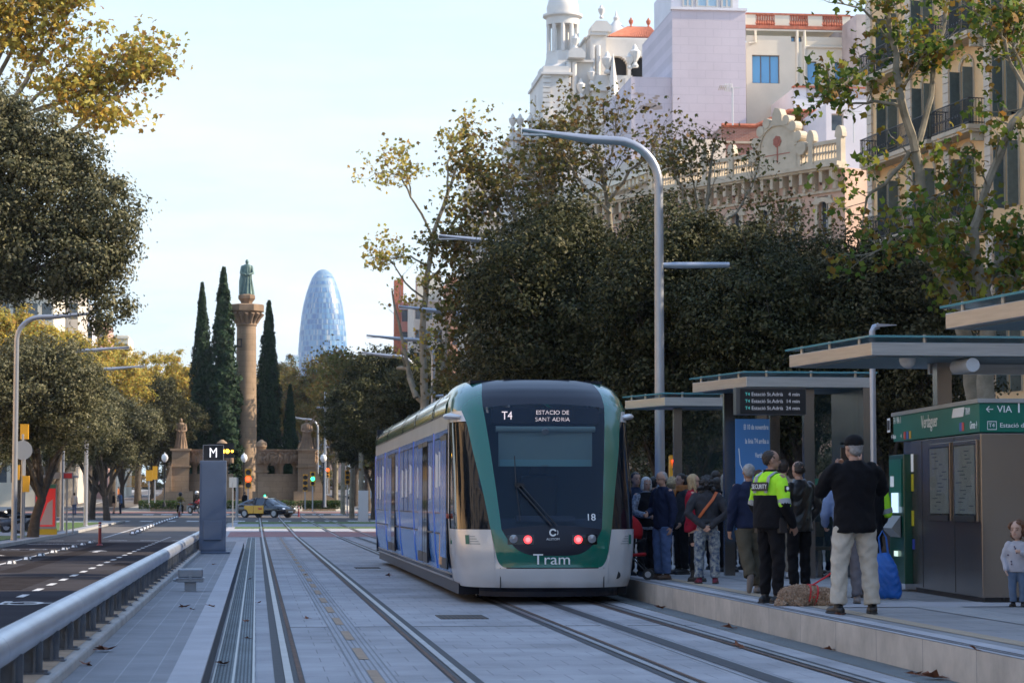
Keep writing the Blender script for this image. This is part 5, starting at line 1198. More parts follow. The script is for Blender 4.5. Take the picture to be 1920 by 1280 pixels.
for a, b_, c, d in ((x0, x1, z1 - .12, z1), (x0, x1, z0, z0 + .12), (x0, x0 + .1, z0, z1), (x1 - .1, x1, z0, z1)): m.box(a, b_, -19.6 * s, -17 * s, c, d)
m.build('square_emblem', iron, o)
# curved wall ring: front arc with pillars, frieze on short columns
Rr = 7.6
def arcwall(a0, a1, r0, r1, z0, z1, mb, n=14):
    for k in range(n):
        t0, t1 = a0 + (a1 - a0) * k / n, a0 + (a1 - a0) * (k + 1) / n
        p = [(r * math.cos(t), r * math.sin(t)) for r, t in ((r0, t0), (r1, t0), (r1, t1), (r0, t1))]
        mb.add([(x, y, z) for z in (z0, z1) for x, y in p], [(0, 3, 2, 1), (4, 5, 6, 7), (0, 1, 5, 4), (1, 2, 6, 5), (2, 3, 7, 6), (3, 0, 4, 7)])
hz = lambda py: bz(py, 209) - zb
for nm, a0, a1 in (('right', -82, -38), ('left', -142, -98), ('rear', 60, 120)):
    a0, a1 = R(a0), R(a1); w_ = MB(); arcwall(a0, a1, Rr - .5, Rr + .5, -.3, hz(893), w_); arcwall(a0, a1, Rr - .3, Rr + .3, hz(893), hz(888), w_)
    w_.build('wall', mst, o)
    fr = MB(); arcwall(a0, a1, Rr - .45, Rr + .5, hz(868), hz(845), fr); arcwall(a0, a1, Rr - .55, Rr + .62, hz(845), hz(842), fr)
    rr = random.Random(3)
    for k in range(26):      # carved figures of the frieze
        a = a0 + (a1 - a0) * (k + .5) / 26; x, y = (Rr + .52) * math.cos(a), (Rr + .52) * math.sin(a); zc = hz(858) + rr.uniform(-.15, .15)
        fr.tube([(x, y, zc - .45), (x + rr.uniform(-.2, .2), y, zc), (x + rr.uniform(-.25, .25), y, zc + .25)], [.10, .16, .08], 7); fr.ball((x + rr.uniform(-.2, .2), y, zc + .38), .12, 8)
    fr.build('frieze', mst2, o, smooth=True, ang=50)
    for k in range(4):
        a = a0 + (a1 - a0) * (k + .5) / 4; c = MB(); c.lathe([(.34, hz(893)), (.3, hz(890)), (.2, hz(888)), (.2, hz(874)), (.33, hz(870)), (.36, hz(868))], 10, (Rr * math.cos(a), Rr * math.sin(a), 0)); c.build('short_column', mst2, o, smooth=True)
def pillar(px, w_, pt, Y=209, ball=True, figure=None, nm='pillar'):
    x = xm(px, Y) - cx0; y = Y - YM; h = bz(pt, Y) - zb; c = MB()
    c.box(x - w_ * .75, x + w_ * .75, y - w_ * .75, y + w_ * .75, -.3, 1.6); c.box(x - w_ / 2, x + w_ / 2, y - w_ / 2, y + w_ / 2, 1.6, h); c.box(x - w_ * .6, x + w_ * .6, y - w_ * .6, y + w_ * .6, h, h + .18); 
    c.box(x - w_ * .6, x + w_ * .6, y - w_ * .6, y + w_ * .6, h * .72, h * .72 + .15)
    if ball: c.lathe([(w_ * .5, h + .18), (w_ * .45, h + .5), (w_ * .3, h + .7), (w_ * .46, h + 1.0), (w_ * .42, h + 1.35), (w_ * .1, h + 1.6)], 14, (x, y, 0))
    c.build(nm, mst, o, smooth=True, ang=30); return x, y, h
pillar(492, 1.05, 858); pillar(418, 1.05, 858)
x, y, h = pillar(576, 1.5, 845, ball=False); x2, y2, h2 = pillar(341, 1.5, 845, ball=False)
# buttress slopes
for xx, s_ in ((x, 1), (x2, -1)):
    c = MB(); c.prism([(xx + s_ * .7, -.3), (xx + s_ * 2.6, -.3), (xx + s_ * 2.5, .9), (xx + s_ * 1.6, 1.4), (xx + s_ * .75, 4.0)], 2.2, 0, Matrix.Translation((0, y + 1.1, 0)) @ Matrix(((1, 0, 0, 0), (0, 0, -1, 0), (0, 1, 0, 0), (0, 0, 0, 1)))); c.build('buttress', mst, o)
def draped(mb, x, y, z, H, wing=False, seed=1):
    k = H
    mb.stack([(z, x, y, .20 * k, .17 * k), (z + .05 * k, x, y, .19 * k, .16 * k), (z + .3 * k, x, y, .14 * k, .12 * k), (z + .5 * k, x, y, .125 * k, .10 * k), (z + .62 * k, x, y, .13 * k, .09 * k), (z + .75 * k, x, y, .15 * k, .085 * k), (z + .82 * k, x, y, .12 * k, .075 * k), (z + .86 * k, x, y, .05 * k, .05 * k)], 20)
    mb.ball((x, y, z + .925 * k), (.05 * k, .06 * k, .072 * k), 12)
    rr = random.Random(seed)
    for q in range(12):
        a = 2 * math.pi * q / 12; mb.tube([(x + .2 * k * math.cos(a), y + .17 * k * math.sin(a), z), (x + .13 * k * math.cos(a + .2), y + .11 * k * math.sin(a + .2), z + .45 * k), (x + .12 * k * math.cos(a), y + .08 * k * math.sin(a), z + .78 * k)], [.025 * k, .018 * k, .01 * k], 5)
    for s_ in (-1, 1): mb.tube([(x + s_ * .13 * k, y, z + .78 * k), (x + s_ * .17 * k, y - .05 * k, z + .6 * k), (x + s_ * .05 * k, y - .14 * k, z + .55 * k)], [.045 * k, .038 * k, .03 * k], 8, round_=True)
    if wing: mb.tube([(x + .1 * k, y, z + .85 * k), (x + .3 * k, y, z + 1.1 * k), (x + .42 * k, y, z + .95 * k), (x + .35 * k, y, z + .8 * k)], [.03 * k] * 4, 7); mb.tube([(x + .12 * k, y, z + .78 * k), (x + .27 * k, y, z + .95 * k)], [.04 * k, .03 * k], 7)
for (xx, yy, hh, lab) in ((x, y, h, 'stone figure with a raised ring on the right pillar of the monument'), (x2, y2, h2, 'stone figure on the left pillar of the monument')):
    c = MB(); draped(c, 0, 0, 0, 2.7, wing=(xx > 0), seed=2)
    tag(c.build('pillar_statue', mst2, loc=(cx0 + xx, YM + yy, zb + hh + .18), smooth=True, ang=60), lab, 'statue')
green = mat('green bronze', (.075, .125, .115), .55, .35, col2=(.13, .20, .18), vs_=3)
c = MB(); draped(c, 0, 0, 0, 3.25, seed=5); c.stack([(0.02, -.1, .05, .62, .45), (1.2, -.2, .08, .52, .36), (2.3, -.12, .06, .42, .26), (2.72, -.02, .02, .2, .16)], 20)
tag(c.build('bronze_statue', green, loc=(xm(462), YM, bz(552)), smooth=True, ang=60), 'green bronze robed statue on top of the column', 'statue')
m = MB(); 
t = MB(); t.lathe([(9.6, -.6), (9.6, .35), (9.2, .38), (.1, .38)], 40); tag(t.build('planter_kerb', concrete, loc=(cx0, YM, zb)), 'round stone kerb of the island under the monument', 'kerb')
# ================= TRAM =================
tgreen = mat('tram green paint', (.0, .115, .080), .22, coat=.6); tsilver = mat('tram silver paint', (.54, .54, .54), .30, .2, coat=.4, var=.09, vs_=1.2, detail=8)
tblack = mat('tram black roof', (.008, .010, .020), .35, spec=.3); tglass = mat('tram dark glass', (.006, .009, .014), .05, spec=.25)
tblue = mat('blue advert film', (.055, .22, .62), .22, coat=.35, var=.12, vs_=1.2); tblue2 = mat('deep blue film', (.04, .15, .58), .25, coat=.5); twhite = mat('white film', (.55, .60, .68), .35)
def tram_glass():
    m = bpy.data.materials.new('windscreen glass'); m.use_nodes = True; t = m.node_tree; b = t.nodes['Principled BSDF']
    b.inputs['Base Color'].default_value = (.01, .03, .06, 1); b.inputs['Roughness'].default_value = .03; b.inputs['Alpha'].default_value = .42; b.inputs['Specular IOR Level'].default_value = .35; return m
wglass = tram_glass()
TX, TY = 4.19, 33.1
tr_ = thing('tram', 'green and silver tram with blue sides, route T4 on its front, standing at the platform', 'tram', (TX, TY, 0))
W_ = lambda z: float(np.interp(z, [.2, .35, .7, 1.3, 2.6, 2.85, 3.0, 3.12, 3.20, 3.26, 3.29], [1.20, 1.25, 1.295, 1.325, 1.325, 1.315, 1.285, 1.235, 1.18, 1.11, 1.03]))
YC = lambda z: float(np.interp(z, [.2, .30, .5, .60, .75, .95, 1.1, 1.6, 2.2, 2.6, 2.86, 3.0, 3.12, 3.22, 3.29], [.10, .03, .0, .02, .0, .03, .07, .26, .53, .74, .93, 1.10, 1.30, 1.60, 1.95]))
NP = 2.7
def D_(z): return float(np.interp(z, [.2, 2.8, 3.29], [1.15, 1.15, 1.35]))
def S(x, z, off=0):      # point on nose shell
    w_ = W_(z) - off; q = min(1, abs(x) / w_); y = YC(z) + off + (D_(z)) * (1 - (1 - q ** NP) ** (1 / NP)); return Vector((x, y, z))
def Sa(a, z, off=0, side=1):   # by angle 0..1 (1 = side)
    w_ = W_(z) - off; th = a * math.pi / 2; x = w_ * math.sin(th) ** (2 / NP); y = YC(z) + off + D_(z) * (1 - max(0, math.cos(th)) ** (2 / NP)); return Vector((side * x, y, z))
def a_of_x(x, z): q = min(1, abs(x) / W_(z)); return math.asin(q ** (NP / 2)) / (math.pi / 2)
X1 = lambda z: float(np.interp(z, [.55, .75, 1.07, 1.6, 2.2, 2.86, 3.05, 3.29], [.66, .69, .72, .77, .83, .90, .89, .82]))     # windscreen edge
X2 = lambda z: float(np.interp(z, [.5, .8, 1.07, 1.6, 2.2, 2.6, 2.8, 3.0, 3.29], [.82, .83, .87, .955, 1.07, 1.13, 1.19, 1.22, 1.02]))   # outer edge of green frame
n1 = 14
def zrow(z0f, z1f, xf, nz, off=0, side=None, cols=n1, both=True):
    """grid between height functions of x, x spanning [-xf, xf]"""
    rows = []
    for i in range(nz + 1):
        f = i / nz; row = []
        for j in range(-cols, cols + 1):
            u_ = j / cols; za, zb_ = z0f(abs(u_)), z1f(abs(u_)); z = za + (zb_ - za) * f; row.append(S(u_ * xf(z), z, off))
        rows.append(row)
    return rows
def zlow(u_): return .70 + .37 * (u_ ** 4.5)        # lower edge of the black mask
m = MB(); m.grid(zrow(lambda u_: 1.07 if False else zlow(u_), lambda u_: 1.07 + .06 * (1 - u_ * u_), X1, 6)); mask = m.build('front_mask', tblack, tr_, smooth=True)
m = MB(); m.grid(zrow(lambda u_: 1.07 + .06 * (1 - u_ * u_), lambda u_: 2.84 + .05 * (1 - u_ * u_), X1, 20)); m.build('windscreen', wglass, tr_, smooth=True)
m = MB(); m.grid(zrow(lambda u_: 2.84 + .05 * (1 - u_ * u_), lambda u_: 3.29, X1, 12)); 
m.build('roof_front', tblack, tr_, smooth=True)
# lower green apron between mask and bumper, silver bumper
zg = lambda u_: .525 + .0 * u_
m = MB(); m.grid(zrow(lambda u_: .535, zlow, X1, 5)); gp = m.build('front_apron', tgreen, tr_, smooth=True)
m = MB(); m.grid(zrow(lambda u_: .25, lambda u_: .52, lambda z: .80, 5, off=-.012)); m.build('bumper', tsilver, tr_, smooth=True)
m = MB(); m.grid(zrow(lambda u_: .52, lambda u_: .535, X1, 1, off=.02)); m.grid(zrow(lambda u_: .12, lambda u_: .26, lambda z: 1.0, 2, off=.06)); m.build('bumper_gap', tblack, tr_)
def sidegrid(za_f, zb_f, xa, xb, nz, nc=8, side=1, off=0, byangle_end=False):
    rows = []
    for i in range(nz + 1):
        f = i / nz; row = []
        for j in range(nc + 1):
            v = j / nc; z = za_f(v) + (zb_f(v) - za_f(v)) * f; a0 = a_of_x(xa(z), z); a1 = 1.0 if byangle_end else a_of_x(xb(z), z); row.append(Sa(a0 + (a1 - a0) * v, z, off, side))
        rows.append(row)
    return rows
ROOFC = 2.80
for side in (-1, 1):
    fl_ = side < 0
    # green frame: from rounded lower corner up over the roof
    zq = lambda v: .535 + .535 * (1 - max(0, 1 - v ** 2.4) ** (1 / 2.4))
    m = MB(); m.grid(sidegrid(zq, lambda v: 1.07, X1, X2, 6, side=side), flip=fl_); m.grid(sidegrid(lambda v: 1.07, lambda v: 3.29, X1, X2, 30, side=side), flip=fl_); m.build('green_frame', tgreen, tr_, smooth=True)
    # silver lower corner (below green) and side
    m = MB(); m.grid(sidegrid(lambda v: .25, zq, X1, X2, 6, side=side), flip=fl_); m.grid(sidegrid(lambda v: .25, lambda v: 1.07, X2, None, 8, side=side, byangle_end=True), flip=fl_)
    # straight silver behind
    m.grid([[Vector((side * W_(z), YC(z) + D_(z), z)), Vector((side * W_(z), 2.15, z))] for z in (.25, .35, .5, .7, .9, 1.07)], flip=fl_); cr_ = m.build('lower_corner', tsilver, tr_, smooth=True)
    # cab side window
    m = MB(); m.grid(sidegrid(lambda v: 1.075, lambda v: 2.64, X2, None, 20, side=side, off=.012, byangle_end=True), flip=fl_)
    m.grid([[Vector((side * (W_(z) - .012), YC(z) + D_(z), z)), Vector((side * (W_(z) - .012), 1.95, z))] for z in np.linspace(1.075, 2.64, 8)], flip=fl_); m.build('cab_side_window', tglass, tr_, smooth=True)
    m = MB()
    for (ya, yb) in ((1.93, 2.15),): m.grid([[Vector((side * W_(z), ya, z)), Vector((side * W_(z), yb, z))] for z in np.linspace(1.07, 2.66, 8)], flip=fl_)
    # mirror pod / top band
    m.grid(sidegrid(lambda v: 2.64, lambda v: 2.80, X2, None, 3, side=side, byangle_end=True), flip=fl_)
    m.grid([[Vector((side * (W_(z) + .004), YC(z) + D_(z) - .02, z)), Vector((side * (W_(z) + .004), 2.15, z))] for z in (2.64, 2.72, 2.80)], flip=fl_); m.build('window_pillar', tsilver, tr_, smooth=True)
    p = MB(); p.tube([S(side * 1.22, 2.71) + Vector((side * .01, .0, 0)), Vector((side * 1.335, 1.55, 2.73)), Vector((side * 1.345, 1.95, 2.735)), Vector((side * 1.33, 2.3, 2.74))], [(.05, .03), (.075, .045), (.075, .045), (.05, .03)], 12, round_=True); p.build('camera_pod', tsilver, tr_, smooth=True)
    # roof corner shell
    m = MB(); m.grid(sidegrid(lambda v: 2.80, lambda v: 3.29, X2, None, 10, side=side, byangle_end=True), flip=fl_); m.grid([[Vector((side * W_(z), YC(z) + D_(z), z)), Vector((side * W_(z), 3.45, z))] for z in np.linspace(2.80, 3.29, 10)], flip=fl_)
    m.build('roof_corner', tgreen, tr_, smooth=True)
m = MB(); m.box(-1.0, 1.0, 2.05, 3.6, 3.24, 3.285); 
for k in range(3): m.box(-.5, .5, 1.99 + k * .12, 2.06 + k * .12, 3.288, 3.305)
m.build('roof_top', tblack, tr_)
# headlights
hl = mat('headlamp glass', (.25, .27, .30), .1, .3, coat=1); ring = mat('red tail ring', (.8, .02, .02), .3, emit=(1, .05, .06), est=1.8); ringc = mat('pink lamp core', (.6, .3, .3), .3, emit=(1, .25, .25), est=.7)
for side in (-1, 1):
    p = S(side * .36, .93); c = MB(); c.lathe([(.0, 0), (.058, 0), (.058, .02), (0, .02)], 20); c.v = [(v[0] + p.x, p.y - .015 - v[2], v[1] + p.z) for v in c.v]; c.build('tail_lamp', ring, tr_)
    c = MB(); c.lathe([(.0, 0), (.034, 0), (.034, .02), (0, .02)], 16); c.v = [(v[0] + p.x, p.y - .03 - v[2], v[1] + p.z) for v in c.v]; c.build('lamp_core', ringc, tr_)
    p = S(side * .56, .94); c = MB(); c.lathe([(.0, 0), (.055, 0), (.06, .03), (0, .04)], 20); c.v = [(v[0] + p.x, p.y - .0 - v[2], v[1] + p.z) for v in c.v]; c.build('headlight', hl, tr_, smooth=True)
    c = MB(); c.grid(sidegrid(lambda v: .97 - .11, lambda v: 1.0, lambda z: .27, lambda z: .64, 3, 6, side, off=-.004), flip=side < 0); c.build('lamp_recess', mat('recess black', (.006, .006, .007), .15), tr_)
c = MB(); p = S(.98, .42); c.cyl((p.x - .03, p.y - .02, p.z), (p.x - .04, p.y + .05, p.z), .055, n=16); c.build('tow_socket', blk, tr_)
c = MB()
for x in (-.74, .74): p = S(x, .4); c.box(p.x - .006, p.x + .006, p.y - .016, p.y + .02, .25, .53)
c.build('panel_joint', blk, tr_)
# lettering on the front
wl = mat('white lettering', (.75, .78, .78), .5); led = mat('led text', (.7, .6, .62), .5, emit=(1, .85, .9), est=.9)
p = S(0, .62); text('Tram', .215, wl, frame((-.02, p.y - .03, .645), (1, 0, 0)), gp, 'tram_lettering', sx=1.15)
p = S(0, 1.0); mk_ = MB(); 
for q in range(20):
    a0, a1 = .4 + 5.4 * q / 20, .4 + 5.4 * (q + 1) / 20
    mk_.add([(r * math.cos(a), p.y - .02, 1.03 + r * math.sin(a)) for r, a in ((.032, a0), (.055, a0), (.055, a1), (.032, a1))], [(0, 1, 2, 3)])
for q in range(6):
    a0, a1 = -.5 + q * .16, -.5 + (q + 1) * .16; mk_.add([(r * math.cos(a), p.y - .02, 1.03 + r * math.sin(a)) for r, a in ((.066, a0), (.075, a0), (.075, a1), (.066, a1))], [(0, 1, 2, 3)])
mk_.build('maker_ring', wl, mask); text('ALSTOM', .045, wl, frame((0, p.y - .02, .935), (1, 0, 0)), mask, 'maker_name', sx=1.1)
p = S(.58, 1.26); text('18', .145, wl, frame((.56, p.y - .035, 1.24), (1, 0, 0), (0, .35, 1)), tr_, 'fleet_number')
# wiper
c = MB(); pa = S(-.50, 1.70, -.03) + Vector((0, -.03, 0)); pb = S(-.02, 1.13, -.03) + Vector((0, -.03, 0)); pc = S(-.50, 2.12) + Vector((0, -.05, 0)); pd = S(-.46, 1.20) + Vector((0, -.05, 0))
c.tube([pa, pb], .014, 6); c.tube([pa + Vector((.05, -.01, .02)), pb + Vector((.07, 0, .0))], .010, 6); c.tube([pc, pa], .008, 6); c.tube([pa, pd], .006, 6); c.box(pa.x - .02, pa.x + .12, pa.y - .02, pa.y + .02, pa.z - .02, pa.z + .03); c.build('wiper', blk, tr_)
# inside: destination display, blind, cab floor/desk, seatback
ins = mat('cab interior', (.05, .07, .10), .8); blind = mat('pale sun blind', (.20, .33, .34), .7)
c = MB(); c.box(-.78, .80, 1.02, 1.16, 2.60, 2.84); db = c.build('destination_box', tblack, tr_)
text('T4', .17, led, frame((-.55, 1.012, 2.715), (1, 0, 0)), db, 'route_text', sx=.85)
def ledtext(s_, x, z, h):     # slatted LED lettering
    me = text(s_, h, led, frame((x, 1.01, z), (1, 0, 0)), db, 'destination_text', sx=1.05)
ledtext('ESTACIO DE', .12, 2.765, .085); ledtext('SANT ADRIA', .12, 2.665, .085)
c = MB()
for k in range(34): c.box(-.18 + k * .0185, -.1755 + k * .0185, 1.004, 1.007, 2.62, 2.81)
for k in range(9): c.box(-.2, .5, 1.003, 1.006, 2.625 + k * .022, 2.629 + k * .022)
c.build('display_mask', blk, db)
c = MB(); c.box(-.68, .70, .98, 1.0, 1.98, 2.50); c.tube([(-.72, .965, 2.52), (.74, .965, 2.52)], .045, 10); c.box(-.05, .05, .96, .985, 1.98, 2.0); c.build('sun_blind', blind, tr_, smooth=True, ang=30)
c = MB(); c.box(-.66, .68, .972, .978, 1.98, 2.08); c.build('blind_hem', mat('teal blind hem', (.18, .42, .46), .6), tr_)
c = MB(); c.cyl((.0, .93, 2.50), (.0, .90, 2.48), .05, n=14); c.build('cab_camera', mat('camera white', (.3, .36, .38), .4), tr_)
c = MB(); c.box(-1.1, 1.1, .75, 1.15, .9, 1.22); c.box(-.45, .4, .60, .9, 1.18, 1.26); c.build('dashboard', mat('dash blue', (.04, .06, .10), .6), tr_)
c = MB(); c.box(-1.22, 1.22, 2.1, 2.16, .4, 2.8); c.box(-1.2, 1.2, .9, 2.1, .35, .4); c.build('cab_partition', ins, tr_)
c = MB(); c.box(-.28, .28, 1.75, 1.86, 1.0, 1.85); c.box(-.15, .15, 1.75, 1.84, 1.85, 2.08); c.build('driver_seat', mat('seat black', (.015, .015, .018), .7), tr_, bevel=.04)
# side: modules (local y ranges)
mods = [(2.15, 4.95, 'panel'), (4.95, 9.9, 'door'), (9.9, 14.2, 'panel'), (14.2, 19.4, 'door'), (19.4, 23.6, 'panel')]
for side in (-1, 1):
    fl_ = side < 0
    for (ya, yb, kd) in mods:
        zs = [.25, .35, .5, .7, 1.0, 1.3, 2.6]
        m = MB(); m.grid([[Vector((side * W_(z), ya + .05, z)), Vector((side * W_(z), yb - .05, z))] for z in zs[1:]], flip=fl_); pn = m.build('side_panel', tblue, tr_, smooth=True)
        m = MB(); m.grid([[Vector((side * (W_(z) + .006), ya, z)), Vector((side * (W_(z) + .006), yb, z))] for z in (.22, .30, .40)], flip=fl_); m.build('silver_skirt', tsilver, tr_)
        m = MB(); m.grid([[Vector((side * (W_(z) + .004), ya, z)), Vector((side * (W_(z) + .004), yb, z))] for z in (2.56, 2.68, 2.80)], flip=fl_); m.build('silver_cantrail', tsilver, tr_)
        # pillar at the module joint
        m = MB(); m.grid([[Vector((side * (W_(z) + dx_), yb + dy_, z)) for dx_, dy_ in ((.0, -.075), (.016, -.06), (.016, .06), (.0, .075))] for z in (.40, .5, .7, .9, 1.1, 1.3, 1.9, 2.57)], flip=fl_); m.build('joint_pillar', tblue2, tr_)
        # windows as dark inset panes proud by 3mm
        L_ = yb - ya; k = max(1, round(L_ / 1.25)); 
        for i in range(k):
            a = ya + .16 + (L_ - .32) * i / k; b_ = ya + .16 + (L_ - .32) * (i + 1) / k - .07
            isdoor = (kd == 'door' and i in (1, 2)) or (kd == 'panel' and ya < 3 and i == 0)
            x = side * 1.329
            if isdoor:
                w = MB(); w.box(*sorted((side * 1.30, x + side * .008)), a, b_ - .0, .45, 2.48, 0); w.build('door_leaf', tblack, tr_)
                for (c0, c1) in ((a + .05, (a + b_) / 2 - .02), ((a + b_) / 2 + .02, b_ - .05)):
                    w = MB(); w.box(*sorted((x, x + side * .012)), c0, c1, .62, 2.40); w.build('door_glass', tglass if (i % 2) else tblue, tr_)
            else:
                w = MB(); w.box(*sorted((x - side * .02, x + side * .004)), a, b_, 1.28, 2.46); w.build('side_window', [tglass], tr_)
                w = MB(); w.box(*sorted((x, x + side * .007)), a + .03, b_ - .12, 1.30, 2.44); w.build('window_film', tblue, tr_)
        if side < 0:
            rr = random.Random(int(ya * 10)); 
            for q in range(3):
                s0 = ya + .35 + q * (L_ - .7) / 3; z0 = rr.uniform(1.5, 1.8)
                w = MB(); w.add([(-1.3385, s0, z0), (-1.3385, s0 + .55, z0), (-1.3385, s0 + .55, z0 + .55), (-1.3385, s0, z0 + .5)], [(0, 3, 2, 1)]); w.build('white_graphic', twhite, pn)
            w = MB(); w.box(-1.333, -1.327, ya + .2, yb - .3, .96, .985); w.build('panel_seam', blk, pn)
            if ya < 3:
                w = MB(); w.add([(-1.3385, 3.1, .5), (-1.3385, 3.7, .5), (-1.3385, 3.6, .95), (-1.3385, 3.3, 1.0)], [(0, 3, 2, 1)]); w.add([(-1.3385, 3.2, 1.2), (-1.3385, 3.4, 1.2), (-1.3385, 3.4, 1.75), (-1.3385, 3.2, 1.8)], [(0, 3, 2, 1)]); w.build('orange_figure', mat('orange print', (.50, .26, .12), .5), pn)
    # door control panel behind cab
    w = MB(); w.box(*sorted((side * 1.31, side * 1.334)), 2.2, 2.85, .45, 2.5); w.build('equipment_door', tglass, tr_)
    w = MB(); w.cyl((side * 1.32, 2.02, 1.25), (side * 1.36, 2.02, 1.25), .04, n=10); w.build('side_indicator', mat('amber lens', (.35, .06, .02), .3), tr_)
# small lettering and crest panels on the silver corner
def side_text(s_, size, y, z, m_, name): 
    xx = -W_(z) - .004; text(s_, size, m_, frame((xx, y, z), (0, -1, 0)), tr_, name)
gl_ = mat('green lettering', (.01, .13, .09), .5)
side_text('Tram', .12, 1.75, .88, gl_, 'side_lettering')
for side in (-1, 1):
    p0, p1 = Sa(.66, .93, -.004, side), Sa(.58, .93, -.004, side); c = MB()
    c.add([Sa(.70, .86, -.004, side), Sa(.64, .86, -.004, side), Sa(.64, .99, -.004, side), Sa(.70, .99, -.004, side)], [(0, 1, 2, 3)]); c.build('crest_panel', gl_, tr_)
    c = MB()
    for k in range(4): c.add([Sa(.63, .86 + k * .035, -.004, side), Sa(.50 + .02 * k, .86 + k * .035, -.004, side), Sa(.50 + .02 * k, .873 + k * .035, -.004, side), Sa(.63, .873 + k * .035, -.004, side)], [(0, 1, 2, 3)])
    c.build('small_print', mat('grey print', (.25, .28, .28), .6), tr_)
# roof shells per module
rmods = [(2.5, 5.2), (5.3, 9.7), (9.8, 13.2), (13.3, 18.6), (18.7, 23.4)]
rg = mat('tram roof green', (.03, .22, .22), .14, coat=1.0)
for k, (ya, yb) in enumerate(rmods):
    m = MB(); prof = [(1.33, 2.80), (1.32, 2.93), (1.27, 3.05), (1.18, 3.16), (1.03, 3.25), (.7, 3.30), (0, 3.31)]
    prof = [(-a, z) for a, z in prof] + [(a, z) for a, z in reversed(prof[:-1])]
    m.grid([[Vector((x, ya + .12, z)) for x, z in prof], [Vector((x, yb - .1, z)) for x, z in prof]], flip=False); m.build('roof_shell', rg, tr_, smooth=True)
    m = MB(); m.grid([[Vector((x * 1.012, y, z + .012)) for x, z in prof] for y in (yb - .14, yb + .06)], flip=False); m.grid([[Vector((x * .97, y, z - .03)) for x, z in prof] for y in (yb + .05, yb + .3)], flip=False); m.build('roof_rim', tgreen, tr_, smooth=True)
    m = MB()
    for s_ in (-1, 1): m.box(s_ * 1.315 - .015, s_ * 1.315 + .015, ya + .1, yb, 2.79, 2.815)
    m.build('gutter', tblack, tr_)
m = MB(); m.box(-1.24, 1.24, 1.2, 23.4, .12, .28); m.build('underframe', tblack, tr_)
for y in (3.4, 5.2, 16, 17.8):
    for x in (-.72, .72): m = MB(); m.cyl((x - .06, y, .30), (x + .06, y, .30), .30, n=24); m.build('wheel', rail_steel, tr_)
m = MB(); m.box(-1.30, 1.30, 23.5, 23.6, .3, 3.2); m.box(-1.3, 1.3, 2.17, 23.5, 2.7, 2.79); m.build('rear_wall', tblack, tr_)
m = MB(); m.box(-1.28, 1.28, 2.2, 23.5, .33, .37); m.build('floor', ins, tr_)
# ================= TRAM STOP =================
PZ = .30
steel = mat('brushed canopy steel', (.42, .42, .41), .38, .75, var=.12, vs_=1.5, stretch=(1, 1, 14)); dsteel = mat('dark stainless panel', (.27, .24, .215), .24, .9, var=.10, vs_=.6)
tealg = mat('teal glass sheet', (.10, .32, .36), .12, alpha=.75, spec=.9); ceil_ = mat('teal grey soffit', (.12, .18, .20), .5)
def clear():
    m = bpy.data.materials.new('clear pane'); m.use_nodes = True; b = m.node_tree.nodes['Principled BSDF']; b.inputs['Base Color'].default_value = (.03, .05, .045, 1); b.inputs['Roughness'].default_value = .02; b.inputs['Alpha'].default_value = .22; b.inputs['Specular IOR Level'].default_value = .8; return m
pane = clear()
H0, H1_ = 3.20, 3.36
def canopy(label, F, N, xr, pillar_x, legs=(), group='glass topped steel canopies of the tram stop'):
    """F far-left, N near-left corner (x, y); right edge at xr"""
    o = thing('platform_canopy', label, 'canopy', (F[0], F[1], PZ), 0, group)
    f = (0, 0); n_ = (N[0] - F[0], N[1] - F[1]); rx = xr - F[0]
    poly = [f, n_, (rx, n_[1]), (rx, f[1])]; zA, zB = H0 - PZ, H1_ - PZ
    m = MB(); m.prism(poly, zB - zA, 0, Matrix.Translation((0, 0, zA))); m.build('steel_frame', steel, o, bevel=.008)
    ins_ = [(f[0] + .16, -.1), (n_[0] + .1, n_[1] + .1), (rx - .1, n_[1] + .1), (rx - .1, -.1)]
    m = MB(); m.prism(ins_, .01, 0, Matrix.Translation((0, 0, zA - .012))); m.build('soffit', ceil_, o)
    g = [(f[0] - .04, .06), (n_[0] - .05, n_[1] - .06), (rx + .05, n_[1] - .06), (rx + .05, .06)]
    m = MB(); m.prism(g, .025, 0, Matrix.Translation((0, 0, zB + .055))); m.build('glass_sheet', tealg, o)
    k = MB() 
    for t_ in (.15, .5, .85):
        for (p, q) in ((poly[1], poly[2]), (poly[0], poly[1])):
            c = MB(); x, y = p[0] + (q[0] - p[0]) * t_, p[1] + (q[1] - p[1]) * t_; c.cyl((x + .03, y + .05, zB), (x + .03, y + .05, zB + .095), .022, n=8); c.build('glass_clamp', steel, o)
    return o
cans = [((5.85 + 1.0, 23.1), (7.22, 20.6), 10.4, 'nearest canopy, its corner just entering at the right edge'), ((6.80, 29.9), (7.2, 27.3), 11.5, 'second canopy, spanning above the green ticket kiosk'),
        ((6.85, 37.0), (7.3, 35.0), 9.36, 'third canopy, carrying the black departure display'), ((6.80, 43.6), (7.27, 42.0), 9.4, 'farthest visible canopy, just right of the tram roof')]
cans = [((a[0] * 1.012, a[1]), (b_[0] * 1.012, b_[1]), c_, d_) for a, b_, c_, d_ in cans]
C = [canopy(lab, F, N, xr, None) for (F, N, xr, lab) in cans]
def upright(parent, name, x0, x1, y0, y1, z1, m_=dsteel, z0=0.0, bevel=0):
    m = MB(); m.box(x0, x1, y0, y1, z0, z1); return m.build(name, m_, parent, bevel=bevel)
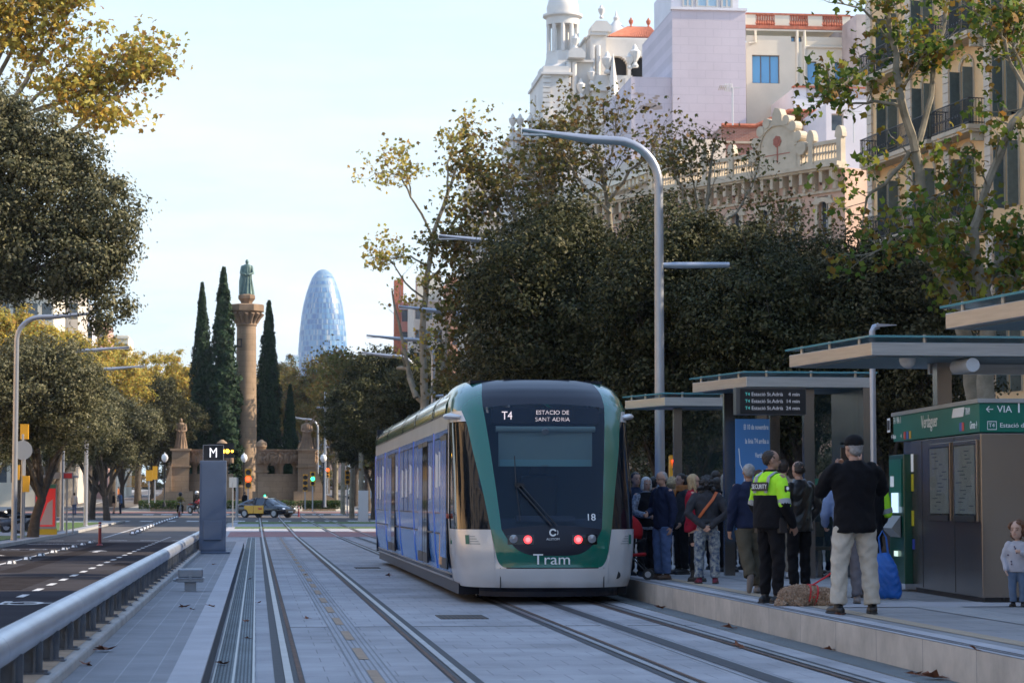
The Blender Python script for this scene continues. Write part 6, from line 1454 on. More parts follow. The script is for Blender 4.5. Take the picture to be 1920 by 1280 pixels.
# third canopy : right leg, posts, glass, display, poster
c3 = C[2]; bx, by = cans[2][0]; zc = H0 - PZ
X3 = lambda px, Y: at(px, 640, Y).x - bx
upright(c3, 'side_leg', 9.36 - bx - .16, 9.36 - bx, -2.0, 0, zc, dsteel)
upright(c3, 'post', X3(1508, 35.2), X3(1527, 35.2), -1.75, -1.6, zc, dsteel)
upright(c3, 'post', X3(1443, 36.5), X3(1461, 36.5), -.5, -.38, zc - .02, dsteel)
upright(c3, 'post', X3(1357, 36.6), X3(1376, 36.6), -.4, -.28, zc - .02, dsteel)
upright(c3, 'glass_wall', X3(1527, 35.2), 9.36 - bx - .16, -1.70, -1.685, zc, pane, .25)
upright(c3, 'glass_wall', X3(1376, 36.6), X3(1443, 36.6), -.30, -.288, zc - .02, pane, .25)
m = MB(); m.box(X3(1527, 35.2), 9.2 - bx, -1.712, -1.70, 1.42, 1.52); m.build('green_band', mat('green stripe', (.02, .14, .08), .4), c3)
pst = mat('blue poster', (.045, .15, .38), .5, emit=(.05, .16, .42), est=.12); wt = mat('white print', (.6, .65, .7), .6, emit=(.6, .65, .7), est=.12)
px0, px1 = X3(1378, 36.2), X3(1442, 36.2); m = MB(); m.box(px0, px1, -.80, -.77, .55, 2.46); po = m.build('poster', pst, c3)
xc = (px0 + px1) / 2
for i, s_ in enumerate(('El 10 de novembre', 'la línia T4 arriba a', 'Verdaguer')):
    text(s_, .115, wt, frame((px1 - .02, -.803, 2.33 - i * .22), (1, 0, 0)), po, 'poster_text', ax='RIGHT', sx=.45)
m = MB()
for a, b_ in (((px0 + .05, 2.0), (px0 + .07, 1.75)), ((px0 + .07, 1.75), (px0 + .14, 1.6)), ((px0 + .14, 1.6), (px0 + .30, 1.6)), ((px0 + .16, 1.66), (px0 + .30, 1.66)), ((px0 + .16, 1.66), (px0 + .16, 1.45)), ((px0 + .30, 1.66), (px0 + .30, 1.45)), ((px0 + .14, 1.6), (px0 + .12, 1.3)), ((px0 + .40, 1.65), (px0 + .40, 1.4)), ((px0 + .40, 1.65), (px0 + .48, 1.65)), ((px0 + .40, 1.55), (px0 + .46, 1.55)), ((px0 + .12, 1.3), (px0 + .2, 1.1))):
    m.tube([(a[0], -.803, a[1]), (b_[0], -.803, b_[1])], .006, 4)
m.build('route_diagram', wt, po)
# departure display
d0, d1 = X3(1384, 35.0), X3(1507, 35.0)
dm = MB(); dm.box(d0 - .06, d1, -2.12, -1.9, H0 - PZ - .42, H0 - PZ - .015); dsp = dm.build('departure_display', mat('display case', (.10, .095, .09), .4, .5), c3)
m = MB(); m.box(d0, d1 - .01, -2.132, -2.122, H0 - PZ - .41, H0 - PZ - .03); m.build('screen', mat('black screen', (.006, .006, .008), .35), dsp)
dt = mat('display text', (.25, .26, .30), .5, emit=(.5, .52, .6), est=.22); dg_ = mat('display route tag', (.05, .3, .28), .5, emit=(.1, .5, .48), est=.3)
for i, mn in enumerate(('4 min', '14 min', '24 min')):
    z = H0 - PZ - .115 - i * .105
    text('T4', .068, dg_, frame((d0 + .11, -2.136, z), (1, 0, 0)), dsp, 'route_tag'); text('Estació St.Adrià', .078, dt, frame((d0 + .17, -2.136, z), (1, 0, 0)), dsp, 'destination', ax='LEFT', sx=.98); text(mn, .078, dt, frame((d1 - .10, -2.136, z), (1, 0, 0)), dsp, 'minutes', ax='RIGHT')
# second canopy: leg, lights and camera
c2 = C[1]; b2 = cans[1][0]
X2_ = lambda px, Y: at(px, 640, Y).x - b2[0]
upright(c2, 'post', X2_(1752, 28.5), X2_(1779, 28.5), -1.5, -1.3, zc, dsteel, 2.36); upright(c2, 'beam', X2_(1745, 28.6), 4.6, -1.25, -1.15, zc, steel, zc - .14)
m = MB(); m.cyl((X2_(1812, 27.6), -2.55, zc - .10), (X2_(1806, 27.6), -2.0, zc - .10), .085, n=18); m.build('round_loudspeaker', mat('pale speaker', (.45, .47, .48), .5), c2, smooth=True)
m = MB(); m.lathe([(.10, 0), (.10, -.05), (.085, -.09), (.045, -.125), (.0, -.135)][::-1], 16, (X2_(1701, 27.6), -2.3, zc)); m.build('dome_camera', mat('dome', (.5, .5, .5), .3), c2, smooth=True)
# fourth canopy: legs
c4 = C[3]; upright(c4, 'post', 2.3, 2.5, -1.0, -.85, zc, dsteel); upright(c4, 'glass_wall', .9, 2.3, -.95, -.94, zc, pane, .3); upright(c4, 'post', .75, .9, -1.0, -.88, zc, dsteel)
c1 = C[0]; upright(c1, 'post', 3.0, 3.25, -1.5, -1.3, zc, dsteel)
# thin L lamp above the shelters
p = at(1645, 900, 33); o = thing('platform_lamp', 'slim L-shaped lamp rising between the second and third canopies', 'lamp', (p.x, 33.2, PZ)); h = CH + (942 - 603) / FP * 33.2 - PZ
m = MB(); m.tube([(0, 0, 0), (0, 0, h - .08), (.03, 0, h - .02), (.1, 0, h)], .045, 10); m.build('pole', lampm, o, smooth=True); m = MB(); m.add([(.05, -.06, h - .02), (.36, -.02, h + .01), (.36, .02, h + .01), (.05, .06, h - .02), (.05, -.06, h + .03), (.36, -.02, h + .02), (.36, .02, h + .02), (.05, .06, h + .03)], [(0, 3, 2, 1), (4, 5, 6, 7), (0, 1, 5, 4), (1, 2, 6, 5), (2, 3, 7, 6), (3, 0, 4, 7)]); m.build('lamp_head', lampm, o)

# ---- kiosk ----
kx, ky = gr(1843, 1130, PZ).x, gr(1843, 1130, PZ).y; KL = 4.4; KH = 2.33
o = thing('information_kiosk', 'stainless steel stop kiosk with a green sign band, map cases and a ticket machine bay', 'kiosk', (kx, ky, PZ), R(-2.6))
kg = mat('kiosk green', (.0, .13, .085), .35, var=.05); kgd = mat('ticket machine green', (.0, .055, .035), .35, coat=.3)
m = MB(); m.box(0, 2.4, 0, 3.45, .06, 1.95); m.build('steel_body', dsteel, o, bevel=.006)
m = MB(); m.box(.03, 2.4, .03, 3.4, 0, .06); m.build('plinth', blk, o)
m = MB(); m.box(-.015, 2.45, -.015, KL, 1.965, KH - .03); sg = m.build('sign_band', kg, o)
m = MB(); m.box(-.04, 2.5, -.04, KL + .03, KH - .028, KH + .02); m.build('roof', steel, o)
m = MB(); m.box(.12, 2.3, 3.45, KL, .0, 1.96); m.build('machine_bay', dsteel, o)
for (ya, yb) in ((1.50, 2.35), (.18, 1.36)): pass
# track side face details: local x = 0 face, y along
def kface(px, Yk=None):   # y along the face seen at an image column
    r = at(px, 640, 1.0).x; a = R(-2.6); # points (kx - sin a * t, ky + cos a * t)
    return (kx - r * ky) / (math.sin(a) + r * math.cos(a))
for (pa, pb) in ((1743, 1782), (1789, 1832)):
    y1, y0 = kface(pa), kface(pb)
    m = MB(); m.box(-.03, -.001, y0, y1, .93, 1.88); cs = m.build('map_case', dsteel, o, bevel=.004)
    m = MB(); m.box(-.036, -.031, y0 + .07, y1 - .07, 1.02, 1.82); m.build('paper_map', mat('posted map', (.30, .33, .30), .6, col2=(.38, .40, .36), vs_=9), cs)
    m = MB(); rr = random.Random(int(pa))
    for k in range(16):
        a = rr.uniform(y0 + .1, y1 - .4); z = 1.06 + k * .046; m.box(-.0375, -.0365, a, a + rr.uniform(.1, .28), z, z + .012)
    m.build('map_print', mat('map ink', (.07, .10, .12), .6), cs)
    m = MB(); m.box(-.043, -.040, y0 + .05, y1 - .05, .99, 1.84); m.build('case_glass', pane, cs)
    m = MB(); m.box(-.05, -.037, y0 + .04, y1 - .04, .93, 1.0); m.build('case_sill', blk, cs)
m = MB()
for px in (1726, 1786): y = kface(px); m.box(-.004, -.001, y - .006, y + .006, .08, 1.93)
m.build('panel_joint', blk, o)
for (px, z0, z1, c_, nm) in ((1708, 1.55, 1.78, wt, 'white_sticker'), (1708, 1.30, 1.52, mat('yellow sticker', (.5, .45, .02), .5), 'yellow_sticker'), (1708, .85, 1.05, MATS['yellow sticker'], 'yellow_sticker'), (1709, .55, .68, mat('blue sticker', (.02, .04, .3), .5), 'blue_sticker')):
    y = kface(px); m = MB(); m.box(-.006, -.001, y - .06, y + .06, z0, z1); m.build(nm, c_, o)
# ticket machine
t = MB(); y0 = 3.47; t.box(-.10, .35, y0, y0 + .85, .10, 1.78); tm = t.build('ticket_machine', kgd, o, bevel=.01)
# front (facing the camera side -y) details of the machine, visible past the body edge: face on track side
m = MB(); m.box(-.115, -.101, y0 + .08, y0 + .78, 1.1, 1.72); m.build('machine_front', kg, tm)
m = MB(); m.add([(-.12, y0 + .12, .98), (-.12, y0 + .72, .98), (-.24, y0 + .72, .82), (-.24, y0 + .12, .82), (-.12, y0 + .12, .70), (-.12, y0 + .72, .70)], [(0, 1, 2, 3), (3, 2, 5, 4), (0, 3, 4), (1, 5, 2)]); m.build('keypad_shelf', mat('grey shelf', (.25, .27, .28), .4, .5), tm)
m = MB(); m.box(-.13, -.116, y0 + .25, y0 + .6, 1.02, 1.28); m.build('screen', mat('lit screen', (.3, .4, .5), .3, emit=(.55, .75, .95), est=.7), tm)
m = MB(); m.box(-.125, -.116, y0 + .3, y0 + .5, .45, .52); m.build('ticket_slot', mat('lit slot', (.5, .55, .5), .3, emit=(.6, .8, .7), est=.6), tm)
m = MB(); m.box(-.12, -.116, y0 + .5, y0 + .7, 1.36, 1.50); m.build('notice', wt, tm)
# signs on band
sx_ = lambda px: kface(px)
def band(s_, px, z, size, sx=1.0, name='sign_text'): text(s_, size, wl, frame((-.018, sx_(px), z), (0, -1, 0)), sg, name, sx=sx)
band('Verdaguer', 1743, 2.165, .235, .86); band('T4  VIA 1', 1683, 2.24, .13, .9); band('← Besòs', 1676, 2.03, .085, .9); band('→', 1690, 2.03, .09); band('Girona →', 1826, 2.05, .13, .62); band('TRAM', 1815, 2.22, .12, .7)
for px, c_, z, ch in ((1697, (.5, .06, .05), 2.03, '4'), (1702, (.04, .12, .4), 2.03, '5'), (1707, (.5, .3, .03), 2.03, '1'), (1802, (.04, .12, .4), 2.05, 'L'), (1806, (.5, .06, .05), 2.05, '4')):
    y = sx_(px); m = MB(); m.box(-.021, -.0165, y - .055, y + .055, z - .05, z + .05); m.build('line_badge', mat('badge', c_, .5), sg)
y = sx_(1797); m = MB(); m.add([(-.019, y + .30, 2.17), (-.019, y - .25, 2.17), (-.019, y - .32, 2.28), (-.019, y + .22, 2.28)], [(0, 1, 2, 3)]); m.build('white_logo', wl, sg)
y = sx_(1667); m = MB(); m.box(-.019, -.0165, y - .09, y + .09, 2.1, 2.29); m.build('white_square', wl, sg); m = MB(); m.box(-.022, -.0195, y - .07, y + .07, 2.13, 2.26); m.build('black_square', blk, sg)
# end face toward the camera (local y = -0.015)
def endt(s_, x, z, size, sx=1.0, ax='LEFT'): text(s_, size, wl, frame((x, -.019, z), (1, 0, 0)), sg, 'sign_text', ax=ax, sx=sx)
endt('← VIA', .05, 2.225, .115); endt('1', .40, 2.245, .19); endt('Estació de Sant Adrià', .22, 2.04, .075, 1.05)
m = MB(); 
for a in ((.075, .185, 1.99, 1.998), (.075, .185, 2.082, 2.09), (.075, .081, 1.99, 2.09), (.179, .185, 1.99, 2.09)): m.box(a[0], a[1], -.019, -.0155, a[2], a[3])
m.build('route_box', wl, sg); endt('T4', .09, 2.04, .065)
m = MB(); m.box(.53, .70, -.019, -.0155, 2.15, 2.29); m.build('white_square', wl, sg); m = MB(); m.box(.545, .685, -.022, -.0195, 2.165, 2.275); m.build('black_square', blk, sg)

# slim poles/benches behind the crowd
o = thing('bench', 'dark bench with red edge inside the shelter behind the crowd', 'bench', (at(1530, 1040, 35.6).x, 35.9, PZ)); m = MB(); m.box(-.1, 1.1, -.2, .2, .42, .47); m.build('seat', mat('dark wood', (.09, .05, .03), .6), o)
for x in (.1, .9): m = MB(); m.box(x - .03, x + .03, -.15, .15, 0, .42); m.build('leg', dsteel, o)
m = MB(); m.box(-.1, 1.1, .2, .23, .62, .85); m.build('backrest', MATS['dark wood'], o)
# ================= PEOPLE =================
def cloth(name, c, var=.12, rough=.9, vs_=9): return mat(name, c, rough, var=var, vs_=vs_, bump=.25, bs=28, spec=.2)
skin = mat('skin', (.42, .25, .18), .6, var=.06, vs_=8, spec=.35); skin_d = mat('tanned skin', (.33, .19, .13), .6, var=.06, vs_=8, spec=.3)
eye_m = mat('dark eye', (.02, .015, .01), .2); lip = mat('lips', (.35, .13, .11), .5)
def remeshed(mb, voxel, smooth=2, noise=0, seed=0, fold=0):
    me = bpy.data.meshes.new('r'); me.from_pydata([tuple(v) for v in mb.v], [], mb.f); ob = bpy.data.objects.new('r', me)
    r = ob.modifiers.new('r', 'REMESH'); r.mode = 'VOXEL'; r.voxel_size = voxel; r.use_smooth_shade = True
    s = ob.modifiers.new('s', 'SMOOTH'); s.factor = .5; s.iterations = smooth
    out = evaluate(ob); bpy.data.meshes.remove(me)
    if noise or fold:
        n = len(out.vertices); co = np.empty(n * 3, np.float32); nr = np.empty(n * 3, np.float32)
        out.vertices.foreach_get('co', co); out.vertices.foreach_get('normal', nr); co = co.reshape(-1, 3); nr = nr.reshape(-1, 3)
        x, y, z = co.T; q = seed * 1.7
        d = fold * (np.sin(z * 34 + 5 * np.sin(x * 9 + q) + 4 * np.sin(y * 11 + q)) * .5 + np.sin(z * 61 + 7 * np.sin(x * 14 - q) + y * 22) * .3 + np.sin(x * 46 + z * 20 + q) * .3)
        d += noise * (np.sin(x * 130 + q) * np.sin(y * 120 + 2) * np.sin(z * 125 + 1) + .6 * np.sin(x * 260 + z * 90) * np.sin(y * 240 + z * 200))
        co += nr * d[:, None]; out.vertices.foreach_set('co', co.ravel()); out.update()
    out.polygons.foreach_set('use_smooth', [True] * len(out.polygons)); return out
def hand(mb, wr, d, side, H, curl=.5, palm_n=None):
    """palm and five fingers growing from the wrist along d"""
    d = d.normalized(); up = Vector((0, 0, 1)) if abs(d.z) < .8 else Vector((0, -1, 0)); a = d.cross(up).normalized(); n = (palm_n or a).normalized(); w = d.cross(n).normalized(); s = H / 1.75
    rt = Matrix((w, d, n)).transposed()
    mb.ball(wr + d * .050 * s, (.040 * s, .052 * s, .017 * s), 12, rot=rt)
    for k, (o_, l_) in enumerate(((-.029, .066), (-.010, .076), (.010, .071), (.028, .056))):
        b0 = wr + d * .088 * s + w * o_ * s; c = curl * (.9 + .12 * k); m1 = b0 + (d * math.cos(c * .5) + n * math.sin(c * .5)) * l_ * .45 * s; m2 = m1 + (d * math.cos(c * 1.4) + n * math.sin(c * 1.4)) * l_ * .32 * s; m3 = m2 + (d * math.cos(c * 2.2) + n * math.sin(c * 2.2)) * l_ * .25 * s
        mb.tube([b0 - d * .02 * s, b0, m1, m2, m3], [.009 * s, .0095 * s, .009 * s, .0085 * s, .0075 * s], 7, round_=True)
    t0 = wr + d * .030 * s - w * .034 * s; t1 = t0 + (d * .7 - w * .7 + n * .25).normalized() * .035 * s; t2 = t1 + (d * .9 - w * .25 + n * .4).normalized() * .03 * s
    mb.tube([t0, t1, t2], [.012 * s, .0105 * s, .009 * s], 7, round_=True)
PC = [0]
def person(label, px, pyf, pyh, rot, top, legs, shoe, hair, hstyle='short', sk=None, arms=('down', 'down'), stance=.09, stride=0, fat=1.0, head_yaw=0, head_pitch=0, coat_len=.47, z=None, Y=None, cat='person', group=None, lod=0, lean=0, wide=1.0, legfat=1.0, neckm=None, hat=None, skirt=False, hs=1.0, boots=False, lift=0):
    """standing figure; local front is -y. px column, pyf foot row, pyh head-top row of the figure"""
    PC[0] += 1; seed = PC[0]; rr = random.Random(seed); z = PZ if z is None else z; sk = sk or skin
    if Y is None: p = gr(px, pyf, z)
    else: p = at(px, pyf, Y)
    H = (pyf - pyh) / FP * p.y; o = thing('person', label, cat, p, rot, group); g = lambda *a: Vector((a[0] * H, a[1] * H, a[2] * H))
    vox = max(.009, H * (.0062 if lod == 0 else .010 if lod == 1 else .016))
    fs = fat; hd = .135 * hs
    L0 = lean
    hipz, shz, nkz = .505, .815, .848
    if hs > 1.2: hipz, shz, nkz = .44, .73, .755
    hx = .052 * wide; shx = .108 * (1 if hs < 1.2 else .98) * (.5 + .5 * wide)
    # joints
    J = {}
    for s_, nm in ((-1, 'l'), (1, 'r')):
        st = stride * s_; J['hip' + nm] = g(s_ * hx, 0, hipz - .01)
        J['ank' + nm] = g(s_ * stance * .62, -st * .55, .045 + (lift if s_ * lift > 0 else 0)); 
        if lift and ((lift > 0 and s_ > 0)): J['ank' + nm] = g(s_ * stance * .5, .16, .12)
        kn = (J['hip' + nm] + J['ank' + nm]) / 2 + g(s_ * .006, -.012 - abs(st) * .15, .02); J['kn' + nm] = kn
        sh = g(s_ * shx, L0 * .02, shz); J['sh' + nm] = sh; a = arms[0 if s_ < 0 else 1]
        E = {'down': (g(s_ * (shx + .035), .02, shz - .175), g(s_ * (shx + .042), -.02, shz - .325)),
             'relaxed': (g(s_ * (shx + .045), .01, shz - .17), g(s_ * (shx + .02), -.08, shz - .30)),
             'front': (g(s_ * (shx + .04), -.01, shz - .17), g(s_ * .03, -.15, shz - .21)),
             'back': (g(s_ * (shx + .065), .05, shz - .165), g(s_ * .03, .105, shz - .285)),
             'phone': (g(s_ * (shx + .055), -.08, shz - .13), g(s_ * .055, -.18, shz - .0)),
             'phonehi': (g(s_ * (shx + .07), -.07, shz - .12), g(s_ * .10, -.19, shz + .03)),
             'pocket': (g(s_ * (shx + .055), .03, shz - .17), g(s_ * (shx - .005), -.045, shz - .30)),
             'bag': (g(s_ * (shx + .03), .01, shz - .18), g(s_ * (shx + .035), -.01, shz - .335)),
             'chest': (g(s_ * (shx + .05), -.02, shz - .16), g(s_ * (shx - .05), -.13, shz - .10)),
             'leash': (g(s_ * (shx + .04), -.02, shz - .17), g(s_ * (shx + .02), -.12, shz - .25))}[a]
        J['el' + nm], J['wr' + nm] = E
    # ---- body : one continuous surface ----
    b = MB()
    b.stack([(z_ * H, 0, y_ * H, rx * H * fs, ry * H * fs) for z_, y_, rx, ry in ((hipz - .03, .005, .070, .052), (hipz + .02, .005, .082, .058), (hipz + .10, 0, .068, .048), (hipz + .18, .0, .078, .055), (shz - .06, .002, .092, .055), (shz, .006, .085, .045), (shz + .02, .006, .05, .036))], 20)
    b.tube([g(0, .008, shz - .01), g(0, .0, nkz + .03)], [.032 * H, .029 * H], 12)
    hy = Matrix.Rotation(head_yaw, 3, 'Z') @ Matrix.Rotation(head_pitch, 3, 'X'); hc = g(0, -.012, 1.0 - hd * .50) ; hh = hd * H
    def hp(x, y, z_): return hc + hy @ Vector((x * hh, y * hh, z_ * hh))
    b.ball(hp(0, .04, .10), (.335 * hh, .42 * hh, .40 * hh), 18, rot=hy); b.ball(hp(0, -.07, -.16), (.27 * hh, .30 * hh, .34 * hh), 16, rot=hy)
    b.ball(hp(0, -.19, -.36), (.13 * hh, .13 * hh, .11 * hh), 10, rot=hy)
    b.tube([hp(0, -.36, .06), hp(0, -.44, -.10), hp(0, -.37, -.14)], [.035 * hh, .06 * hh, .05 * hh], 7, round_=True)
    for s_ in (-1, 1): b.ball(hp(s_ * .34, .02, -.04), (.04 * hh, .075 * hh, .12 * hh), 8, rot=hy)
    for nm, s_ in (('l', -1), ('r', 1)):
        sh, el, wr = J['sh' + nm], J['el' + nm], J['wr' + nm]
        b.tube([sh, sh.lerp(el, .5), el, el.lerp(wr, .3), wr], [.027 * H * fs, .026 * H, .021 * H, .022 * H, .0145 * H], 10, round_=True)
        if lod < 2: hand(b, wr, (wr - el), s_, H, .55 if arms[0 if s_ < 0 else 1] in ('down', 'relaxed', 'pocket') else 1.1, Vector((-s_, -.3, 0)) if arms[0 if s_ < 0 else 1] in ('down', 'relaxed', 'bag') else None)
        else: b.ball(wr + (wr - el).normalized() * .04 * H, (.022 * H, .02 * H, .035 * H), 8)
        hp_, kn, an = J['hip' + nm], J['kn' + nm], J['ank' + nm]
        b.tube([hp_, hp_.lerp(kn, .5), kn, kn.lerp(an, .35), an], [.048 * H, .044 * H, .031 * H, .031 * H, .019 * H], 12, round_=True)
    me = remeshed(b, vox * .85 if lod == 0 else vox, 2); me.materials.append(sk); link('body', me, o)
    # face
    if lod < 2:
        for s_ in (-1, 1): e = MB(); e.ball(hp(s_ * .145, -.355, .02), (.045 * hh, .03 * hh, .03 * hh), 8, rot=hy); e.build('eye', eye_m, o, smooth=True)
        e = MB(); e.tube([hp(-.09, -.335, -.235), hp(0, -.365, -.24), hp(.09, -.335, -.235)], [.012 * hh, .022 * hh, .012 * hh], 6); e.build('mouth', lip, o, smooth=True)
        for s_ in (-1, 1): e = MB(); e.tube([hp(s_ * .06, -.375, .10), hp(s_ * .15, -.38, .125), hp(s_ * .23, -.33, .10)], [.012 * hh, .018 * hh, .01 * hh], 5); e.build('eyebrow', hair if hstyle != 'bald' else eye_m, o)
    # hair
    h_ = MB()
    if hstyle in ('short', 'cap'): h_.ball(hp(0, .075, .14), (.355 * hh, .42 * hh, .39 * hh), 18, rot=hy); h_.ball(hp(0, .16, -.08), (.31 * hh, .29 * hh, .28 * hh), 14, rot=hy)
    if hstyle == 'crew': h_.ball(hp(0, .085, .13), (.348 * hh, .40 * hh, .375 * hh), 18, rot=hy); h_.ball(hp(0, .17, -.02), (.30 * hh, .27 * hh, .25 * hh), 14, rot=hy)
    if hstyle == 'balding': h_.ball(hp(0, .14, -.02), (.355 * hh, .36 * hh, .24 * hh), 16, rot=hy); h_.ball(hp(0, .10, .14), (.34 * hh, .36 * hh, .345 * hh), 16, rot=hy)
    if hstyle == 'bob': h_.ball(hp(0, .09, .12), (.41 * hh, .44 * hh, .42 * hh), 18, rot=hy); h_.ball(hp(0, .16, -.20), (.42 * hh, .34 * hh, .34 * hh), 16, rot=hy); [h_.ball(hp(s_ * .33, .02, -.2), (.11 * hh, .22 * hh, .34 * hh), 10, rot=hy) for s_ in (-1, 1)]
    if hstyle == 'long': h_.ball(hp(0, .09, .13), (.39 * hh, .43 * hh, .41 * hh), 18, rot=hy); h_.tube([hp(0, .2, .1), hp(0, .24, -.4), hp(0, .22, -.95)], [(.34 * hh, .24 * hh), (.36 * hh, .2 * hh), (.26 * hh, .12 * hh)], 14, round_=True); [h_.tube([hp(s_ * .33, .0, .15), hp(s_ * .36, -.06, -.3), hp(s_ * .34, -.10, -.85)], [.09 * hh, .12 * hh, .08 * hh], 8, round_=True) for s_ in (-1, 1)]
    if hstyle == 'curly':
        for k in range(60):
            v = Vector((rr.gauss(0, 1), rr.gauss(0, 1), rr.gauss(0, 1))).normalized()
            if v.y < -.35 and v.z < .55: continue
            h_.ball(hp(v.x * .40, .10 + v.y * .40, .02 + v.z * .44), (.15 * hh,) * 3, 8)
        h_.ball(hp(0, .12, .08), (.40 * hh, .42 * hh, .42 * hh), 14, rot=hy)
        if hs < 1.2:
            for k in range(24): h_.ball(hp(rr.uniform(-.45, .45), .2 + rr.uniform(-.15, .2), rr.uniform(-.75, -.2)), (.16 * hh,) * 3, 8)
    if hstyle != 'none':
        me = remeshed(h_, max(.007, vox * .8), 1, noise=(.010 if hstyle == 'curly' else .0045) * H / 1.7, seed=seed)
        # cut away the face side of the hair
        co = np.empty(len(me.vertices) * 3, np.float32); me.vertices.foreach_get('co', co); co = co.reshape(-1, 3); inv = np.array(hy.transposed()); lc = (co - np.array(hc)) @ inv.T / hh
        lim = -.30 + .0 * lc[:, 2]; face = (lc[:, 1] < -.13) & (lc[:, 2] < .30) & (np.abs(lc[:, 0]) < (.30 if hstyle in ('bob', 'long', 'curly') else .5)); push = np.where(face, .0, 0)
        lc[face, 1] = np.maximum(lc[face, 1], -.13) + .02; co2 = lc * hh @ inv + np.array(hc); me.vertices.foreach_set('co', co2.astype(np.float32).ravel()); me.materials.append(hair); me.update(); link('hair', me, o)
    if hstyle == 'cap':
        c = MB(); c.ball(hp(0, .06, .20), (.385 * hh, .46 * hh, .36 * hh), 20, rot=hy); c.v = [tuple(v) for v in c.v]
        keep = []
        cm_ = hat or blk; me = remeshed(c, .009, 1); co = np.empty(len(me.vertices) * 3, np.float32); me.vertices.foreach_get('co', co); co = co.reshape(-1, 3); inv = np.array(hy.transposed()); lc = (co - np.array(hc)) @ inv.T / hh; lc[:, 2] = np.maximum(lc[:, 2], .07); me.vertices.foreach_set('co', (lc * hh @ inv + np.array(hc)).astype(np.float32).ravel()); me.materials.append(cm_); me.update(); ca = link('cap', me, o)
        v_ = MB(); pts = [(.30 * math.cos(a), -.30 - .42 * math.sin(a), .20 - .05 * math.sin(a)) for a in [math.pi * q / 10 for q in range(11)]]
        v_.add([hp(*q) for q in pts] + [hp(q[0], q[1], q[2] + .035) for q in pts], [tuple(range(11)), tuple(reversed(range(11, 22)))] + [(i, (i + 1) % 11, 11 + (i + 1) % 11, 11 + i) for i in range(11)]); v_.build('visor', cm_, ca)
    # ---- top ----
    cz = coat_len; t = MB(); k = fs
    t.stack([(z_ * H, 0, y_ * H, rx * H * k, ry * H * k) for z_, y_, rx, ry in ((cz, .006, .098, .075), (cz + .03, .006, .102, .078), (hipz + .09, 0, .094, .070), (hipz + .19, 0, .102, .073), (shz - .07, .004, .112, .071), (shz - .01, .010, .102, .058), (shz + .022, .008, .062, .046), (nkz + .012, .004, .042, .040))], 24)
    for nm, s_ in (('l', -1), ('r', 1)):
        sh, el, wr = J['sh' + nm], J['el' + nm], J['wr' + nm]
        t.tube([sh + g(-s_ * .012, 0, -.012), sh.lerp(el, .45), el, el.lerp(wr, .5), wr.lerp(el, .02)], [.042 * H * k, .041 * H * k, .036 * H * k, .034 * H, .026 * H], 12, round_=True)
    me = remeshed(t, vox * 1.1, 3, fold=.0042 * H, seed=seed); me.materials.append(top); tp = link('jacket', me, o)
    # ---- trousers ----
    t = MB(); lf = legfat
    t.stack([(z_ * H, 0, .005 * H, rx * H * (.4 + .6 * fs), ry * H * (.4 + .6 * fs)) for z_, rx, ry in ((hipz - .035, .080, .060), (hipz, .092, .070), (hipz + .04, .090, .068), (hipz + .08, .08, .058))], 22)
    for nm, s_ in (('l', -1), ('r', 1)):
        hp_, kn, an = J['hip' + nm], J['kn' + nm], J['ank' + nm]; e_ = an + (an - kn).normalized() * -.012 * H
        rw = (.040 if not boots else .030) * lf
        t.tube([hp_ + g(0, 0, -.01), hp_.lerp(kn, .5), kn, kn.lerp(an, .5), e_], [.057 * H * lf, .052 * H * lf, .043 * H * lf, .041 * H * lf, rw * H], 14, round_=False)
    if skirt: t.stack([(.25 * H, 0, 0, .12 * H, .10 * H), (hipz * H, 0, 0, .09 * H, .07 * H)], 20)
    me = remeshed(t, vox * 1.1, 3, fold=.0048 * H, seed=seed + 5); me.materials.append(legs); link('trousers', me, o)
    # ---- shoes ----
    for nm, s_ in (('l', -1), ('r', 1)):
        an = J['ank' + nm]; kn = J['kn' + nm]; w = MB(); up = an.z / H > .07
        fd = Vector((s_ * .18, -1, 0)).normalized() if not up else Vector((0, -.35, -.94)); bs_ = Vector((an.x, an.y, 0)) if not up else an
        f0 = bs_ - fd * .030 * H; f1 = bs_ + fd * .045 * H; f2 = bs_ + fd * .105 * H; zz_ = Vector((0, 0, .022 * H)) if not up else Vector((0, 0, 0))
        w.tube([f0 + zz_, bs_ + zz_ * 1.15, f1 + zz_, f2 + zz_ * .85], [.025 * H, .028 * H, .027 * H, .021 * H], 12, round_=True)
        w.tube([an + (kn - an).normalized() * (.03 * H if not boots else .12 * H), bs_ + zz_], [.026 * H, .027 * H], 12)
        me = remeshed(w, max(.008, vox), 2); 
        if not up:
            co = np.empty(len(me.vertices) * 3, np.float32); me.vertices.foreach_get('co', co); co = co.reshape(-1, 3); co[:, 2] = np.maximum(co[:, 2], .002); me.vertices.foreach_set('co', co.ravel())
        me.materials.append(shoe); me.update(); link('boot' if boots else 'shoe', me, o)
        if not up and lod < 2:
            so2 = MB(); r_ = .028 * H; pf = [f0 - fd * .02 * H, f2 + fd * .018 * H]; so2.tube([pf[0] + Vector((0, 0, .008 * H)), pf[0].lerp(pf[1], .5) + Vector((0, 0, .008 * H)), pf[1] + Vector((0, 0, .008 * H))], [(.024 * H, .0075 * H), (.031 * H, .0075 * H), (.02 * H, .0075 * H)], 12)
            so2.build('sole', MATS.get('sole dark') or mat('sole dark', (.03, .03, .03), .8), o)
    return o, J, H, tp, (hc, hy, hh)
def strap(o, pts, r, m_, name='strap'): k = MB(); k.tube(pts, [(r, r * .25)] * len(pts), 8); return k.build(name, m_, o)
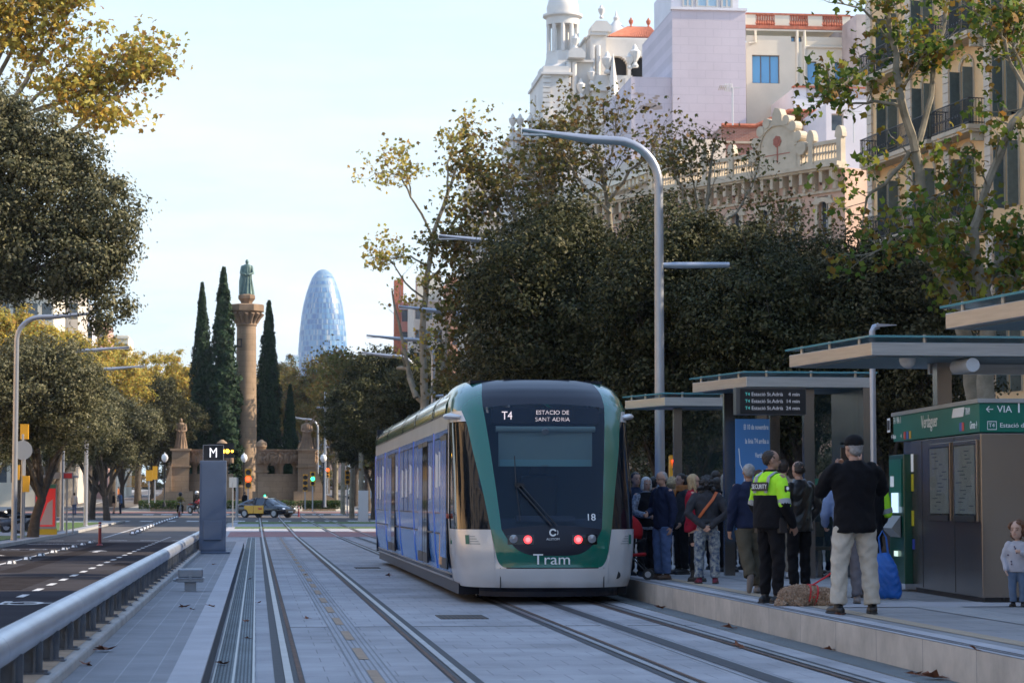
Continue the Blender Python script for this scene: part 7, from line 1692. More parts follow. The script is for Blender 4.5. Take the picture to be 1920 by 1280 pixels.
grey_h = mat('grey hair', (.30, .29, .28), .8, var=.2, vs_=30); white_h = mat('white hair', (.5, .49, .47), .8, var=.15, vs_=30); dark_h = mat('dark brown hair', (.025, .017, .012), .6, var=.3, vs_=30); blond_h = mat('blond hair', (.36, .26, .14), .7, var=.25, vs_=30); brown_h = mat('brown hair', (.10, .05, .025), .7, var=.3, vs_=30); black_h = mat('black hair', (.010, .008, .008), .5)
navy = cloth('navy jacket', (.012, .018, .045)); blackc = cloth('black cloth', (.008, .008, .010), .1); jeans = cloth('blue jeans', (.075, .12, .24), .2); olive = cloth('olive cargo cloth', (.075, .065, .045)); red = cloth('red jacket cloth', (.28, .012, .03)); greyc = cloth('charcoal cloth', (.035, .036, .042)); cream_c = cloth('off-white trousers', (.46, .43, .37), .06); tan_c = cloth('tan cloth', (.25, .21, .16)); leather = mat('black leather', (.010, .009, .009), .35, bump=.3, bs=25); ltblue = cloth('light blue shirt', (.16, .23, .40)); whitec = cloth('white cloth', (.5, .5, .5))
brownsh = mat('brown shoes', (.07, .04, .025), .6); blacksh = mat('black shoes', (.010, .010, .011), .5); whitesh = mat('white sneakers', (.5, .5, .5), .6); burg = mat('burgundy shoes', (.13, .01, .03), .6); greysh = mat('grey sneakers', (.18, .16, .15), .7)
floral = mat('floral printed cloth', (.02, .05, .12), .8, col2=(.30, .32, .30), vs_=22, detail=2)
patt = mat('patterned sleeve cloth', (.05, .07, .11), .8, col2=(.30, .33, .38), vs_=30, detail=2)

# back rows first
person('person with dark hair and a navy and white hooded jacket, nearest the tram door', 1192, 1078, 884, R(20), cloth('navy hood cloth', (.02, .03, .06)), blackc, blacksh, black_h, 'short', lod=1, arms=('down', 'down'))
o, J, H, tp, hd_ = person('older woman with short white hair and a black vest over patterned sleeves, facing the camera', 1212, 1080, 893, R(15), patt, blackc, blacksh, white_h, 'bob', lod=1, arms=('front', 'front'), head_pitch=R(8))
k = MB(); k.stack([(.50 * H, 0, 0, .112 * H, .086 * H), (.62 * H, 0, 0, .108 * H, .082 * H), (.76 * H, 0, 0, .112 * H, .08 * H), (.82 * H, 0, .005 * H, .09 * H, .062 * H), (.85 * H, 0, 0, .05 * H, .045 * H)], 20); me = remeshed(k, .014, 2, fold=.004); me.materials.append(blackc); link('vest', me, o)
person('dark haired person in a black coat between the white-haired woman and the man in jeans', 1226, 1074, 892, R(170), blackc, blackc, blacksh, black_h, 'short', lod=1)
o, J, H, tp, hd_ = person('older grey-haired man in glasses, navy vest and blue jeans, looking down to the left', 1243, 1086, 882, R(-62), navy, jeans, brownsh, grey_h, 'balding', lod=0, arms=('front', 'down'), head_pitch=R(14), fat=1.08, legfat=1.12)
hc, hy, hh = hd_
for s_ in (-1, 1): k = MB(); k.tube([hc + hy @ Vector((s_ * .15 * hh + .09 * hh * math.cos(a), -.40 * hh, .02 * hh + .07 * hh * math.sin(a))) for a in [2 * math.pi * q / 8 for q in range(9)]], .006 * hh, 4); k.tube([hc + hy @ Vector((s_ * .24 * hh, -.39 * hh, .03 * hh)), hc + hy @ Vector((s_ * .36 * hh, 0, .03 * hh))], .008 * hh, 4); k.build('glasses', blk, o)
person('person with blond curly hair behind the man in jeans', 1262, 1070, 893, R(150), tan_c, blackc, blacksh, blond_h, 'curly', lod=1)
o, J, H, tp, hd_ = person('dark haired woman with an orange scarf, facing left', 1279, 1076, 886, R(-70), greyc, blackc, blacksh, dark_h, 'short', lod=1, arms=('relaxed', 'relaxed'))
k = MB(); 
for q in range(3): k.tube([Vector((.052 * H * math.cos(a), .048 * H * math.sin(a), (.835 + .018 * q) * H)) for a in [2 * math.pi * i / 12 for i in range(13)]], .016 * H, 8)
k.tube([(-.02 * H, -.06 * H, .84 * H), (-.01 * H, -.10 * H, .72 * H)], [.02 * H, .014 * H], 8); me = remeshed(k, .01, 1); me.materials.append(cloth('orange scarf', (.42, .17, .06))); link('scarf', me, o)
o, J, H, tp, hd_ = person('blonde woman with sunglasses in a red jacket and black boots', 1300, 1090, 887, R(78), red, blackc, blacksh, blond_h, 'long', lod=1, arms=('relaxed', 'relaxed'), boots=True, legfat=.85, coat_len=.46)
hc, hy, hh = hd_; k = MB(); [k.ball(hc + hy @ Vector((s_ * .15 * hh, -.38 * hh, .02 * hh)), (.10 * hh, .03 * hh, .075 * hh), 8, rot=hy) for s_ in (-1, 1)]; k.tube([hc + hy @ Vector((-.36 * hh, 0, .04 * hh)), hc + hy @ Vector((-.22 * hh, -.37 * hh, .04 * hh)), hc + hy @ Vector((.22 * hh, -.37 * hh, .04 * hh)), hc + hy @ Vector((.36 * hh, 0, .04 * hh))], .012 * hh, 5); k.build('sunglasses', blk, o)
person('person in a long dark coat and white shoes behind the woman in red', 1288, 1072, 890, R(185), blackc, navy, whitesh, dark_h, 'short', lod=1)
o, J, H, tp, hd_ = person('woman with dark curly hair and floral trousers, hands clasped behind her back', 1326, 1094, 890, R(172), greyc, floral, burg, black_h, 'curly', lod=0, arms=('back', 'back'), fat=1.1, legfat=1.12, wide=1.1, coat_len=.56, stance=.12)
strap(o, [Vector((-.09 * H, .03 * H, .85 * H)), Vector((-.05 * H, .088 * H, .78 * H)), Vector((.03 * H, .09 * H, .68 * H)), Vector((.10 * H, .05 * H, .58 * H))], .014 * H, mat('orange strap', (.40, .09, .02), .6))
person('person in a grey knit hidden behind the woman in floral trousers', 1346, 1070, 893, R(160), whitec, navy, blacksh, dark_h, 'bob', lod=1)
o, J, H, tp, hd_ = person('woman with long grey-blond hair and a white scarf facing the camera', 1362, 1072, 886, R(8), blackc, blackc, blacksh, mat('ash blond hair', (.34, .29, .23), .7, var=.2, vs_=30), 'long', lod=0, arms=('down', 'front'), coat_len=.36)
k = MB(); k.tube([(-.03 * H, -.06 * H, .86 * H), (-.05 * H, -.09 * H, .74 * H), (-.055 * H, -.1 * H, .55 * H)], [.018 * H, .024 * H, .024 * H], 8); me = remeshed(k, .01, 1, fold=.004); me.materials.append(whitec); link('scarf', me, o)
person('person in dark clothes just left of the navy jacketed walker', 1384, 1068, 896, R(200), blackc, greyc, blacksh, dark_h, 'short', lod=1)
o, J, H, tp, hd_ = person('grey cropped man in a navy jacket and olive cargo trousers walking away', 1406, 1111, 866, R(186), navy, olive, greysh, grey_h, 'crew', lod=0, arms=('down', 'down'), stride=.05, fat=1.12, legfat=1.22, coat_len=.50, lift=.05, sk=skin_d)
person('person in a tan jacket and pale trousers behind the security guard', 1470, 1084, 858, R(165), tan_c, tan_c, whitesh, dark_h, 'short', lod=1, stance=.07)
person('man in a black leather jacket seen from behind', 1500, 1108, 861, R(205), leather, blackc, blacksh, dark_h, 'balding', lod=0, arms=('pocket', 'down'), fat=1.08, coat_len=.46)
person('person with dark hair in the shelter behind the leather jacket', 1524, 1075, 885, R(120), blackc, greyc, blacksh, dark_h, 'short', lod=1)
person('person with brown hair in a dark coat behind the orange scarf', 1290, 1066, 890, R(30), greyc, blackc, blacksh, brown_h, 'short', lod=1)
person('tall person in a black jacket behind the floral trousers woman, head above the others', 1343, 1068, 880, R(175), blackc, blackc, blacksh, dark_h, 'short', lod=1)
person('person in a brown coat between the navy jacket and the guard', 1424, 1084, 878, R(160), tan_c, greyc, brownsh, brown_h, 'short', lod=1)
person('woman with fair hair standing in the shelter left of the tall man', 1546, 1080, 882, R(-40), greyc, navy, whitesh, blond_h, 'bob', lod=1, arms=('relaxed', 'front'))
# security guard
hv = cloth('neon yellow cloth', (.42, .85, .04), .05); hv2 = mat('grey reflective tape', (.28, .30, .32), .4)
o, J, H, tp, hd_ = person('security guard in neon yellow and black with SECURITY on the back and a shoulder badge', 1446, 1131, 840, R(118), hv, blackc, blacksh, dark_h, 'crew', lod=0, arms=('relaxed', 'relaxed'), fat=1.12, boots=True, legfat=1.02, coat_len=.55, stance=.10, sk=skin_d, head_yaw=R(-30))
k = MB(); k.stack([(.49 * H, 0, .006 * H, .122 * H, .099 * H), (.56 * H, 0, .003 * H, .127 * H, .102 * H), (.66 * H, 0, .002 * H, .126 * H, .098 * H), (.705 * H, 0, .002 * H, .130 * H, .096 * H)], 24); me = remeshed(k, .012, 2, fold=.003); me.materials.append(blackc); link('lower_vest', me, o)
k = MB(); k.lathe([(.127 * H, 0), (.127 * H, .016 * H)], 28, (0, 0, .545 * H), sy=.78); k.box(-.13 * H, -.10 * H, -.03 * H, .03 * H, .46 * H, .55 * H); k.box(.10 * H, .13 * H, -.03 * H, .03 * H, .46 * H, .55 * H); k.build('belt', blk, o)
k = MB(); k.stack([(.815 * H, 0, .008 * H, .062 * H, .050 * H), (.845 * H, 0, .006 * H, .048 * H, .044 * H), (.872 * H, 0, .004 * H, .042 * H, .040 * H)], 18); k.build('collar', blackc, o, smooth=True)
for s_ in (-1, 1):
    pts = [Vector((s_ * .06 * H, -.082 * H, .72 * H)), Vector((s_ * .065 * H, -.058 * H, .83 * H)), Vector((s_ * .065 * H, .012 * H, .856 * H)), Vector((s_ * .062 * H, .066 * H, .825 * H)), Vector((s_ * .055 * H, .088 * H, .72 * H))]; strap(o, pts, .016 * H, hv2, 'reflective_strap')
    nm = 'l' if s_ < 0 else 'r'; e, s2, w2 = J['el' + nm], J['sh' + nm], J['wr' + nm]; k = MB(); k.cyl(s2.lerp(e, .82), s2.lerp(e, 1.02), .043 * H, .042 * H, 14); k.build('sleeve_band', hv2, o, smooth=True)
    k = MB(); k.tube([e, e.lerp(w2, .5), w2], [.042 * H, .038 * H, .029 * H], 12, round_=True); me = remeshed(k, .012, 1, fold=.003); me.materials.append(blackc); link('lower_sleeve', me, o)
    c0 = s2.lerp(e, .42) + Vector((s_ * .045 * H, 0, 0)); k = MB(); k.prism([(-.024 * H, .022 * H), (.024 * H, .022 * H), (.024 * H, -.010 * H), (0, -.034 * H), (-.024 * H, -.010 * H)], .004, 0, frame(c0 + Vector((s_ * .002, 0, 0)), (0, s_ * 1.0, 0))); pb_ = k.build('shoulder_badge', blk, o)
    k = MB(); k.lathe([(.0, 0), (.012 * H, 0), (.012 * H, .002), (.008 * H, .002), (.0, .003)], 12); k.v = [tuple(frame(c0 + Vector((s_ * .007, 0, .006 * H)), (0, s_ * 1.0, 0)) @ Vector(v)) for v in k.v]; k.build('badge_crest', wt, pb_)
k = MB(); k.box(-.080 * H, .080 * H, .088 * H, .094 * H, .733 * H, .790 * H); bp_ = k.build('back_panel', blk, o); text('SECURITY', .043 * H, wl, frame((0, .0955 * H, .760 * H), (-1, 0, 0)), bp_, 'security_text', sx=.78)
# second guard and dog walker behind the big man
og, Jg, Hg, _, _ = person('security guard mostly hidden behind the tall man in pale trousers, neon sleeve showing', 1632, 1121, 870, R(200), blackc, blackc, blacksh, dark_h, 'crew', lod=1, arms=('relaxed', 'relaxed'), fat=1.1, sk=skin_d)
for nm in 'lr': k = MB(); k.tube([Jg['sh' + nm], Jg['sh' + nm].lerp(Jg['el' + nm], .5), Jg['el' + nm]], [.052 * Hg, .050 * Hg, .044 * Hg], 14, round_=True); me = remeshed(k, .012, 1, fold=.004); me.materials.append(hv); link('neon_sleeve', me, og); k = MB(); k.cyl(Jg['sh' + nm].lerp(Jg['el' + nm], .8), Jg['sh' + nm].lerp(Jg['el' + nm], 1.0), .0495 * Hg, .048 * Hg, 14); k.build('sleeve_band', hv2, og, smooth=True)
o, J, H, tp, hd_ = person('person in light blue and grey trousers holding a red leash, hidden behind the tall man', 1588, 1132, 866, R(178), ltblue, cloth('grey trousers', (.13, .13, .15)), greysh, grey_h, 'crew', lod=1, arms=('relaxed', 'leash'), stance=.12)
leash_hand = o.matrix_world.copy()
pz_ = Vector(o.location)
# tall man with cap
o, J, H, tp, hd_ = person('tall man in a black cap, black jacket and off-white trousers, filming with his phone', 1604, 1151, 811, R(183), cloth('black fleece', (.006, .006, .008), .1), cream_c, blacksh, grey_h, 'cap', lod=0, arms=('phonehi', 'phone'), fat=1.22, legfat=1.16, coat_len=.455, stance=.16, wide=1.12, hat=cloth('black cap cloth', (.008, .008, .009)), head_yaw=R(22))
k = MB(); q = (J['wrl'] + J['wrr']) / 2 + Vector((0.01, -.05 * H, .045 * H)); k.box(q.x - .04, q.x + .04, q.y - .006, q.y + .006, q.z - .04, q.z + .12); tag(k.build('phone', mat('phone black', (.01, .01, .015), .15), bevel=.004), 'black phone held up by the tall man in the cap', 'phone'); ph = bpy.data.objects['phone']; ph.location = o.location; ph.rotation_euler = o.rotation_euler
# blue bag
bo = gr(1660, 1124, PZ); s = FP / bo.y
k = MB(); rows = []
for i, (zz_, w_, d_) in enumerate(((.0, .13, .07), (.03, .155, .085), (.2, .165, .10), (.38, .14, .085), (.50, .10, .03), (.54, .085, .012))):
    rows.append((zz_, .02 - zz_ * .13, 0, w_, d_))
k.stack(rows, 24, pw=3.2); me = remeshed(k, .012, 1, fold=.008, seed=3); me.materials.append(mat('blue plastic bag', (.012, .11, .42), .35, var=.15, vs_=7, bump=.4, bs=12)); bg_ = link('shopping_bag', me); bg_.location = bo + Vector((0, -.1, .02)); tag(bg_, 'crumpled blue shopping bag hanging low beside the tall man', 'bag')
k = MB(); [k.tube([(-.05 + a, b_, .53), (-.07 + a, b_ * .5, .72), (-.055, 0, .80), (-.04 - a, b_ * .5, .72), (-.02 - a, b_, .53)], .008, 5) for a, b_ in ((-.03, .02), (-.03, -.02))]; k.build('handle', MATS['blue plastic bag'], bg_)
# child
o, J, H, tp, hd_ = person('toddler with curly hair in a spotted pale top and blue jeans, looking at the camera', 1909, 1137, 972, R(-25), mat('spotted pale cloth', (.36, .37, .43), .9, col2=(.44, .44, .48), vs_=3), cloth('child jeans', (.10, .15, .24)), blacksh, mat('chestnut hair', (.12, .05, .02), .7, var=.2, vs_=30), 'curly', lod=0, arms=('relaxed', 'chest'), hs=1.62, fat=1.22, legfat=1.1, coat_len=.40, head_yaw=R(-12), sk=mat('child skin', (.52, .33, .25), .6))
rr = random.Random(2); dots = mat('printed dots', (.10, .08, .12), .8)
for k_ in range(26):
    a = rr.uniform(0, 6.28); z_ = rr.uniform(.45, .70) * H; k = MB(); x_, y_ = .128 * H * math.cos(a), .091 * H * math.sin(a); k.ball((x_, y_, z_), .010, 6); k.build('print_dot', dots, o)
# dark pushchair by the child and red pushchair by the tram
def pushchair(label, px, py, fabric, s=1.0, rz=0, red_=False):
    o = thing('pushchair', label, 'pushchair', gr(px, py, PZ), rz)
    for x, y in ((-.2, -.3), (.2, -.3), (-.2, .3), (.2, .3)):
        k = MB(); r = .085 * s; k.tube([(x - .015, y, r), (x + .015, y, r)], r, 18); k.build('wheel', blk, o); k = MB(); k.tube([(x - .018, y, r), (x + .018, y, r)], r * .55, 12); k.build('wheel_hub', lampm, o)
    k = MB()
    for x in (-.2, .2): k.tube([(x, -.3, .09), (x, .05, .45), (x, .35, .98), (x, .45, 1.0)], .012, 6); k.tube([(x, .3, .09), (x, .0, .5), (x, -.25, .62)], .012, 6)
    k.tube([(-.2, .45, 1.0), (.2, .45, 1.0)], .016, 8); k.build('frame', blk, o)
    k = MB(); k.tube([(0, -.25, .38), (0, .05, .36), (0, .22, .75)], [(.18, .03)] * 3, 12); me = remeshed(k, .015, 1); me.materials.append(fabric); link('seat', me, o)
    k = MB()
    for q in range(9): pass
    rows = [[Vector((.21 * math.sin(math.pi * (j / 10 - .5)), .22 - .42 * math.sin(a) * math.cos(math.pi * (j / 10 - .5) * .9), .72 + .30 * math.cos(a) * math.cos(math.pi * (j / 10 - .5) * .6))) for j in range(11)] for a in [math.pi * .62 * q / 8 for q in range(9)]]
    k.grid(rows); h_ = k.build('hood', fabric, o, smooth=True); sm = h_.modifiers.new('thick', 'SOLIDIFY'); sm.thickness = .01
    return o
pushchair('red pushchair half hidden by the tram front, beside the platform edge', 1180, 1086, cloth('red hood', (.35, .015, .02)), rz=R(75))
pushchair('black pushchair behind the toddler at the right edge', 1925, 1128, blackc, rz=R(-30))
# dog
o = thing('dog', 'curly brown dog lying on the platform in a red harness', 'dog', gr(1516, 1135, PZ), R(4)); o.scale = (.76, .76, .76); dgm = mat('brown curly fur', (.36, .25, .175), .95, col2=(.55, .42, .31), vs_=14)
b = MB(); b.tube([(-.30, .04, .14), (-.15, .03, .16), (.02, .0, .15), (.16, -.02, .14)], [(.14, .12), (.165, .14), (.155, .135), (.13, .12)], 16, round_=True); b.ball((-.30, .02, .10), (.15, .16, .11), 14); b.ball((-.18, -.12, .06), (.14, .06, .06), 12)
b.tube([(.14, -.02, .15), (.25, -.05, .15), (.30, -.07, .13)], [.11, .105, .10], 12, round_=True); b.ball((.31, -.07, .12), (.12, .105, .095), 14); b.tube([(.34, -.12, .09), (.43, -.16, .055)], [.062, .045], 10, round_=True)
for y in (-.10, .04): b.tube([(.12, y, .07), (.25, y - .06, .035), (.40, y - .07, .03)], [.05, .038, .032], 8, round_=True)
b.tube([(-.42, .06, .06), (-.48, -.05, .035), (-.42, -.16, .03)], [.045, .04, .03], 8, round_=True)
for s_ in (-1, 1): b.ball((.27, -.07 + s_ * .10, .12), (.05, .03, .075), 8)
me = remeshed(b, .010, 1, noise=.010, seed=4); me.materials.append(dgm); link('body', me, o)
rng = np.random.default_rng(8); n = len(me.vertices); co = np.empty(n * 3, np.float32); nr = np.empty(n * 3, np.float32); me.vertices.foreach_get('co', co); me.vertices.foreach_get('normal', nr); co = co.reshape(-1, 3); nr = nr.reshape(-1, 3)
idx = rng.integers(0, n, 9000); Pn = nr[idx] * .9 + unit(9000, rng) * .55; Pn /= np.linalg.norm(Pn, axis=1, keepdims=True); tng = np.cross(Pn, unit(9000, rng)); tng /= np.linalg.norm(tng, axis=1, keepdims=True)
V = np.empty((9000, 4, 3)); c0 = co[idx]; l_ = rng.uniform(.018, .034, (9000, 1)); V[:, 0] = c0 - tng * .004; V[:, 1] = c0 + tng * .004; V[:, 2] = c0 + Pn * l_ * .7 + tng * .010; V[:, 3] = c0 + Pn * l_ + np.cross(Pn, tng) * .008
fm = bpy.data.meshes.new('fur'); fm.from_pydata(V.reshape(-1, 3).tolist(), [], np.arange(36000).reshape(-1, 4).tolist()); fm.materials.append(leafmat('fur tufts', [(.32, .22, .15), (.52, .38, .28), (.68, .54, .42)], .9, .2)); link('fur', fm, o)
k = MB(); 
for q in (-.02, .09): k.tube([Vector((q + .03 * math.sin(a), .165 * math.cos(a), .15 + .155 * math.sin(a))) for a in [2 * math.pi * i / 16 for i in range(17)]], [(.014, .006)] * 17, 6)
k.tube([(.09, -.13, .21), (.02, -.17, .12)], [(.014, .006)] * 2, 6); k.tube([(-.02, 0, .31), (.09, 0, .305)], .012, 6); k.build('harness', mat('red webbing', (.5, .015, .02), .6), o)
for s_ in (-1, 1): k = MB(); k.ball((.385, -.12 + s_ * .045, .14), .011, 8); k.build('eye', eye_m, o)
k = MB(); k.ball((.465, -.175, .06), .018, 8); k.build('nose', blk, o)
A = gr(1542, 1095, PZ); A = Vector(o.location) + Vector((.03, 0, .22)); B = at(1583, 1053, 25.9)
k = MB(); k.tube([A, A.lerp(B, .5) + Vector((0, 0, -.02)), B, B + Vector((.06, .15, .16))], .010, 6); tag(k.build('leash', mat('red leash', (.5, .012, .02), .6)), 'red leash running from the dog up to its walker', 'leash')
# ================= VEHICLES AND FAR PEOPLE =================
carblk = mat('black car paint', (.010, .011, .016), .15, coat=.8); taxiy = mat('taxi yellow', (.80, .40, .015), .25, coat=.5); carglass = mat('car glass', (.02, .03, .05), .05, spec=.9)
def car(label, loc, rz, paint, doors=None, taxi=False, L_=4.5, group=None, cat='car', name='parked_car'):
    o = thing(name, label, cat, loc, rz, group)       # front toward +x
    xs = [-2.22, -2.15, -1.9, -1.3, -.5, .5, 1.3, 1.8, 2.1, 2.22]; low = [.55, .32, .24, .22, .22, .22, .22, .24, .30, .42]; top = [.80, .98, 1.02, 1.0, .96, .94, .92, .84, .72, .62]; hw = [.70, .80, .86, .89, .90, .90, .89, .86, .78, .66]
    rows = []
    for x, a, b_, w in zip(xs, low, top, hw):
        sec = [(-w * .80, a), (-w * .97, a + .10), (-w, (a + b_) / 2), (-w * .97, b_ - .10), (-w * .86, b_ - .01), (0, b_ + .02), (w * .86, b_ - .01), (w * .97, b_ - .10), (w, (a + b_) / 2), (w * .97, a + .10), (w * .80, a), (-w * .80, a)]
        rows.append([Vector((x, y, z)) for y, z in sec])
    m = MB(); m.grid(rows, flip=True); m.add(rows[0], [tuple(range(11))]); m.add(rows[-1], [tuple(reversed(range(11)))]); m.build('body', paint, o, smooth=True, ang=50)
    cx = [-2.05, -1.35, -.6, .15, .55, 1.25]; ct = [1.00, 1.36, 1.46, 1.46, 1.38, .93]; cw = [.70, .60, .60, .60, .62, .76]
    rows = [[Vector((x, -.80 * (1 if 0 < i < 5 else .9), .92)), Vector((x, -w - .02, (.92 + t) / 2 + .05)), Vector((x, -w * .93, t - .04)), Vector((x, 0, t)), Vector((x, w * .93, t - .04)), Vector((x, w + .02, (.92 + t) / 2 + .05)), Vector((x, .80 * (1 if 0 < i < 5 else .9), .92))] for i, (x, t, w) in enumerate(zip(cx, ct, cw))]
    m = MB(); m.grid(rows, flip=True); m.build('windows', carglass, o, smooth=True, ang=60)
    m = MB(); m.grid([[Vector((x, y * w, t + .006)) for y in (-.9, -.5, 0, .5, .9)] for x, t, w in ((-1.3, 1.37, .6), (-.6, 1.468, .6), (.15, 1.468, .6), (.5, 1.40, .61))], flip=True); m.build('roof', doors or paint if False else paint, o, smooth=True)
    for s_ in (-1, 1):
        for xp in (-.55, .35): m = MB(); m.tube([(xp, s_ * .885, .93), (xp, s_ * .66, 1.25), (xp, s_ * .57, 1.43)], .03, 6); m.build('pillar', paint, o)
        if doors:
            for a, b_ in ((-1.42, -.56), (-.53, .40)): m = MB(); m.grid([[Vector((x, s_ * (np.interp(x, xs, hw) + .006), z)) for x in (a, (a + b_) / 2, b_)] for z in (.32, .5, .62, .80, .9)], flip=s_ > 0); m.build('door', doors, o)
            m = MB(); m.box(-.1, .25, *sorted((s_ * .900, s_ * .918)), .62, .72); m.build('door_sign', mat('red door sign', (.5, .02, .02), .5), o)
        for x in (-1.38, 1.35):
            m = MB(); m.tube([(x, s_ * .72, .32), (x, s_ * .915, .32)], .32, 24); w = m.build('wheel', blk, o); m = MB(); m.tube([(x, s_ * .90, .32), (x, s_ * .925, .32)], .20, 16); m.build('rim', lampm, w)
        m = MB(); m.ball((2.02, s_ * .62, .66), (.16, .14, .07), 10); m.build('headlight', mat('car headlamp', (.6, .62, .65), .15, emit=(.8, .85, 1), est=.5), o, smooth=True)
        m = MB(); m.ball((-2.1, s_ * .64, .82), (.10, .14, .09), 10); m.build('tail_light', mat('car tail lamp', (.3, .01, .01), .3), o, smooth=True)
        m = MB(); m.ball((.62, s_ * .98, .98), (.08, .10, .07), 8); m.build('mirror', paint, o, smooth=True)
    m = MB(); m.box(2.20, 2.235, -.26, .26, .40, .50); m.build('number_plate', wl, o)
    m = MB(); m.box(2.17, 2.225, -.5, .5, .28, .38); m.build('grille', blk, o)
    if taxi:
        m = MB(); m.box(-.25, -.10, -.22, .22, 1.47, 1.58); m.build('roof_sign', mat('taxi sign grey', (.3, .3, .3), .5), o); m = MB(); m.ball((-.18, .0, 1.63), .07, 10); m.build('green_light', ledgr, o)
    return o
p = at(500, 970, 176); car('black taxi with yellow doors and a green roof light crossing before the monument', (p.x, 176, p.z), R(-38), carblk, taxiy, True, name='taxi', cat='taxi')
pc = car('dark parked car farthest along the right kerb', (at(684, 900, 262).x, 262, gz(262)), R(-80), mat('dark grey car paint', (.05, .055, .06), .2, coat=.6), group='cars parked along the right kerb')
dup(pc, (at(668, 900, 300).x, 300, gz(300)), R(-82), 'dark parked car second along the right kerb'); dup(pc, (at(694, 900, 238).x, 238, gz(238)), R(-78), 'dark parked car nearest the tram rear on the right kerb')
def motorbike(label, p, rz, paint, name='motorbike', grp=None):
    o = thing(name, label, 'motorbike', p, rz, grp)
    for x in (-.65, .68): m = MB(); m.tube([(x, -.05, .3), (x, .05, .3)], .3, 20); w = m.build('wheel', blk, o); m = MB(); m.tube([(x, -.055, .3), (x, .055, .3)], .17, 14); m.build('rim', lampm, w)
    m = MB(); m.tube([(.68, 0, .3), (.45, 0, .95), (.40, 0, 1.05)], .04, 8); m.tube([(.38, -.34, 1.08), (.42, 0, 1.02), (.38, .34, 1.08)], .018, 6); m.tube([(-.65, 0, .3), (-.1, 0, .38), (.35, 0, .7)], .05, 8); m.build('frame', blk, o)
    m = MB(); m.tube([(-.25, 0, .55), (.05, 0, .48), (.2, 0, .5)], [.14, .17, .12], 12, round_=True); m.build('engine', galv, o, smooth=True)
    m = MB(); m.tube([(-.05, 0, .80), (.2, 0, .86), (.38, 0, .82)], [(.13, .11), (.16, .14), (.10, .1)], 12, round_=True); m.tube([(.5, 0, .95), (.58, 0, .85)], [.14, .10], 12, round_=True); m.tube([(-.85, 0, .72), (-.5, 0, .74)], [(.10, .05), (.12, .08)], 10, round_=True); m.build('fairing', paint, o, smooth=True)
    m = MB(); m.tube([(-.65, 0, .80), (-.1, 0, .80)], [(.12, .05), (.14, .05)], 10, round_=True); m.build('seat', blk, o, smooth=True); m = MB(); m.cyl((.66, 0, .92), (.70, 0, .92), .07, n=12); m.build('headlight', mat('bike lamp', (.7, .7, .6), .2, emit=(1, .9, .7), est=1.0), o); return o
mred = mat('red bike paint', (.40, .02, .02), .25, coat=.5)
p = at(366, 963, 178); motorbike('red motorbike ridden past the left side of the signal cabinet', p, R(-55), mred)
def rider(label, p, rz, jac, leg, helm, up=False):
    o = thing('person', label, 'person', p, rz); b = MB()
    b.stack([(.72, -.05, 0, .15, .16), (.95, .0, 0, .13, .16), (1.2, .10, 0, .14, .20), (1.36, .14, 0, .10, .18), (1.42, .15, 0, .05, .06)], 14); b.ball((.20, 0, 1.55), (.11, .10, .13), 12)
    for s_ in (-1, 1): b.tube([(.13, s_ * .19, 1.33), (.28, s_ * .27, 1.12), (.42, s_ * .30, 1.08)], [.055, .045, .04], 8, round_=True); b.ball((.44, s_ * .3, 1.08), .05, 8); b.tube([(-.02, s_ * .10, .80), (.33, s_ * .17, .70), (.12, s_ * .18, .30)], [.09, .07, .05], 8, round_=True); b.ball((.18, s_ * .18, .24), (.13, .05, .05), 8)
    me = remeshed(b, .03, 1); me.materials.append(jac); link('body', me, o)
    m = MB(); m.ball((.19, 0, 1.58), (.155, .145, .15), 14); m.build('helmet', helm, o, smooth=True); m = MB(); m.ball((.27, 0, 1.56), (.09, .11, .06), 10); m.build('visor', blk, o, smooth=True)
    for s_ in (-1, 1): m = MB(); m.tube([(-.02, s_ * .10, .80), (.33, s_ * .17, .70), (.13, s_ * .18, .33)], [.095, .075, .058], 8, round_=True); m.build('trouser_leg', leg, o, smooth=True)
    return o
rider('motorcyclist in a white helmet and dark jacket on the red motorbike', p, R(-55), blackc, greyc, refl)
p = at(337, 967, 172); bk = thing('bicycle', 'bicycle ridden beside the red motorbike, left of it', 'bicycle', p, R(-80))
for x in (-.5, .52): m = MB(); m.tube([(x + .33 * math.cos(a), 0, .34 + .33 * math.sin(a)) for a in [2 * math.pi * q / 20 for q in range(21)]], .018, 6, caps=False); m.build('wheel', blk, bk)
m = MB(); [m.tube([a, b_], .016, 6) for a, b_ in (((-.5, 0, .34), (-.05, 0, .33)), ((-.05, 0, .33), (-.18, 0, .85)), ((-.18, 0, .8), (.38, 0, .82)), ((.38, 0, .82), (-.05, 0, .33)), ((-.5, 0, .34), (-.18, 0, .8)), ((.52, 0, .34), (.38, 0, .95)))]; m.tube([(.36, -.25, .98), (.38, 0, .96), (.36, .25, .98)], .014, 6); m.box(-.30, -.08, -.06, .06, .85, .89); m.build('frame', lampm, bk)
rider('cyclist in a black and yellow jacket riding beside the motorbike', p, R(-80), mat('dark yellow jacket', (.05, .045, .02), .8, col2=(.35, .25, .02), vs_=4), blackc, blk)
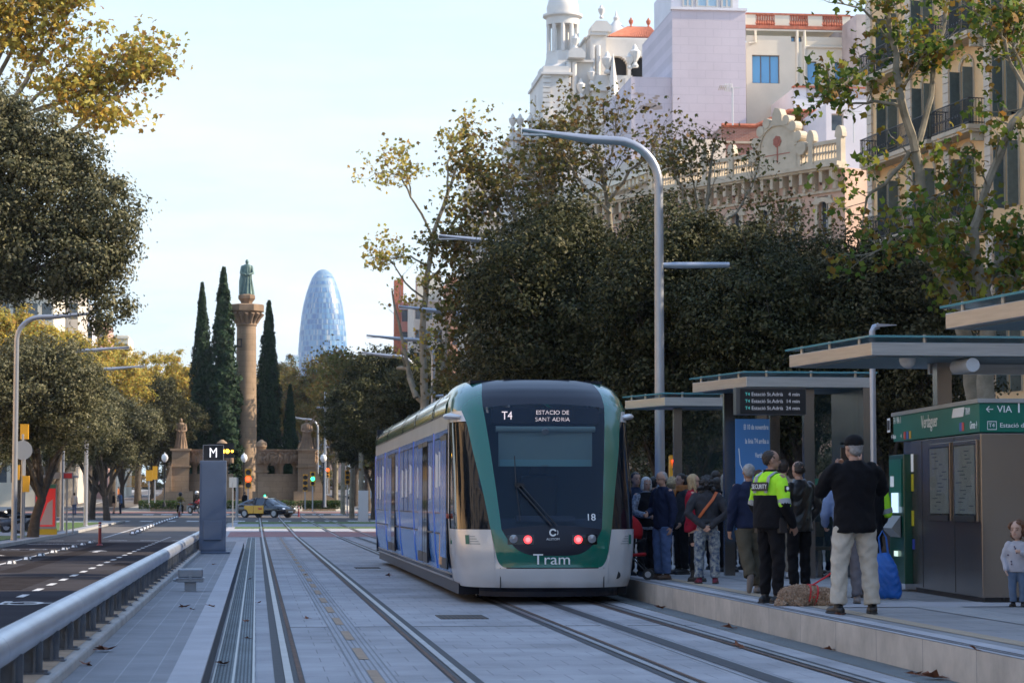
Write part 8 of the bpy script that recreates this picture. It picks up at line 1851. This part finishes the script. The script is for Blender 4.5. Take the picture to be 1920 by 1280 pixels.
for k, (px, Y, lab) in enumerate(((10, 104, 'dark motorbike parked under the left trees, cut by the picture edge'), (36, 107, 'dark motorbike parked left of the red bus shelter'))): motorbike(lab, (at(px, 900, Y).x, Y, .1), R(200 + 20 * k), blackc)
def far_person(label, px, pyf, pyh, Y, rot, top, legs, hair=dark_h, st=.04, hstyle='short'): return person(label, px, pyf, pyh, rot, top, legs, blacksh, hair, hstyle, Y=Y, lod=2, stride=st)
far_person('pedestrian in a pale top and jeans beside the red bus shelter', 139, 965, 924, 101, R(160), whitec, jeans)
far_person('pedestrian in black under the leaning left oak', 213, 963, 922, 152, R(100), blackc, skin)
far_person('pedestrian in a blue shirt right of the leaning left oak', 226, 963, 922, 152, R(-80), cloth('blue shirt', (.10, .17, .32)), navy)
far_person('pedestrian in white and jeans crossing in the sun on the far left crossing', 256, 941, 913, 262, R(90), whitec, jeans, blond_h, st=.12)
far_person('pedestrian in dark clothes by the yellow signals of the left island', 284, 938, 908, 250, R(-90), blackc, blackc, st=.1)
far_person('person in black behind the tail of the taxi', 459, 958, 922, 190, R(150), blackc, blackc)
far_person('pedestrian in an orange top on the left pavement behind the oaks', 222, 940, 912, 250, R(60), cloth('orange top', (.4, .14, .05)), navy)
far_person('pedestrian in a white shirt on the far right kerb', 668, 926, 904, 300, R(10), whitec, greyc)
far_person('pedestrian in dark clothes waiting under the left row of trees', 196, 955, 925, 165, R(40), navy, blackc)
bpy.context.view_layer.update()
# ================= HAZE =================
hm_ = bpy.data.materials.new('even pale haze'); hm_.use_nodes = True; t_ = hm_.node_tree; t_.nodes.remove(t_.nodes['Principled BSDF'])
pv = t_.nodes.new('ShaderNodeVolumePrincipled'); pv.inputs['Color'].default_value = (.80, .88, 1, 1); pv.inputs['Density'].default_value = .00009; t_.links.new(pv.outputs[0], t_.nodes['Material Output'].inputs['Volume'])
m = MB(); m.box(-560, 560, -130, 4100, -6, 240); hz_ = m.build('haze', hm_); hz_['kind'] = 'stuff'; hz_['label'] = 'thin blue morning haze over the whole avenue'; hz_.display_type = 'WIRE'
